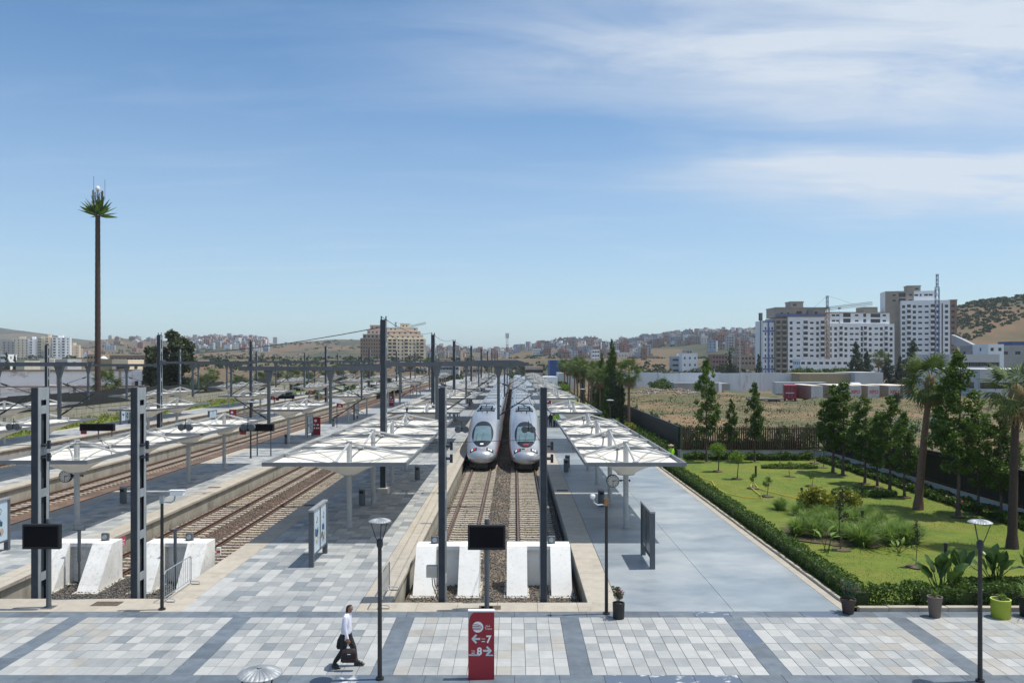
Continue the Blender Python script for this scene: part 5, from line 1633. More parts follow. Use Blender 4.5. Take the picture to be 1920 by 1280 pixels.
# big palms
big_palm(22.9, 45.2, 7.2, (.85, .3), 1.08, 'big fan palm with leaning trunk among the young trees', M['palm_bark'], 38, 3, .23)
big_palm(22.3, 35.7, 7.0, (.25, .1), .98, 'big fan palm with straight reddish trunk at the picture edge', M['dark_bark'], 32, 8, .21)

# grass clumps
def grass_clump(seed, n=420, h=.85):
    rs = np.random.default_rng(seed); V = []; Fq = []
    for i in range(n):
        az = rs.uniform(0, 6.283); r0 = rs.uniform(0, .16); out_ = abs(rs.normal(0, .36)) + .08; hh = h * rs.uniform(.5, 1.05) * (1 - .3 * min(1, out_))
        d = np.array((math.cos(az), math.sin(az), 0)); p = np.array((-math.sin(az), math.cos(az), 0)) * .008
        a = d * r0; m = d * (r0 + out_ * .42) + np.array((0, 0, hh * .72)); e = d * (r0 + out_) + np.array((0, 0, hh * (1 - .35 * out_)))
        i0 = len(V); V += [a - p, a + p, m + p, m - p, e, e + p * .2]
        Fq += [(i0, i0 + 1, i0 + 2, i0 + 3), (i0 + 3, i0 + 2, i0 + 5, i0 + 4)]
    return np_mesh('blades', np.array(V), np.array(Fq), M['leaf_grass'])
GC = [grass_clump(s) for s in range(4)]
cl = [(1463, 955, .8), (1497, 965, .8), (1495, 1004, 1.0), (1529, 1006, 1.05), (1556, 990, 1), (1573, 1008, .95), (1515, 985, .9), (1540, 972, .85), (1600, 985, .95), (1617, 1022, 1.15), (1592, 1012, .9), (1636, 1000, .95), (1667, 1018, 1.1), (1650, 985, .85), (1705, 1019, 1.1), (1688, 1000, .9), (1625, 970, .8), (1580, 968, .8)]
front_ = sorted(k_ for k_ in range(1, len(cl)) if cl[k_][1] >= 1000); front_.sort(key=lambda k_: cl[k_][0])
back_ = sorted((k_ for k_ in range(1, len(cl)) if cl[k_][1] < 1000), key=lambda k_: cl[k_][0])
NTH = ['first', 'second', 'third', 'fourth', 'fifth', 'sixth', 'seventh', 'eighth', 'ninth', 'tenth', 'eleventh', 'twelfth', 'last']
for i, (px, py, s) in enumerate(cl):
    lab = '' if i == 0 else f'{NTH[front_.index(i)]} grass clump from the hedge side in the front row of the bed' if i in front_ else f'{NTH[back_.index(i)]} grass clump from the hedge side in the back row of the bed'
    x, y = gp(px, py)
    t = thing('grass_clump', ('single tuft of ornamental grass apart from the others, near the tiny sapling' if i == 0 else lab), 'grass clump', (x, y, .04), 'ornamental grass clumps' if i else None, i * 1.7)
    t.scale = (s * 1.7, s * 1.7, s * 1.25)
    put('blades', GC[i % 4], t)
b = MB(); n = 40
cx, cy = gp(1590, 1002)
b.face([(cx + (3.2 * math.cos(6.283 * i / n)) * (1 + .1 * math.sin(i * 1.7)), cy + 2.6 * math.sin(6.283 * i / n) * (1 + .1 * math.cos(i * 2.3)), .085) for i in range(n)])
tag(b.build('soil', M['soil']), kind='structure')
for (px, py, s, kk, lab) in ((1530, 962, 1.0, 3, 'golden leaved shrub behind the grass clumps'), (1590, 955, .75, 3, 'small golden shrub beside the tall thin sapling'), (1560, 950, .5, 3, 'lowest golden shrub by the yellow hose')):
    x, y = gp(px, py); BUSHK[kk].place(lab, 'shrub', (x, y, .03), 'golden shrubs', px, (s, s, s))
for (px, py, sx_, sy_, lab) in ((1620, 925, 2.0, 1.5, 'dark oval patch of low ground cover in the lawn before the palm'), (1480, 877, 2.2, .8, 'far oval patch of low flowers near the back bed')):
    x, y = gp(px, py)
    t = thing('ground_cover', lab, 'ground cover', (x, y, .03), 'ground cover patches')
    n = 4200; a = rng.uniform(0, 6.283, n); r = np.sqrt(rng.random(n))
    P = np.stack([sx_ * r * np.cos(a), sy_ * r * np.sin(a), rng.uniform(.03, .33, n) * (1 - .4 * r ** 4)], 1)
    put('foliage', quads(P, rng.uniform(.08, .2, n), .3, 'foliage', M['leaf'], .6), t)

# broad leaved plants
def big_leaf(Ln, wd, m, name='leaf', fold=.25, droop=.35, nseg=7):
    b = MB(); rows_ = []
    for j in range(nseg + 1):
        t = j / nseg
        w = wd * (math.sin(math.pi * min(1, .06 + .94 * t)) ** .7) * (1 if t < .97 else .2)
        z = -droop * t * t * Ln; x = Ln * t * (1 - .1 * droop * t)
        rip = .02 * math.sin(j * 2.2)
        rows_.append([(x, -w, z + fold * w + rip), (x, -w * .5, z + fold * w * .35), (x, 0, z), (x, w * .5, z + fold * w * .35), (x, w, z + fold * w - rip)])
    b.loft(rows_, 0, closed=False)
    return b.mesh(name, m, True)
BL = [big_leaf(.62, .15, M['leaf_big'], droop=.10), big_leaf(.55, .14, M['leaf_big'], droop=.35), big_leaf(.70, .14, M['leaf_big'], droop=.04)]
BN = [big_leaf(.6, .10, M['leaf_banana'], droop=.5)]
def leafy_plant(x, y, n, sc, label, cat, seed, leaves=BL, stalk=.8, z=.03, grp='broad leaved plants by the front hedge', hi=88, lo=58):
    t = thing('leafy_plant', label, cat, (x, y, z), grp); t.scale = (sc, sc, sc)
    rs = random.Random(seed)
    for i in range(n):
        az = i * 2.4 + rs.uniform(-.3, .3); el = R(hi - (hi - lo) * (i / n) + rs.uniform(-6, 6)); ln = stalk * rs.uniform(.7, 1.15)
        d = Vector((math.cos(az) * math.cos(el), math.sin(az) * math.cos(el), math.sin(el)))
        p = Vector((rs.uniform(-.12, .12), rs.uniform(-.12, .12), 0)); q = p + d * ln
        b = MB(); b.path([p, p.lerp(q, .5) + Vector((0, 0, .03)), q], [.022, .018, .012], 5)
        st = b.build('stalk', M['leaf_big'], t)
        put('leaf', leaves[i % len(leaves)], st, q, (rs.uniform(-.9, .9), -el + R(rs.uniform(-12, 30)), az))
    return t
leafy_plant(15.2, 28.5, 15, 1.15, 'bird of paradise plant with broad dark leaves behind the taupe pot', 'plant', 3)
leafy_plant(16.15, 29.2, 9, 1.05, 'smaller bird of paradise plant with a brown new leaf, right of the bigger one', 'plant', 5)
leafy_plant(17.9, 29.7, 16, 1.1, 'bird of paradise plant with upright leaves right of the street lamp', 'plant', 8, hi=88, lo=50)
leafy_plant(18.75, 28.5, 16, 1.2, 'bird of paradise plant cut by the picture edge', 'plant', 13)
x, y = gp(1547, 1035); leafy_plant(x, y, 4, .8, 'small banana plant with bright drooping leaves on the lawn', 'plant', 17, BN, 1.0, grp=None, hi=75, lo=60)
x, y = gp(1686, 1035); leafy_plant(x, y, 6, .65, 'small bright leafy plant in front of the grass clumps', 'plant', 19, BN, .6, grp=None, hi=70, lo=30)
for (px, py, lab) in ((1648, 962, 'spiky young plant behind the grass bed'), (1684, 978, 'pale spiky young plant right of the grass bed'), (1730, 1003, 'thin spiky plant at the right end of the grass bed')):
    x, y = gp(px, py); t = thing('spiky_plant', lab, 'plant', (x, y, .03), 'spiky young plants'); t.scale = (.55, .55, .8); put('blades', grass_clump(px, 34, 1.0), t)

hedge('hedge', 'dark leafy bushes showing through the slats behind the wooden fence', 14.8, 26.3, 69.6, 70.6, 1.9, M['leaf_hedge'], 7000, .2, 'hedge', wave=.35)
# bollards, hose
k = Kit('garden_bollard'); b = MB(); b.tube((0, 0, 0), (0, 0, .72), .07, n=12); k.add('body', b.mesh('body', M['black_metal'], True)); b = MB(); b.tube((0, 0, .725), (0, 0, .80), .078, n=12); k.add('cap', b.mesh('cap', M['dark_steel'], True))
for (px, py, lab) in ((1417, 893, 'black bollard light behind the tiny sapling on the lawn'), (1503, 938, 'black bollard light by the golden shrub'), (1617, 985, 'black bollard light hidden in the grass clumps'), (1773, 1052, 'black bollard light behind the bird of paradise plant')):
    x, y = gp(px, py); k.place(lab, 'bollard', (x, y, .03), 'bollard lights in the garden')
hp = [(1273, 880), (1300, 890), (1335, 903), (1343, 915), (1362, 925), (1392, 932), (1428, 934), (1426, 929), (1408, 914), (1408, 909), (1416, 908), (1421, 915), (1440, 921), (1470, 929), (1500, 935)]
b = MB(); b.path([(*gp(px, py), .085) for px, py in hp], .028, 6); tag(b.build('garden_hose', M['hose']), 'yellow hose winding over the lawn from the hedge to the bollard', 'hose', 'yellow garden hoses')
hp = [(1510, 917), (1528, 918), (1540, 920), (1545, 928), (1560, 934), (1575, 942), (1590, 948), (1612, 960)]
b = MB(); b.path([(*gp(px, py), .085) for px, py in hp], .028, 6); tag(b.build('garden_hose', M['hose']), 'yellow hose running from the dark ground cover behind the golden shrub', 'hose', 'yellow garden hoses')

# flowerpots
def pot(x, y, prof, m, label, rim=None, n=24, soil_z=None, shape='pot'):
    t = thing('flowerpot', label, 'flowerpot', (x, y, 0), 'flowerpots at the plaza edge')
    b = MB(); b.lathe(prof + [(prof[-1][0] - .035, prof[-1][1]), (prof[-1][0] - .045, prof[-1][1] - .07)], n, caps=False); b.build('pot', m, t, smooth=True)
    if rim:
        r, z = prof[-1]; b = MB(); b.lathe([(r + .006, z - .02), (r + .008, z + .004), (r - .03, z + .008), (r - .034, z - .01)], n, caps=False); b.build('rim', rim, t, smooth=True)
    b = MB(); r, z = prof[-1]; b.lathe([(r - .04, z - .06), (.01, z - .04)], n, caps=True); b.build('soil', M['soil'], t)
    return t
def flowering(t, z, h, r, n, m, fl, seed):
    rs = random.Random(seed); b = MB(); pts = []
    for i in range(12):
        az = rs.random() * 6.283; q = Vector((math.cos(az) * r * rs.random(), math.sin(az) * r * rs.random(), z + h * rs.uniform(.6, 1)))
        b.path([(0, 0, z - .05), Vector((0, 0, z)).lerp(q, .5) + Vector((0, 0, .05)), q], .008, 4); pts.append(q)
        pts.append(Vector((0, 0, z)).lerp(q, .6))
    pl = b.build('stem', M['bark'], t)
    P = clumped([tuple(p) for p in pts], [.09] * len(pts), n)
    put('foliage', quads(P, rng.uniform(.05, .11, n), 0, 'foliage', m, .4), pl)
    if fl:
        P = clumped([tuple(p) for p in pts[::2]], [.07] * (len(pts) // 2), fl); tag(put('flowers', quads(P, .055, 0, 'flowers', M['petal'], .9), pl), kind='stuff')
t = pot(3.42, 26.2, [(.17, 0), (.185, .02), (.20, .5), (.2, .52)], M['pot_black'], 'black cylinder pot with thin pink flowering plant at the pole foot'); flowering(t, .5, .5, .28, 420, M['leaf_olive'], 24, 3)
t = pot(11.2, 26.75, [(.165, 0), (.18, .03), (.225, .40), (.255, .41), (.26, .48)], M['pot_brown'], 'dark brown pot with pink oleander at the hedge corner'); flowering(t, .43, .58, .38, 900, M['leaf_teal'], 46, 4)
t = pot(13.9, 26.35, [(.16, 0), (.17, .02), (.228, .62), (.24, .64), (.24, .68)], M['pot_taupe'], 'tall tapered taupe pot in front of the hedge'); flowering(t, .68, .14, .15, 90, M['leaf_grass'], 0, 5)
t = pot(16.05, 26.3, [(.275, 0), (.29, .02), (.30, .58), (.30, .61)], M['pot_lime'], 'lime green round pot right of the street lamp', M['rim_lime'], 32); flowering(t, .58, .18, .2, 120, M['leaf_banana'], 0, 6)
t = pot(17.0, 26.4, [(.2, 0), (.22, .03), (.26, .6), (.26, .65)], M['pot_black'], 'black pot with spiky leaves cut by the picture edge'); t2 = put('blades', grass_clump(77, 90, .8), t, (0, 0, .55))

# strip of palms and cypresses beyond the canopies
pl = [(1180, 12.9, 90, 2, 1.0), (1139, 13.2, 113, 0, .95), (1131, 12.6, 117, 1, .95), (1122, 13.3, 126, 2, .95), (1111, 12.7, 132, 0, 1), (1102, 13.2, 143, 1, 1.05), (1096, 12.6, 144, 2, .98), (1089, 13.1, 157, 0, 1.1), (1083, 12.6, 159, 1, 1.05),
      (1077, 13.2, 176, 2, 1.05), (1068, 12.6, 183, 0, 1), (1064, 13.2, 199, 1, 1), (1059, 12.7, 203, 2, 1), (1055, 13.3, 222, 0, 1)]
for i, (px, x, y, kk, s) in enumerate(pl):
    PK[kk].place('brown trunked fan palm standing in front of the dark cypresses, nearest of the strip' if i == 0 else f'{NTH[i - 1]} fan palm behind the foremost one in the strip by the dark fence', 'palm tree', (x, y, .03), 'fan palms along the fence strip', i * 1.3, (s * .88, s * .88, s))
for i, (x, y, s, w) in enumerate(((12.75, 97, .78, 1.25), (12.9, 103, .75, 1.2), (12.35, 91.5, .66, 1.0), (13.4, 108, .8, 1.1), (12.8, 121, .8, 1.1), (13.3, 136, .75, 1.1), (12.9, 150, .7, 1.1))):
    CYPR.place('dark column of a cypress, ' + ORD[i] + ' along the strip by the black fence', 'cypress', (x, y, .03), 'dark cypresses along the fence strip', i, (s * w, s * w, s))
CONI.place('tall dark green conifer rising above the palms', 'tree', (13.3, 109, 0), 'conifers above the palms', 0, (.66, .66, 1.02))
CONI.place('lower dark conifer left of the tall one above the palms', 'tree', (12.9, 118, 0), 'conifers above the palms', 2, (.6, .6, .84))
for (x, y, s, kk, lab) in ((12.6, 88, 1.0, 3, 'golden round shrub on the strip behind the first canopies'), (12.4, 95, .95, 4, 'pale green shrub on the strip behind the canopies'), (12.2, 112, 1.2, 0, 'dark clipped shrub on the far strip'), (12.3, 128, 1.1, 0, 'farther dark clipped shrub on the strip'), (11.9, 190, 1.8, 4, 'bright bushy shrub by the pale shed at the end of the strip'), (12.0, 205, 2.0, 0, 'bushy shrub at the very end of the strip')):
    BUSHK[kk].place(lab, 'shrub', (x, y, .03), 'shrubs on the fence strip', y, (s, s, s))

# ------------------------------------------------------------------ hills
def ip(x, xs, ys): return np.interp(x, xs, ys)
RIDGES = [
    # (distance of crest, distance of foot, px positions, skyline rows)
    (3000, 1980, [-1500, -400, -150, 0, 60, 130, 200, 300, 500, 700, 1000, 1500, 2500, 3500], [640, 606, 606, 612, 621, 632, 640, 647, 656, 666, 668, 660, 640, 640]),
    (1900, 850, [-1500, -300, 60, 150, 190, 225, 260, 300, 350, 400, 450, 485, 520, 560, 600, 625, 680, 760, 800, 850, 900, 960, 1000, 1100, 1500], [640, 650, 652, 645, 637, 633.5, 637, 641, 640, 636, 638, 640, 645, 641, 638, 636, 637, 645, 651, 649, 655, 652, 648, 655, 660]),
    (1500, 560, [800, 930, 1000, 1060, 1100, 1150, 1200, 1240, 1280, 1320, 1360, 1400, 1440, 1500, 1600, 1700, 1800, 2500, 3500], [676, 668, 652, 645, 644, 645, 642, 637, 632, 627, 624, 627, 629, 634, 642, 650, 655, 655, 660]),
    (1000, 640, [1180, 1220, 1260, 1300, 1340, 1370, 1400, 1440, 1480], [676, 666, 660, 652, 643, 641, 650, 662, 676]),
    (1300, 760, [930, 980, 1020, 1080, 1130, 1180, 1230], [676, 663, 659, 655, 653, 660, 676]),
    (640, 400, [1690, 1740, 1787, 1815, 1843, 1884, 1920, 2000, 2200, 2600, 3000, 3500], [672, 618, 577, 568, 562.5, 557.5, 552, 545, 535, 560, 600, 640]),
]
def ht(X, Y):
    X = np.asarray(X, float); Y = np.asarray(Y, float)
    px = 965 + FOC * X / np.maximum(Y, 1)
    z = np.full(np.broadcast(X, Y).shape, -1.3)
    for (Yc, Yf, xs, rs) in RIDGES:
        crest = (674 - ip(px, xs, rs)) * Yc / FOC + EYE
        t = np.clip((Y - Yf) / (Yc - Yf), 0, 1); u = np.clip((Y - Yc) / (Yc * .6), 0, 1)
        prof = (t * t * (3 - 2 * t)) * .55 + .45 * t
        f = np.where(Y <= Yc, prof, 1 - .6 * u)
        n = (np.sin(X / 37 + Y / 61) + np.sin(X / 83 - Y / 47 + 2) + .6 * np.sin(X / 19 + 1.3) * np.sin(Y / 23)) * Yc / 1500 * 2.0
        z = np.maximum(z, -1.3 + (crest + 1.3) * f + n * f * (1 - f) * 3)
    return z
pxs = np.arange(-1500, 3501, 14.0)
Ys = np.concatenate([np.linspace(240, 400, 5), np.linspace(420, 1000, 34), np.linspace(1030, 2300, 42), np.linspace(2400, 7200, 20)])
PX, YY = np.meshgrid(pxs, Ys)
XX = (PX - 965) * YY / FOC
ZZ = ht(XX, YY)
ZZ[0] = -1.76
nx = len(pxs)
i = np.arange(len(Ys) - 1)[:, None] * nx + np.arange(nx - 1)[None]
Fc = np.stack([i, i + 1, i + nx + 1, i + nx], 2).reshape(-1, 4)
M['hill'] = mat('hill', (.165, .098, .05), (.088, .078, .04), .0085, .95, detail=9, c3=(.038, .047, .022), scale3=.0055, lo3=.48, hi3=.58, stretch=(1, .55, 3), bump=.4, bscale=.12)
tag(put('hills', np_mesh('hills', np.stack([XX, YY, ZZ], 2).reshape(-1, 3), Fc, M['hill'], smooth=True)), kind='structure')
# scrub on the near hill to the right
n = 4200
px = rng.uniform(1780, 2100, n); Y = rng.uniform(440, 660, n); X = (px - 965) * Y / FOC
keep = (.5 * np.sin(X / 21 + Y / 13) + .5 * np.sin(X / 9.5 - Y / 17) + rng.normal(size=n) > .1) & (Y > 485 + (px - 1790) * .45)
C = np.stack([X, Y, ht(X, Y) + .4], 1)[keep]
P = clumped(C, rng.uniform(.7, 1.7, len(C)), 70000, .6)
tag(put('scrub_undergrowth', quads(P, rng.uniform(.5, 1.1, len(P)), .2, 'scrub_undergrowth', M['scrub'], .8)), kind='stuff')
n = 6000
px = rng.uniform(-100, 1800, n); Y = rng.uniform(420, 1850, n); X = (px - 965) * Y / FOC
keep = (np.sin(X / 91 + Y / 63) + np.sin(X / 45 - Y / 77) + rng.normal(size=n) * .6 > .45)
C = np.stack([X, Y, ht(X, Y) + .8], 1)[keep]
P = clumped(C, rng.uniform(1.6, 4.4, len(C)), 34000, .5)
tag(put('hillside_undergrowth', quads(P, rng.uniform(1.5, 3, len(P)), .2, 'hillside_undergrowth', M['scrub'], .8)), kind='stuff')

# ------------------------------------------------------------------ walls with real openings
def wall_grid(b, o, u, ln, zs_total, holes, mi=0, depth=.3):
    """wall in the plane through o along unit u; holes (a0, a1, z0, z1) get reveals; outward normal is (u.y, -u.x)"""
    ux, uy = u; nx_, ny_ = uy, -ux
    z0, z1 = zs_total
    As = sorted({0.0, ln} | {h[0] for h in holes} | {h[1] for h in holes}); Zs = sorted({z0, z1} | {h[2] for h in holes} | {h[3] for h in holes})
    hs = set()
    for h in holes:
        hs.add(h)
    def pt(a, z, d=0): return (o[0] + ux * a - nx_ * d, o[1] + uy * a - ny_ * d, z)
    # merge vertically by columns for fewer faces
    for i in range(len(As) - 1):
        a0, a1 = As[i], As[i + 1]
        if a1 - a0 < 1e-6: continue
        am = (a0 + a1) / 2
        here = sorted([(h[2], h[3]) for h in holes if h[0] <= am <= h[1]])
        z = z0
        for (ha, hb) in here:
            if ha > z: b.face([pt(a0, z), pt(a1, z), pt(a1, ha), pt(a0, ha)], mi)
            z = hb
        if z < z1: b.face([pt(a0, z), pt(a1, z), pt(a1, z1), pt(a0, z1)], mi)
    for (a0, a1, ha, hb) in holes:
        b.face([pt(a0, ha), pt(a1, ha), pt(a1, ha, depth), pt(a0, ha, depth)], mi)
        b.face([pt(a0, hb, depth), pt(a1, hb, depth), pt(a1, hb), pt(a0, hb)], mi)
        b.face([pt(a0, ha, depth), pt(a0, hb, depth), pt(a0, hb), pt(a0, ha)], mi)
        b.face([pt(a1, ha), pt(a1, hb), pt(a1, hb, depth), pt(a1, ha, depth)], mi)

PANES = {}
def pane(w, h, m):
    key = (round(w, 2), round(h, 2), m.name)
    if key not in PANES:
        PANES[key] = MB().box(-w / 2 - .02, w / 2 + .02, -.03, .03, -h / 2 - .02, h / 2 + .02).mesh('window', m)
    return PANES[key]
def block(t, x0, x1, y0, y1, z0, z1, m, fh=3.0, cols=(), floors=0, zf=None, side_cols=(), depth=.35, name='wall', win=None, roof=None, balc=False):
    """a storeyed block in the thing's own coordinates, front towards -Y, with open windows"""
    win = win or M['glass_void']  # in unfinished storeys the dark sheets stand for shaded interiors
    zf = z0 if zf is None else zf
    b = MB(); panes_ = []
    for (o, u, ln, cc, rz) in (((x0, y0), (1, 0), x1 - x0, cols, 0), ((x0, y1), (0, -1), y1 - y0, side_cols, -math.pi / 2), ((x1, y0), (0, 1), y1 - y0, side_cols, math.pi / 2), ((x1, y1), (-1, 0), x1 - x0, (), math.pi)):
        holes = []
        for f in range(floors):
            for (c, w, sill, head) in cc:
                holes.append((c - w / 2, c + w / 2, zf + f * fh + sill, zf + f * fh + head))
        wall_grid(b, o, u, ln, (z0, z1), holes, 0, depth)
        for (a0, a1, ha, hb) in holes:
            a = (a0 + a1) / 2
            nx_, ny_ = u[1], -u[0]
            panes_.append((o[0] + u[0] * a - nx_ * depth, o[1] + u[1] * a - ny_ * depth, (ha + hb) / 2, a1 - a0, hb - ha, rz))
    b.face([(x0, y0, z1), (x1, y0, z1), (x1, y1, z1), (x0, y1, z1)], 0)
    w_ = b.build(name, m, t)
    for (x, y, z, w, h, rz) in panes_:
        put('window', pane(w, h, win), w_, (x, y, z), (0, 0, rz))
    if balc:
        for (c, w, sill, head) in cols:
            if head - sill > 2.0 and w > 1.5:
                key = ('balcony', round(w, 2), m.name)
                if key not in PANES:
                    q = MB(); q.box(-w / 2 - .25, w / 2 + .25, -1.0, -.004, -.12, .06); q.box(-w / 2 - .25, w / 2 + .25, -1.0, -.92, .06, .95); q.box(-w / 2 - .25, -w / 2 - .17, -.92, -.004, .06, .95); q.box(w / 2 + .17, w / 2 + .25, -.92, -.004, .06, .95)
                    PANES[key] = q.mesh('balcony', m)
                for f in range(floors):
                    put('balcony', PANES[key], w_, (x0 + c, y0, zf + f * fh + .1))
    if roof:
        MB().box(x0 - .25, x1 + .25, y0 - .25, y1 + .25, z1 + .003, z1 + .5).build('parapet', roof, w_)
    return w_
def regular(n, ln, w=1.3, sill=.9, head=2.2, off=0):
    return [(ln * (i + .5) / n + off, w, sill, head) for i in range(n)]
W1 = lambda c: (c, 1.65, .75, 2.35); W2 = lambda c: (c, 2.0, 1.05, 2.1); BA = lambda c, w=2.5: (c, w, .65, 2.75)

# white apartment blocks under construction
Yb = 434
t = thing('apartment_block', 'white unfinished apartment block with blue trim and raw balconies at its corner', 'building', (149, Yb, 0), 'white apartment blocks under construction', R(2))
block(t, 0, 21.3, 0, 18, 0, 31.6, M['b_white'], 3, [W1(1.7), W2(5.7), BA(9.7), W2(13.1), W1(16.3), BA(19.1, 2.2)], 10, balc=True)
block(t, -6.6, -.02, 1.0, 17, 0, 31.2, M['b_raw'], 3, [BA(1.6, 2.2), BA(4.9, 2.4)], 10, balc=True)
block(t, -12.6, -6.62, 3, 16, 0, 29.8, M['b_white'], 3, [(1.2, .8, .8, 2.4), (3.2, .8, .8, 2.4), (4.9, .9, .8, 2.4)], 9)
for z in (3.0, 9.0, 23.8, 29.0):
    MB().box(-13.0, -6.2, 2.5, 2.95, z, z + .7).build('blue_band', M['b_blue'], t)
MB().box(-10.2, -9.5, 2.55, 2.96, 0, 29).build('blue_band', M['b_blue'], t)
MB().box(-7, 21.3, -.2, .3, 32.2, 33.5).build('blue_band', M['b_blue'], t)
block(t, -6.0, 21, 1.2, 17, 31.7, 36.6, M['b_raw'], 4.6, [(3, 1.2, 1.2, 2.6), (6.5, 1.2, 1.2, 2.6), (12.5, 3.0, 1.0, 3.2), (17.5, 1.8, 1.0, 3.2), (22, 1.6, 1, 3.2)], 1, roof=M['b_grey'])
block(t, 3.0, 10, 4, 12, 37.15, 40.0, M['b_raw'], 2.8, [(2.2, 2.0, .8, 2.0)], 1, roof=M['b_raw'])
t = thing('apartment_block', 'long white middle apartment block with rows of balconies behind the rusty crane mast', 'building', (172.6, Yb + 3, 0), 'white apartment blocks under construction', R(2))
cols = [(1.0, .9, .6, 2.5), W1(3.6), BA(6.6, 1.9), W1(9.3), W2(12.5), W2(15.5), BA(18.2, 1.3), BA(20.2, 1.8), W1(22.9), W2(26.3), W1(29.1), BA(31.8, 1.9), W1(34.6)]
block(t, 0, 36.4, 0, 16, 0, 28.2, M['b_white'], 3, cols, 9, balc=True)
block(t, 0, 34.4, 1.4, 16, 28.3, 34.2, M['b_white'], 3, [W2(3), W2(5.4), (10.5, 4.2, .6, 2.8), W2(16), (20.5, 1.7, .7, 2.6), (26.5, 5.5, .5, 2.6), W2(31.5)], 2, roof=M['b_raw'])
block(t, 20.5, 28.5, 3, 12, 34.75, 37.6, M['b_raw'], 2.7, [], 0)
t = thing('apartment_block', 'tallest white apartment tower with a raw brown top and brown right end', 'building', (212.5, Yb + 4, 0), 'white apartment blocks under construction', R(-14))
cols = [W1(1.3), BA(4.0, 2.0), W1(6.7), W2(9.6), W2(12.9), BA(15.9, 2.1), W1(18.6), (20.6, .7, .0, 2.99), W1(22.7)]
block(t, 0, 24.4, 0, 17, 0, 40.8, M['b_white'], 3, cols, 13, balc=True)
block(t, 24.42, 28.0, .6, 16, 0, 40.6, M['b_brown'], 3, [(1.6, 1.6, .9, 2.3)], 13, roof=M['b_raw'])
block(t, -7.6, 7, 3, 16, 0, 46.4, M['b_raw'], 3, [(4.7, 1.6, 1.1, 2.1), (8.8, 3.6, .5, 2.8), (13.0, 1.6, 1.1, 2.1)], 2, zf=39.6)
MB().box(-7.9, -7.62, 2.4, 14, 28, 46.3).build('render_strip', M['b_white'], t)
block(t, 7.02, 18.5, 2.4, 15, 40.85, 46.2, M['b_white'], 3, [W2(1.2), (3.4, .9, .9, 2.2), W2(6.1), W2(8.4)], 1, zf=42.4)
block(t, 4, 11, 5, 12, 46.5, 49.0, M['b_raw'], 2.4, [(5, 2, .6, 1.6)], 1, roof=M['b_raw'])

# pinkish block in the middle distance
t = thing('apartment_block', 'stepped pink and beige apartment block under construction behind the platforms', 'building', (-110, 670, -1), None, R(10))
cA = [(1.8, 1.3, .9, 2.4), (5.0, 2.6, .4, 2.7), (8.8, 2.6, .4, 2.7), (12.2, 1.2, .9, 2.5), (15.4, 1.2, .9, 2.5), (18.6, 2.6, .4, 2.7), (22, 1.2, .9, 2.5), (25.2, 1.2, .9, 2.5), (28.2, 1.8, .4, 2.7), (31.8, 2.8, .4, 2.7)]
block(t, 0, 35, 0, 20, 0, 27.0, M['b_beige'], 3, cA, 9, balc=True)
block(t, .8, 33, 1.5, 19, 27.05, 30.4, M['b_beige'], 3, regular(7, 30, 1.4, 1, 2.2), 1)
block(t, 1.5, 30.8, 3, 18, 30.45, 33.6, M['b_pink'], 3, regular(6, 28, 1.4, 1, 2.2), 1)
block(t, 2, 28.6, 4.5, 17, 33.65, 36.8, M['b_beige'], 3, [(4, 1.4, 1, 2.2), (7.5, 1.4, 1, 2.2), (24, 1.4, 1, 2.2)], 1)
block(t, 14, 22, 7, 15, 36.85, 39.8, M['b_beige'], 3, [(2.4, 1.2, .8, 2.0), (5.2, 1.2, .8, 2.0)], 1, roof=M['b_beige'])
block(t, -19.5, -.02, 1, 22, 0, 27.5, M['b_brown'], 3, regular(9, 19, .9, .9, 2.2), 9, side_cols=regular(7, 21, 1.0, .9, 2.2))  # brown wing: shade on the block's left side put into the wall colour
block(t, -17.5, -.02, 3, 20, 27.55, 31.0, M['b_raw'], 3, regular(5, 16.5, 1.8, .6, 2.4), 1)
block(t, -14, -.02, 4, 19, 31.05, 35.0, M['b_pink'], 3, regular(4, 13, 1.4, .9, 2.2), 1)
block(t, -11.5, .0, 5, 16, 35.05, 38.2, M['b_pink'], 3, regular(3, 11, 1.4, .9, 2.2), 1, roof=M['b_pink'])

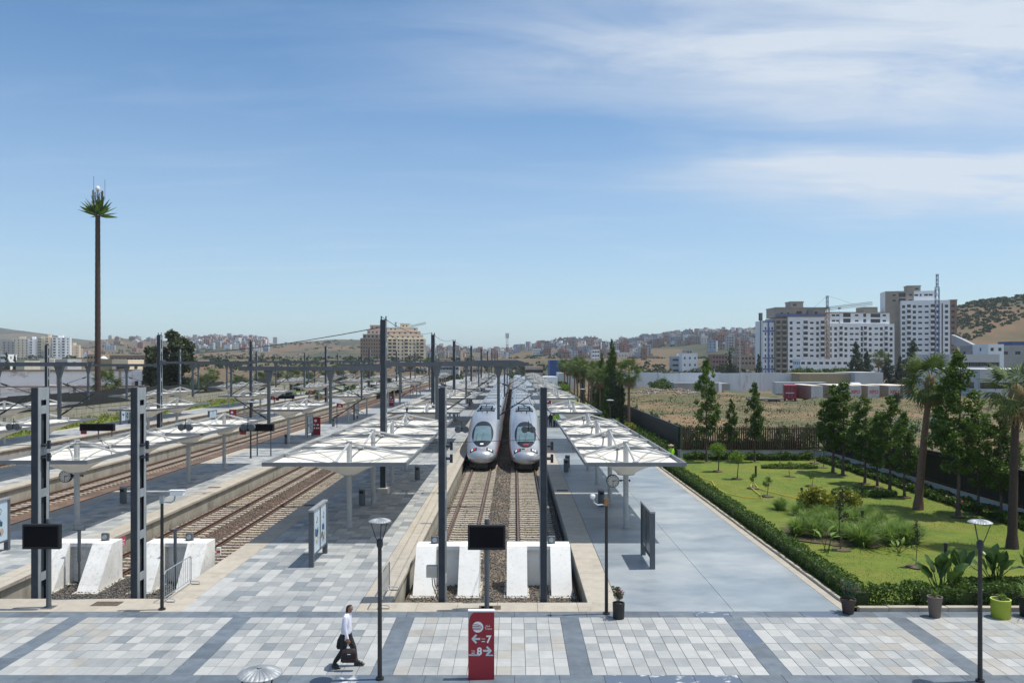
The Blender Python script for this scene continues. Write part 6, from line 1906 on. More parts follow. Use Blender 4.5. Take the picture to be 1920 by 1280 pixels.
def at(px, Y): return (px - 965) * Y / FOC
def simple(px0, px1, ytop, Y, zb, D, m, label, floors=1, ncol=3, fh=3.0, w=1.3, roof=None, name='building', cat='building', group=None, sill=.9, head=2.1, win=None):
    x0, x1 = at(px0, Y), at(px1, Y); zt = EYE - (ytop - 674) * Y / FOC
    t = thing(name, label, cat, (x0, Y, zb), group)
    ln = x1 - x0
    block(t, 0, ln, 0, D, 0, zt - zb, m, fh, regular(ncol, ln, w, sill, head) if floors else [], floors, zf=max(.2, zt - zb - floors * fh - .4), roof=roof, side_cols=regular(max(1, ncol // 2), D, w, sill, head) if floors else [], win=win)
    return t
def far_block(px, Y, w, D, h, m, label, bal, rz=22):
    t = thing('apartment_block', label, 'building', (at(px, Y), Y, 5), 'far left apartment blocks', R(rz))
    n = max(2, int(w / 4)); nf = int(h // 3)
    cc = [((i_ + .5) * w / n, 2.4 if (bal and i_ % 2 == 0) else 1.3, .5 if (bal and i_ % 2 == 0) else .9, 2.5 if (bal and i_ % 2 == 0) else 2.2) for i_ in range(n)]
    w_ = block(t, 0, w, 0, D, 0, h, m, 3, cc, nf, zf=.4, side_cols=[(D * .3, 1.2, .9, 2.2), (D * .7, 1.2, .9, 2.2)])
    MB().box(w * .3, w * .6, D * .3, D * .7, h + .01, h + 2.6).build('stair_head', m, t)
    if bal:
        b = MB()
        for f in range(nf):
            for i_ in range(0, n, 2): b.box((i_ + .5) * w / n - 1.5, (i_ + .5) * w / n + 1.5, -.9, -.01, .4 + f * 3, .4 + f * 3 + .9)
        b.build('balcony_row', m, t)
    for k_ in (.25, .75): MB().box(w * k_ - .2, w * k_ + .2, -.25, -.01, 0, h).build('pilaster', m, t)
far_block(4, 925, 13, 13, 25, M['b_grey'], 'grey apartment block at the left edge of the far left group', False)
far_block(24, 930, 20, 14, 28, M['b_cream'], 'dull cream apartment block, second of the far left group', False)
far_block(53, 900, 11, 12, 27, M['b_white'], 'narrow white apartment block with a stair tower in the far left group', True)
far_block(69, 880, 11, 12, 27, M['b_cream'], 'cream apartment block with balconies in the middle of the far left group', True)
far_block(83, 870, 10, 13, 28, M['b_beige'], 'beige apartment block with balconies in the far left group', True)
far_block(98, 862, 17, 13, 27.5, M['b_white'], 'broad white apartment block with balcony rows at the right of the far left group', True)
far_block(130, 900, 10, 12, 20, M['b_beige'], 'low beige block at the right end of the far left group', False)
for a in [
    (70, 92, 671, 420, -1.3, 12, M['b_cream'], 'low cream building with small windows at the far left', 1, 4),
    (54, 74, 673, 380, -1.3, 12, M['b_grey'], 'low grey cube building at the far left', 1, 2),
    (104, 126, 673, 360, -1.3, 12, M['b_lightgrey'], 'low grey building with a long window at the far left', 1, 2, 3, 3.0),
    (188, 212, 673, 330, -1.3, 12, M['b_tan'], 'tan shed with blank wall right of the tall palm mast', 0, 2),
    (210, 240, 674, 325, -1.3, 14, M['b_beige'], 'beige shed with a wide dark gateway', 1, 1, 4.5, 3.2),
    (200, 300, 666, 520, -1.3, 16, M['b_brown'], 'long low reddish building with a row of windows', 1, 14, 3.5, 1.6),
    (254, 300, 664, 560, -1.3, 16, M['b_pink'], 'pinkish factory block behind the dark tree', 2, 8, 3.4, 1.2),
    (163, 186, 664, 470, -1.3, 12, M['b_tan'], 'brownish house left of the tall palm mast', 2, 4),
    (1, 10, 664, 430, -1.3, 10, M['b_white'], 'small white house at the left picture edge', 2, 2),
    (30, 46, 676, 300, -1.3, 10, M['b_cream'], 'cream shed roof behind the ruined wall', 0, 2),
    (1279, 1308, 662, 470, -1.3, 16, M['b_white'], 'plain white building with small windows above the long wall', 3, 3, 4, 1.0),
    (1262, 1280, 668, 480, -1.3, 12, M['b_lightgrey'], 'grey office front with rows of windows beside the plain white building', 3, 5, 3.2, 1.6),
    (1336, 1364, 664, 520, -1.3, 12, M['h_red'], 'red brick building right of the plain white one', 3, 5),
    (1383, 1436, 666, 500, -1.3, 12, M['h_brown'], 'long brown building by the floodlight mast', 2, 8),
    (1031, 1068, 675, 300, -1.3, 18, M['blue_sheet'], 'blue clad hall at the end of the platforms', 0, 2),
    (1047, 1080, 699, 215, -1.3, 12, M['b_lightgrey'], 'pale grey corrugated shed behind the fan palms', 0, 2),
    (1019, 1046, 706, 215, -1.3, 8, M['b_white'], 'low white kiosk beside the pale shed', 0, 1),
    (985, 1018, 687, 330, -1.3, 12, M['h_brown'], 'low brown station building at the end of the tracks', 1, 6),
    (1110, 1124, 655, 620, -1, 12, M['b_white'], 'white tower block on the slope behind the palms', 5, 3, 3, 1.4),
    (1000, 1014, 652, 1000, 6, 14, M['b_white'], 'white block of flats on the far ridge over the tracks', 6, 4, 3, 1.4),
    (1020, 1034, 648, 1050, 6, 14, M['b_grey'], 'grey block of flats on the far ridge over the tracks', 7, 4, 3, 1.4),
    (1500, 1602, 673, 380, -1.3, 10, M['b_white'], 'long low pale building in front of the white apartment blocks', 1, 9, 3, 1.8),
    (1500, 1602, 700, 229, -1.3, 14, M['b_tan'], 'grey tan warehouse behind the long wall and trailers', 0, 3),
    (1603, 1656, 698, 226, -1.3, 14, M['b_lightgrey'], 'pale warehouse end behind the parked trailers', 0, 3),
    (740, 800, 690, 480, -1.3, 10, M['b_grey'], 'low grey sheds under the pink apartment block', 1, 10, 3, 1.6),
    (812, 860, 684, 430, -1.3, 12, M['b_lightgrey'], 'pale low building beyond the platform ends', 1, 8, 3, 1.6),
    (868, 905, 688, 400, -1.3, 10, M['h_brown'], 'small brown building beyond the platform ends', 1, 6, 3, 1.4)]:
    simple(*a[:8], *(a[8:]))
# industrial buildings on the right
for a in [
    (1838, 2050, 692, 150, -1.0, 22, M['b_lightgrey'], 'long pale industrial hall with dark window bands behind the palms', 1, 7, 4.2, 3.2),
    (1782, 1872, 664, 230, -1.0, 20, M['b_lightgrey'], 'grey workshop with a glazed upper floor left of the industrial hall', 1, 5, 4, 3.4),
    (1850, 1990, 647, 300, -1.0, 18, M['b_grey'], 'brown grey upper building on the slope at the picture edge', 1, 6, 4, 2.0),
    (1853, 1882, 645, 290, 5, 10, M['b_white'], 'small white house on the slope above the workshop', 1, 2, 3, 1.2),
    (1858, 1912, 618, 520, 20, 10, M['b_white'], 'long white house on the brown hill at the picture edge', 1, 5, 3, 1.4),
    (1898, 1925, 640, 330, 13.5, 10, M['blue_sheet'], 'small blue hut on the slope at the picture edge', 0, 1)]:
    simple(*a)
b = MB()
for i in range(12):
    a = i / 12; c = (i + 1) / 12
    f = lambda q: (at(1788 + (1845 - 1788) * q, 420 - 90 * q), 420 - 90 * q, EYE - (627 + 27 * q ** 1.1 - 674) * (420 - 90 * q) / FOC)
    p, q = f(a), f(c)
    b.loft([[(p[0], p[1], p[2] - 5), (p[0], p[1], p[2]), (p[0] + .4, p[1] + 3, p[2]), (p[0] + .4, p[1] + 3, p[2] - 5)], [(q[0], q[1], q[2] - 5), (q[0], q[1], q[2]), (q[0] + .4, q[1] + 3, q[2]), (q[0] + .4, q[1] + 3, q[2] - 5)]], 0, True, True)
tag(b.build('ramp_wall', M['b_lightgrey']), 'white retaining wall of a road climbing the brown hill', 'wall')

# houses on the hillsides
def house_mesh(w, d, h, m, seed):
    rs = random.Random(seed); b = MB(); nf = max(2, int(h / 3)); nc = max(2, int(w / 3))
    holes = [(w * (i + .5) / nc - .6, w * (i + .5) / nc + .6, f * 3 + 1.0, f * 3 + 2.3) for f in range(nf) for i in range(nc) if rs.random() < .85]
    wall_grid(b, (-w / 2, -d / 2), (1, 0), w, (-4, h), holes, 0, .3)
    for (a0, a1, z0, z1) in holes: b.face([(a0 - w / 2, -d / 2 + .29, z0), (a1 - w / 2, -d / 2 + .29, z0), (a1 - w / 2, -d / 2 + .29, z1), (a0 - w / 2, -d / 2 + .29, z1)], 1)
    b.face([(w / 2, -d / 2, -4), (w / 2, d / 2, -4), (w / 2, d / 2, h), (w / 2, -d / 2, h)]); b.face([(-w / 2, d / 2, -4), (-w / 2, -d / 2, -4), (-w / 2, -d / 2, h), (-w / 2, d / 2, h)])
    b.face([(w / 2, d / 2, -4), (-w / 2, d / 2, -4), (-w / 2, d / 2, h), (w / 2, d / 2, h)]); b.face([(-w / 2, -d / 2, h), (w / 2, -d / 2, h), (w / 2, d / 2, h), (-w / 2, d / 2, h)])
    if rs.random() < .6: b.box(-w * .3, -w * .02, -d * .1, d * .3, h + .01, h + 2.2)
    return b.mesh('house', [m, M['glass_void']])
HM = {}
for c in ('red', 'brown', 'grey', 'white', 'blue'):
    HM[c] = [house_mesh(rs_[0], rs_[1], rs_[2], M['h_' + c], j) for j, rs_ in enumerate(((8, 9, 7), (10, 9, 9.5), (7, 8, 12), (13, 10, 8)))]
hrs = random.Random(11)
ADJ = dict(red='reddish', brown='brownish', grey='grey', white='whitewashed', blue='bluish')
def town(n, pxr, Yr, bias, where, group, wts=(3, 3, 2.4, 1.6, 1.2), cond=None):
    made = 0; tries = 0
    while made < n and tries < n * 30:
        tries += 1
        px = hrs.uniform(*pxr); Y = Yr[0] + (Yr[1] - Yr[0]) * hrs.random() ** bias
        if cond and not cond(px, Y): continue
        X = at(px, Y); z = float(ht(X, Y))
        c = hrs.choices(list(ADJ), wts)[0]
        o = put('house', hrs.choice(HM[c]), None, (X, Y, z), (0, 0, hrs.uniform(-.5, .5)), (hrs.uniform(.8, 1.25), 1, hrs.uniform(.7, 1.25)))
        tag(o, f'small {ADJ[c]} house {where}', 'house', f'{ADJ[c]} {group}')
        made += 1
clump_r = lambda px, Y: math.sin(px / 17) + math.sin(px / 41 + Y / 160) > -.9 and not (1215 < px < 1330 and 760 < Y < 1050 )
town(150, (1030, 1440), (700, 1500), .55, 'in the crowded hill town behind the long wall', 'houses of the right hill town', cond=clump_r)
town(34, (1150, 1440), (1380, 1500), .6, 'along the crest of the hill town on the right', 'houses on the right crest')
town(60, (345, 490), (1350, 1860), .8, 'on the far hill to the right of the dark tree', 'houses of the far left hill town', (1.5, 1.5, 3, 3, 2.4))
town(16, (195, 300), (1300, 1900), 1, 'on the bare slope between the palm mast and the dark tree', 'houses on the bare left slope')
town(10, (130, 200), (900, 1200), 1, 'in the cluster right of the far apartment blocks', 'houses by the far left apartments')
town(18, (820, 1010), (1200, 1500), 1, 'on the far ridge above the ends of the tracks', 'houses on the middle ridge')
def house_mass(name, n, pxr, Yr, bias, cond=None):
    b = MB(); made = 0; mats = [M['h_red'], M['h_brown'], M['h_grey'], M['h_white'], M['h_blue'], M['glass_void']]
    while made < n:
        px = hrs.uniform(*pxr); Y = Yr[0] + (Yr[1] - Yr[0]) * hrs.random() ** bias
        made += 1
        if cond and not cond(px, Y): continue
        X = at(px, Y); z = float(ht(X, Y)); w = hrs.uniform(3, 5.5); d = hrs.uniform(3, 5); h = hrs.choice((4, 6.5, 6.5, 9.5, 12)); k_ = hrs.choices(range(5), (3, 3, 3, 2, 1.6))[0]
        b.box(X - w, X + w, Y - d, Y + d, z - 3, z + h, k_, True)
        if hrs.random() < .5: b.box(X - w * .4, X + w * .1, Y - d * .3, Y + d * .3, z + h + .01, z + h + 2.2, k_, True)
        nf = int(h // 3)
        for f in range(nf):
            for q in range(3):
                if hrs.random() < .75:
                    xc = X - w + 2 * w * (q + .5) / 3
                    b.box(xc - .65, xc + .65, Y - d - .06, Y - d - .004, z + f * 3 + 1.0, z + f * 3 + 2.4, 5, True)
    tag(b.build(name, mats), kind='stuff')
house_mass('far_hill_town', 620, (1015, 1445), (720, 1500), .6, clump_r)
house_mass('far_hill_town', 240, (340, 500), (1350, 1870), .8)
house_mass('far_hill_town', 70, (800, 1020), (1150, 1500), 1)
for (px, Y, sc, lab) in ((366, 1850, 1.2, 'tall'), (430, 1850, 1.3, 'tall'), (452, 1870, 1.15, 'tall'), (516, 1870, 1.3, 'tall')):
    o = put('house', HM['grey'][2], None, (at(px, Y), Y, float(ht(at(px, Y), Y))), (0, 0, .2), (1.3, 1.2, sc))
    tag(o, 'tall grey block standing on the crest of the far left hill', 'tower block', 'tall blocks on the far left crest')

# ------------------------------------------------------------------ cranes and masts
def lattice(b, p, q, w, n, r, mi=0):
    p = Vector(p); q = Vector(q); d = (q - p).normalized(); a = d.orthogonal().normalized(); c = d.cross(a)
    cs = [(a * s1 + c * s2) * w / 2 for s1, s2 in ((-1, -1), (1, -1), (1, 1), (-1, 1))]
    for o in cs: b.tube(p + o, q + o, r, n=4, mi=mi, caps=False)
    for i in range(n):
        e0 = p.lerp(q, i / n); e1 = p.lerp(q, (i + 1) / n)
        for k_ in range(4):
            b.tube(e0 + cs[k_], e1 + cs[(k_ + 1) % 4], r * .6, n=3, mi=mi, caps=False)
def crane(x, y, ztop, zb, label, mast_m, jib, cj, slope, jm, azi=0.0, rust_to=None):
    t = thing('tower_crane', label, 'crane', (x, y, 0), 'tower cranes', azi)
    b = MB(); lattice(b, (0, 0, zb), (0, 0, rust_to or ztop - 8), 1.7, 16, .16); b.build('mast', mast_m, t)
    b = MB()
    lattice(b, (0, 0, (rust_to or ztop - 8) + .1), (0, 0, ztop - 7), 1.7, 3, .16); lattice(b, (0, 0, ztop - 7), (0, 0, ztop), .9, 3, .12); b.build('cat_head', M['crane_blue'], t)
    if jib:
        b = MB(); z = ztop - 7
        lattice(b, (0, 0, z), (jib, 0, z + slope * jib), 1.3, 22, .10)
        b.tube((0, 0, ztop), (jib * .6, 0, z + slope * jib * .6 + .7), .06, n=4)
        b.build('jib', jm, t)
        b = MB(); lattice(b, (0, 0, z), (-cj, 0, z - slope * cj), 1.2, 7, .10); b.tube((0, 0, ztop), (-cj * .85, 0, z - slope * cj * .8), .06, n=4); b.box(-cj, -cj + 2.6, -1, 1, z - slope * cj - 2.2, z - slope * cj + .6); b.build('counter_jib', jm, t)
        b = MB(); b.box(jib * .27 - .6, jib * .27 + .6, -.5, .5, z + slope * jib * .27 - .9, z + slope * jib * .27 - .2); b.tube((jib * .27, 0, z), (jib * .27, 0, z - 7), .04, n=4); b.box(jib * .27 - .3, jib * .27 + .3, -.3, .3, z - 7.6, z - 7); b.build('hook', M['crane_grey'], t)
    return t
crane(at(1551, 425), 425, 42.6, 0, 'tower crane with rusty mast and long jib over the white apartment blocks', M['crane_rust'], 24, 10.5, .12, M['crane_grey'], 0, 36.2)
crane(at(1757, 425), 425, 54.2, 0, 'blue lattice crane mast without a visible jib in front of the tallest tower', M['crane_blue'], 0, 0, 0, M['crane_grey'], 0, 47)
t = crane(at(742, 690), 690, 41.0, 0, 'crane with a slanting jib on top of the pink apartment block', M['crane_grey'], 26, 3.5, .24, M['crane_grey'])
k = Kit('floodlight_mast')
for (px, Y, yt, lab, hd) in ((1426, 330, 588, 'tall floodlight mast left of the white apartment blocks', 1), (1387, 400, 613, 'thin pole with a small antenna head among the right hill houses', 0)):
    zt = EYE - (yt - 674) * Y / FOC
    t = thing('tall_mast', lab, 'mast', (at(px, Y), Y, -1.3))
    b = MB(); b.tube((0, 0, 0), (0, 0, zt + 1.3), .38 if hd else .22, .2, n=8); b.build('pole', M['b_lightgrey'] if not hd else M['crane_grey'], t)
    b = MB()
    for i in range(6):
        a = i * 1.047; b.box(.5 * math.cos(a) - .25, .5 * math.cos(a) + .25, .5 * math.sin(a) - .25, .5 * math.sin(a) + .25, zt - 1.6, zt + (1.6 if hd else .4))
    b.build('head', M['crane_grey'] if hd else M['b_white'], t)
t = thing('lattice_tower', 'red and white lattice telecom tower beyond the ends of the tracks', 'telecom tower', (at(951, 800), 800, 0))
for i in range(4):
    b = MB(); lattice(b, (0, 0, i * 8), (0, 0, i * 8 + 7.95), 1.5, 5, .18); b.build('section', M['trailer_red'] if i % 2 == 0 else M['b_white'], t)
b = MB()
for i in range(6): b.box(1.4 * math.cos(i) - .3, 1.4 * math.cos(i) + .3, 1.4 * math.sin(i) - .3, 1.4 * math.sin(i) + .3, 30, 35)
b.build('antenna', M['b_lightgrey'], t)
t = thing('minaret', 'square brown minaret standing above the roofs behind the long wall', 'minaret', (at(1208, 600), 600, -1.2))
block(t, -1.9, 1.9, 0, 3.8, 0, 18.2, M['b_brown'], 4.2, [(1.9, .7, 1.2, 2.6)], 4); MB().box(-2.1, 2.1, -.2, 4.0, 18.21, 19.0).build('gallery', M['b_tan'], t); MB().box(-.9, .9, 1, 2.8, 19.01, 21.4).build('lantern', M['b_brown'], t)
t = thing('silo', 'white cylindrical silo beside the tall palm mast', 'silo', (at(194.5, 420), 420, -1.3)); MB().lathe([(1.9, 0), (1.9, 10.6), (.4, 11.6)], 16).build('tank', M['b_white'], t, smooth=True); MB().box(-2.4, -2.0, -.3, .3, 0, 12.5).build('ladder', M['b_lightgrey'], t)

# telecom mast dressed as a palm
t = thing('palm_mast', 'very tall telecom mast disguised as a palm tree', 'telecom mast', (-67, 128, -1.5))
b = MB(); rings = []
for i in range(60):
    z = 33.1 * i / 59; r = (.46 - .10 * i / 59) * (1.03 if i % 2 else .98)
    rings.append([(r * math.cos(2 * math.pi * k_ / 14), r * math.sin(2 * math.pi * k_ / 14), z) for k_ in range(14)])
b.loft(rings, 0, True); b.build('trunk', M['dark_bark'], t)
fb = MB()
for s in (-1, 1):
    fb.loft([[(0, 0, 0), (0, s * .05, .0)], [(.8, 0, .02), (.8, s * .34, .05)], [(1.8, 0, .05), (1.8, s * .26, .06)], [(2.8, 0, .02), (2.8, s * .03, .02)]], 0, closed=False)
fme = fb.mesh('frond', M['leaf_hedge'])
rs = random.Random(4)
for i in range(34):
    tt = i / 34; el = R(0 + 84 * tt ** .8 + rs.uniform(-7, 7)); az = i * 2.4
    put('frond', fme, t, (.3 * math.cos(az), .3 * math.sin(az), 33.0 + .5 * tt), (rs.uniform(-.8, .8), -el, az), (1.05, 1.0, 1.05))
for i in range(6):
    a = i * 1.047; MB().box(-.12, .12, -.07, .07, 0, 1.9).build('antenna', M['crane_grey'], t, (.75 * math.cos(a), .75 * math.sin(a), 35.2), rot=(0, 0, a))
b = MB(); lattice(b, (0, 0, 33), (0, 0, 36.9), .8, 4, .05); b.tube((-.65, 0, 36), (-.65, 0, 39.4), .035); b.tube((1.15, 0, 35.5), (1.15, 0, 38.9), .035); b.build('mast_head', M['crane_grey'], t)
b = MB(); b.lathe([(.02, 36.95), (.25, 37.05), (.38, 37.4), (.25, 37.75), (.02, 37.9)], 14, caps=False); b.build('dome', M['sign_white'], t, smooth=True)

# ------------------------------------------------------------------ waste land and trailers on the right
nx_, ny_ = 110, 90
X = np.linspace(14.5, 150, nx_ + 1); Y = np.linspace(28, 236, ny_ + 1)
X, Y = np.meshgrid(X, Y)
yard = np.clip((X - 50) / 12, 0, 1)
m_ = np.exp(-((Y - 152) / 5.5) ** 2) * (1.1 + .25 * np.sin(X * .9) + .2 * np.sin(X * .37)) * yard
low = np.clip((Y - 156) / 4, 0, 1) * yard
Z = .18 + .13 * np.sin(X * .31 + Y * .17) + .12 * np.sin(X * .77 - Y * .41) + .08 * np.sin(X * 1.9) * np.sin(Y * 1.3) + m_ - low * .95
heap = np.exp(-((X - 36) / 7) ** 2 - ((Y - 190) / 14) ** 2) * (.9 + .3 * np.sin(X * .8) + .25 * np.sin(Y * .5 + X * .6))
Z = Z + heap
Z = np.where((X < 27.2) & (Y < 69.2), -.6, Z)
V = np.stack([X, Y, Z], 2).reshape(-1, 3)
i = np.arange(ny_)[:, None] * (nx_ + 1) + np.arange(nx_)[None]
Fc = np.stack([i, i + 1, i + nx_ + 2, i + nx_ + 1], 2).reshape(-1, 4)
tag(put('field', np_mesh('field', V, Fc, M['dry_field'], smooth=True)), kind='structure')
def fz(x, y):
    i_ = int(np.clip(round((y - 28) / 208 * ny_), 0, ny_)); j_ = int(np.clip(round((x - 14.5) / 135.5 * nx_), 0, nx_)); return Z[i_, j_]
def fzv(x, y):
    i_ = np.clip(np.round((y - 28) / 208 * ny_), 0, ny_).astype(int); j_ = np.clip(np.round((x - 14.5) / 135.5 * nx_), 0, nx_).astype(int); return Z[i_, j_]
def tufts(name, n, xr, yr, size, m, cond=None, hgt=.5):
    x = rng.uniform(*xr, n); y = yr[0] + (yr[1] - yr[0]) * rng.random(n) ** 1.2
    ok = ~((x < 27.3) & (y < 69.5))
    if cond is not None: ok &= cond(x, y)
    x, y = x[ok], y[ok]; n = len(x)
    az = rng.uniform(0, 6.283, n); s = rng.uniform(.5, 1.3, n) * size; h_ = s * hgt * rng.uniform(.7, 2.0, n)
    d = np.stack([np.cos(az) * s * .5, np.sin(az) * s * .5, np.zeros(n)], 1); ln = rng.normal(size=(n, 3)) * s[:, None] * .25; ln[:, 2] = h_
    p = np.stack([x, y, fzv(x, y) - .03], 1)
    V_ = np.stack([p - d * .6, p + d * .6, p + d * .35 + ln, p - d * .7 + ln * .8], 1)
    return tag(put(name, np_mesh(name, V_.reshape(-1, 3), np.arange(4 * n).reshape(n, 4), m)), kind='stuff')
pat = lambda x, y: np.sin(x * .23 + y * .11) + np.sin(x * .11 - y * .19 + 1) + rng.normal(size=len(x)) * .7
tufts('dry_grass', 60000, (14.5, 120), (60, 234), .20, M['leaf_dry'], lambda x, y: (pat(x, y) > -.6) & ~((x > 52) & (y > 157)), .42)
tufts('weeds', 30000, (14.5, 110), (60, 200), .24, M['weed'], lambda x, y: (pat(x, y) < -.5) & ~((x > 52) & (y > 157)), .7)
tufts('weeds', 5200, (14.6, 21), (70, 128), .55, M['leaf_teal'], lambda x, y: x < 15 + 4.5 * np.abs(np.sin(y * .16)), .9)
for i_, (x, y, s, kk, lab) in enumerate(((41, 84, .72, 2, 'bluish green bush on the waste land, left of the leaning palm trunk'), (44.5, 83, .8, 2, 'bluish green bush on the waste land just right of the leaning palm trunk'), (48, 84, .75, 2, 'bluish green bush on the waste land behind the tallest young tree'),
                                     (33, 86, .5, 2, 'bluish green bush beyond the fence behind the row of young trees'), (38, 215, 1.0, 0, 'dark bush at the foot of the long white wall'), (41, 222, 1.1, 0, 'second dark bush at the foot of the long white wall'), (70, 146, .6, 1, 'scrubby bush on the bank by the red trailer'),
                                     (66, 88, 1.1, 3, 'dark bushy tree on the waste land at the picture edge'), (72, 92, 1.3, 3, 'second dark bushy tree on the waste land at the picture edge'), (88, 132, 1.8, 3, 'large dark shrub in front of the industrial hall'))):
    FBUSH[kk].place(lab, 'bush', (x, y, fz(x, y) - .05), 'bushes on the waste land', i_, (s, s, s))
ST2 = [M['stone_a'], M['stone_c'], M['h_brown'], M['b_lightgrey']]
ro = rocks('rubble', 1500, 29, 44, 182, 202, 0, ST2, (3, 2.4, 1.2, .5), .10, .32, 1)
co_ = np.empty(len(ro.data.vertices) * 3, dtype=np.float32); ro.data.vertices.foreach_get('co', co_); co_ = co_.reshape(-1, 6, 3); cen = co_.mean(1)
co_[:, :, 2] += fzv(cen[:, 0], cen[:, 1])[:, None] + .05; ro.data.vertices.foreach_set('co', co_.ravel()); ro.data.update()

# the long wall
t = thing('long_wall', 'long weathered white wall across the back of the waste land', 'wall', (31, 236, 0))
for i_ in range(11):
    hgt = 4.6 + .12 * math.sin(i_ * 2.1)
    MB().box(i_ * 6, i_ * 6 + 5.985, 0, .3, -1, hgt).build('wall_panel', M['long_wall'], t)
    MB().box(i_ * 6 - .2, i_ * 6 + .2, -.15, -.004, -1, hgt - .1).build('pilaster', M['long_wall'], t)
MB().box(14.5, 28.5, -16, -.2, 0, 1.9).build('lean_to', M['b_grey'], t)
t = thing('low_wall', 'low white wall with a grey rendered patch standing in the waste land', 'wall', (at(1264, 205), 205, 0)); MB().box(0, 12, 0, .35, -.5, 2.4).build('wall_panel', M['b_grey'], t); MB().box(-.1, 12.1, -.08, .43, 2.401, 2.75).build('wall_cap', M['b_white'], t); MB().box(11.4, 12.2, -.2, .55, -.5, 2.39).build('pier', M['b_white'], t)

def trailer(x, y, z, label, m, rz=0, logo='XPO', ln=12.0, grp='parked trailers'):
    t = thing('trailer', label, 'trailer', (x, y, z), grp, rz)
    MB().bevbox(-1.25, 1.25, 0.06, ln, 1.05, 3.86, .04).build('box_body', M['trailer_side_shaded'] if (rz == 0 and m is not M['trailer_red']) else m, t)
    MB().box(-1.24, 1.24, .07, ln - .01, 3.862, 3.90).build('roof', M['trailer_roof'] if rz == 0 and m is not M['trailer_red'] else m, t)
    for s in (-1, 1):
        MB().box(min(s * .02, s * 1.2), max(s * .02, s * 1.2), 0, .055, 1.12, 3.8).build('door', m, t)
        MB().box(s * .3 - .015, s * .3 + .015, -.03, -.002, 1.1, 3.8).build('lock_bar', M['galvanised'], t)
    MB().box(-1.2, 1.2, .1, .3, .5, .75).build('bumper', M['dark_steel'], t)
    MB().box(-.5, .5, .5, ln - .5, .8, 1.045).build('chassis', M['dark_steel'], t)
    for yy in (1.6, 2.9, 4.2):
        for s in (-1, 1):
            b = MB(); b.tube((s * .85, yy, .5), (s * 1.2, yy, .5), .5, n=14); b.build('wheel', M['tyre'], t)
    if logo: text(logo, .95, M['logo_red'], t, (0, -.034, 2.3), align='CENTER', bold=.02, sx=1.0)
    return t
zt_ = -.78
for (px, lab, m, lg) in ((1532, 'plain white trailer beside the red one', M['trailer_white'], ''), (1582, 'white trailer mostly hidden behind the first young trees', M['trailer_white'], ''), (1604, 'white trailer with red letters, beige roof, left of a gap', M['trailer_white'], 'XPO'),
                         (1638, 'white trailer with red letters and a bright white roof in the middle of the row', M['trailer_white'], 'XPO'), (1677, 'white trailer with red letters and tan side, third lettered one', M['trailer_white'], 'XPO'), (1704, 'white trailer with red letters at the end of the row, by the leaning palm', M['trailer_white'], 'XPO')):
    trailer(at(px, 165), 165, zt_, lab, m, 0, lg)
t = trailer(at(1482, 166), 166, zt_, 'dark red trailer at the end of the row', M['trailer_red'], -.30, '')
MB().box(1.252, 1.258, 9.0, 10.6, 2.0, 3.3).build('panel', M['sign_white'], t)
MB().box(-.95, .75, -.036, -.031, 2.25, 2.42).build('printed_line', M['sign_pale'], t)
t = trailer(at(1546, 192), 192, zt_, 'long white trailer parked side on in front of the long wall', M['trailer_white'], R(90), '', 12.2)
text('XPO', 1.0, M['logo_red'], t, (-1.262, 5.0, 2.0), (R(90), 0, R(-90)), bold=.02); text('Logistics', .8, M['navy'], t, (-1.262, 2.95, 2.0), (R(90), 0, R(-90)))
for (px, Y_, lab) in ((1588, 200, 'white lorry cab left of the other one behind the trailers'), (1609, 200, 'white lorry cab right of the other one behind the trailers')):
    t = thing('lorry', lab, 'lorry', (at(px, Y_), Y_, zt_), 'lorries behind the trailers')
    b = MB(); b.loft([[(-1.25, 0, .6), (1.25, 0, .6), (1.25, 0, 2.0), (1.15, .25, 3.0), (-1.15, .25, 3.0), (-1.25, 0, 2.0)], [(-1.25, 2.2, .6), (1.25, 2.2, .6), (1.25, 2.2, 2.0), (1.2, 2.2, 3.5), (-1.2, 2.2, 3.5), (-1.25, 2.2, 2.0)]], 0, True, True); b.build('cab', M['trailer_white'], t)
    b = MB(); b.face([(-1.05, -.004, 2.03), (1.05, -.004, 2.03), (1.0, .225, 2.93), (-1.0, .225, 2.93)]); b.build('windscreen', M['glass_void'], t)
    b = MB(); b.box(-.45, .45, 2.2, 8, .7, .95); b.build('chassis', M['dark_steel'], t)
    for yy in (.9, 6):
        for s in (-1, 1): b = MB(); b.tube((s * .85, yy, .5), (s * 1.2, yy, .5), .5, n=12); b.build('wheel', M['tyre'], t)
for (px, Y_, lab) in ((1620, 208, 'white van roof nearer the palm behind the trailers'), (1636, 214, 'white van roof behind the middle trailers'), (1695, 205, 'white van behind the last lettered trailers')):
    t = thing('van', lab, 'van', (at(px, Y_), Y_, zt_), 'white vans behind the trailers', R(75))
    b = MB(); b.loft([[(x_, y_, z_) for y_, z_ in ((0, .4), (5.2, .4), (5.2, 1.2), (4.4, 1.45), (3.6, 2.35), (0, 2.4))] for x_ in (-.95, .95)], 0, True, True); b.build('body', M['trailer_white'], t)
    for s in (-1, 1):
        MB().box(min(s * .951, s * .956), max(s * .951, s * .956), 3.2, 4.1, 1.35, 2.0).build('window', M['glass_void'], t)
        for yy in (.9, 4.3): b = MB(); b.tube((s * .7, yy, .36), (s * .97, yy, .36), .36, n=12); b.build('wheel', M['tyre'], t)
t = thing('flatbed_trailer', 'empty flatbed trailers chassis left of the red trailer', 'trailer', (at(1448, 165), 165, zt_), None, R(90))
b = MB(); b.box(-1.2, 1.2, -2, 5, 1.0, 1.25); b.build('bed', M['crane_grey'], t)
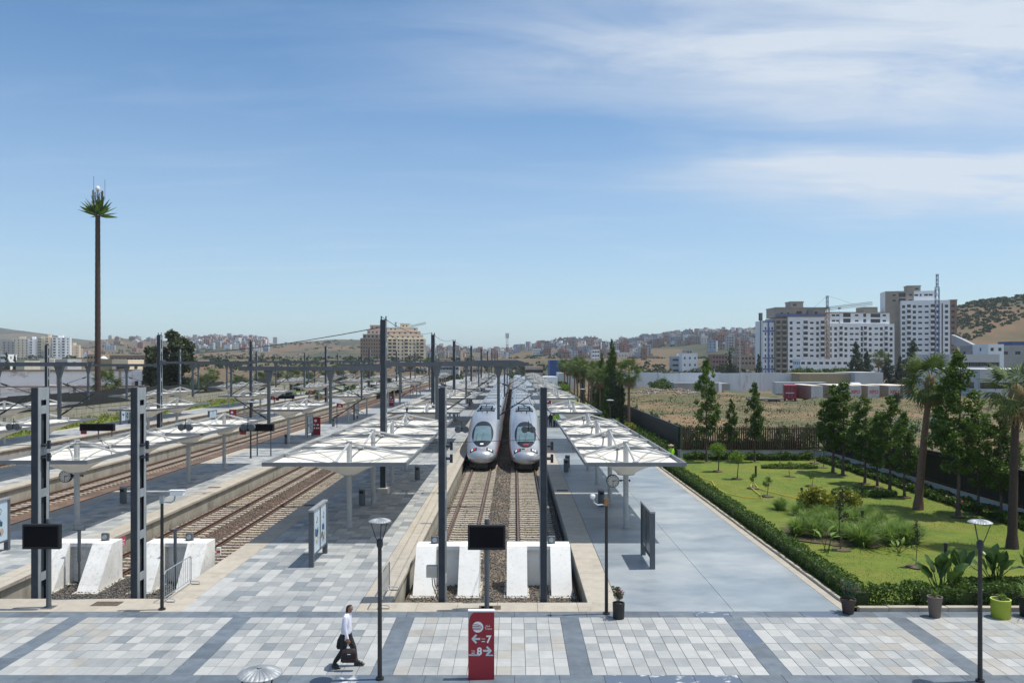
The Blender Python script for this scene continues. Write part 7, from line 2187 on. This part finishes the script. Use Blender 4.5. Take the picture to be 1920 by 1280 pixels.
for yy in (-1, .2, 3.5):
    for s in (-1, 1): b = MB(); b.tube((s * .8, yy, .5), (s * 1.15, yy, .5), .5, n=12); b.build('wheel', M['tyre'], t)

# trees in front of the apartment blocks
for i_, (px, Y_, top, kk, w, lab) in enumerate(((1604, 300, 642, PINE, 1.05, 'tall dark conifer left of the small palm below the apartment blocks'), (1625, 300, 660, PINE, 1.1, 'dark conifer directly left of the small palm below the apartment blocks'), (1665, 300, 664, PINE, 1.2, 'dark spreading conifer right of the small palm'), (1688, 300, 668, PINE, .9, 'lower dark conifer behind the lettered trailers'), (1712, 295, 641, PINE, 1.3, 'tallest dark conifer beside the leaning palm crown'),
                                            (1368, 330, 659, PINE, .7, 'pointed dark conifer above the long wall, left of the thin pole'), (1422, 330, 664, PINE, .7, 'pointed dark conifer above the long wall by the floodlight mast'), (12, 330, 661, PINE, .6, 'pointed dark tree behind the ruined wall at the left edge'), (28, 330, 666, PINE, .55, 'second pointed dark tree behind the ruined wall'))):
    s = (EYE + 1.3 - (top - 674) * Y_ / FOC) / 10
    kk.place(lab, 'tree', (at(px, Y_), Y_, -1.3), 'distant dark conifers', i_, (s * w, s * w, s))
PK[0].place('small fan palm with a dry brown skirt below the apartment blocks', 'palm tree', (at(1646, 240), 240, -1.0), 'lone palms', .4, (1.5, 1.5, 1.5))
for i_, (px, Y_, s, kk) in enumerate(((1490, 330, 1.5, 0), (1505, 330, 1.7, 0), (1520, 330, 1.7, 0), (1548, 330, 1.6, 0), (1562, 330, 1.7, 0), (1578, 330, 1.7, 0), (1592, 330, 1.6, 0))):
    FBUSH[kk].place('clipped green tree in the row below the white apartment blocks', 'tree', (at(px, Y_), Y_, .2), 'clipped trees below the apartment blocks', i_, (s * 1.2, s * 1.2, s))
hedge('hedge', 'long dark hedge in front of the white apartment blocks', at(1410, 300), at(1545, 300), 300, 303, 3.2, M['leaf_dark'], 2600, 1.0, z0=-1.3)
for i_ in range(10):
    FBUSH[0 if i_ % 2 else 3].place('dark green tree in the row behind the long white wall', 'tree', (at(1196 + i_ * 13, 330), 330, -.2), 'trees behind the long wall', i_, (1.15, 1.15, 1.15))
for i_, (px, Y_, s) in enumerate(((1352, 420, 1.8), (1372, 430, 1.6), (1010, 480, 1.7), (1078, 320, 1.4), (985, 420, 1.5))):
    FBUSH[1].place('rounded olive tree among the far buildings', 'tree', (at(px, Y_), Y_, -1.2), 'olive trees among far buildings', i_, (s * 1.3, s * 1.3, s * 1.4))

# ------------------------------------------------------------------ left of the platforms
def ruined_wall(x0, x1, y, z1, label, seed):
    t = thing('ruined_wall', label, 'wall', (x0, y, -1.6), 'ruined white walls', R(9))
    rs = random.Random(seed); n = max(3, int((x1 - x0) / 6)); w = (x1 - x0) / n
    for i in range(n):
        h0 = z1 + 1.6 + rs.uniform(-.25, .25)
        b = MB(); pts = [(0, 0)] + [(w - .02, 0)] + [((w - .02) * (1 - q / 6), h0 + rs.uniform(-.12, .12)) for q in range(7)]
        b.loft([[(x, yy, z) for x, z in pts] for yy in (0, .4)], 0, True, True)
        b.build('wall_panel', M['old_wall'], t, (w * i, 0, 0))
        if i: MB().box(w * i - .22, w * i + .22, -.2, -.004, 0, h0 - .3).build('pilaster', M['h_brown'] if i % 2 else M['old_wall'], t)
    MB().box(0, x1 - x0, -.35, -.01, (z1 + 1.6) * .98, (z1 + 1.6) * 1.02 ).build('coping_slab', M['b_brown'], t)
ruined_wall(-128, -78.4, 165, 6.2, 'tall ruined white wall with brown buttresses behind the outer platform', 3)
ruined_wall(-110, -66, 138, 3.7, 'lower ruined white wall in front of the taller one', 6)
t = thing('shed', 'ruined pale shed end at the right of the ruined wall', 'shed', (at(247, 168), 168, -1.6)); block(t, 0, 3.2, 0, 8, 0, 7.8, M['old_wall'], 3, [(1.0, .8, .4, 2.6), (2.3, .6, .4, 2.6)], 2)
# retaining wall and dark fence beyond the outer platform
t = thing('boundary_wall', 'pale concrete boundary wall beyond the outer platform', 'wall', (-62.3, 66, -1.7))
for i_ in range(34):
    MB().box(0, .4, i_ * 4.5, i_ * 4.5 + 4.48, 0, 3.5).build('wall_panel', M['concrete_wall'], t)
t = thing('dark_fence', 'tall black sheet fence on top of the pale boundary wall', 'fence', (-62.1, 66, 1.81))
for i_ in list(range(0, 19)) + [21, 22, 25, 28, 29]:
    b = MB(); b.loft([[(x_, 0, 0), (x_, 4.46, 0), (x_, 4.46, 2.1 + .1 * math.sin(i_)), (x_, 0, 2.1 + .1 * math.sin(i_ + .4))] for x_ in (0, .08)], 0, True, True); b.build('fence_panel', M['fence_dark'], t, (0, i_ * 4.5, 0))
g = MB(); g.box(-61.9, -55.1, 66, 300, -1.7, -.15); structure('verge_ground', g, M['lawn'])
n = 5200; P = np.stack([rng.uniform(-61.8, -55.3, n), 70 + 120 * rng.random(n) ** 1.3, rng.uniform(-.1, .5, n)], 1)
tag(put('verge_grass', quads(P, rng.uniform(.3, .6, n), -.5, 'verge_grass', [M['leaf_grass'], M['leaf_gold'], M['leaf_dry']], .4, rng.choice(3, n, p=(.5, .25, .25)))), kind='stuff')
BROAD.place('large dark green tree behind the outer platform, in front of the hills', 'tree', (-68.6, 160, -1.2), 'large dark trees on the left', 0, (1.75, 1.6, 1.66))
BROAD.place('smaller dark tree on the left side of the large one', 'tree', (-74.6, 164, -1.2), 'large dark trees on the left', 2.2, (1.1, 1.0, 1.34))
palms = [(203, 140, 3, 1.0, .9), (386, 178, 3, .8, .9), (400, 200, 0, .72, 1.0), (445, 190, 3, .75, .85), (487, 205, 3, .8, .9), (330, 172, 3, .6, .75), (520, 240, 1, .8, 1.1), (572, 260, 2, .85, 1.2), (590, 250, 0, .95, 1.2), (612, 255, 1, .8, 1.2), (634, 262, 2, .78, 1.1), (662, 258, 0, .8, 1.1), (690, 262, 1, .85, 1.2), (548, 235, 3, .9, 1.0), (770, 330, 1, 1, 1.4), (805, 330, 2, 1, 1.4)]
for i_, (px, Y_, kk, hs, ws) in enumerate(palms):
    lab = 'bushy fan palm in front of the ruined white walls' if i_ == 0 else 'low fan palm in the green strip beyond the outer platform' if i_ < 6 else 'fan palm in the far green strip left of the pink block'
    PK[kk].place(lab, 'palm tree', (at(px, Y_), Y_, -1.2), 'fan palms beyond the outer platform', i_ * 1.1, (ws * 1.15, ws * 1.15, hs * 1.25))
for i_ in range(46):
    px = 285 + (735 - 285) * (i_ + hrs.random()) / 46; Y_ = hrs.uniform(185, 300); s = hrs.uniform(.7, 1.25)
    if px < 320: Y_ = 176
    kk = hrs.choice((0, 1, 1, 2, 3)); ad = ('fresh green', 'olive', 'bluish green', 'very dark')[kk]
    FBUSH[kk].place(f'{ad} bush in the scrubby strip beyond the outer platform', 'bush', (at(px, Y_), Y_, -1.4), f'{ad} bushes beyond the outer platform', i_, (s * 1.2, s * 1.2, s))
for i_ in range(26):
    px = 30 + 270 * (i_ + hrs.random()) / 26; Y_ = hrs.uniform(230, 420); s = hrs.uniform(.8, 1.5)
    FBUSH[hrs.choice((0, 1, 3))].place('small dark tree among the low sheds at the far left', 'tree', (at(px, Y_), Y_, -1.4), 'trees among the far left sheds', i_, (s, s, s * .9))
for i_ in range(34):
    px = hrs.uniform(560, 1000); Y_ = hrs.uniform(330, 620); s = hrs.uniform(.8, 1.4)
    FBUSH[hrs.choice((0, 1, 3))].place('far small tree beyond the ends of the platforms', 'tree', (at(px, Y_), Y_, -1.4), 'far trees beyond the platforms', i_, (s * 1.2, s * 1.2, s))

# ------------------------------------------------------------------ air
hz = bpy.data.materials.new('haze'); hz.use_nodes = True
t_ = hz.node_tree
for n in list(t_.nodes):
    if n.type != 'OUTPUT_MATERIAL': t_.nodes.remove(n)
pv = t_.nodes.new('ShaderNodeVolumePrincipled')
pv.inputs['Color'].default_value = (.80, .90, 1.0, 1)
pv.inputs['Density'].default_value = HAZE
pv.inputs['Anisotropy'].default_value = .2
t_.links.new(pv.outputs[0], t_.nodes['Material Output'].inputs['Volume'])
b = MB(); b.box(-9200, 9200, -320, 9200, -3.2, 150)
if HAZE > 0: tag(b.build('haze', hz), kind='stuff')
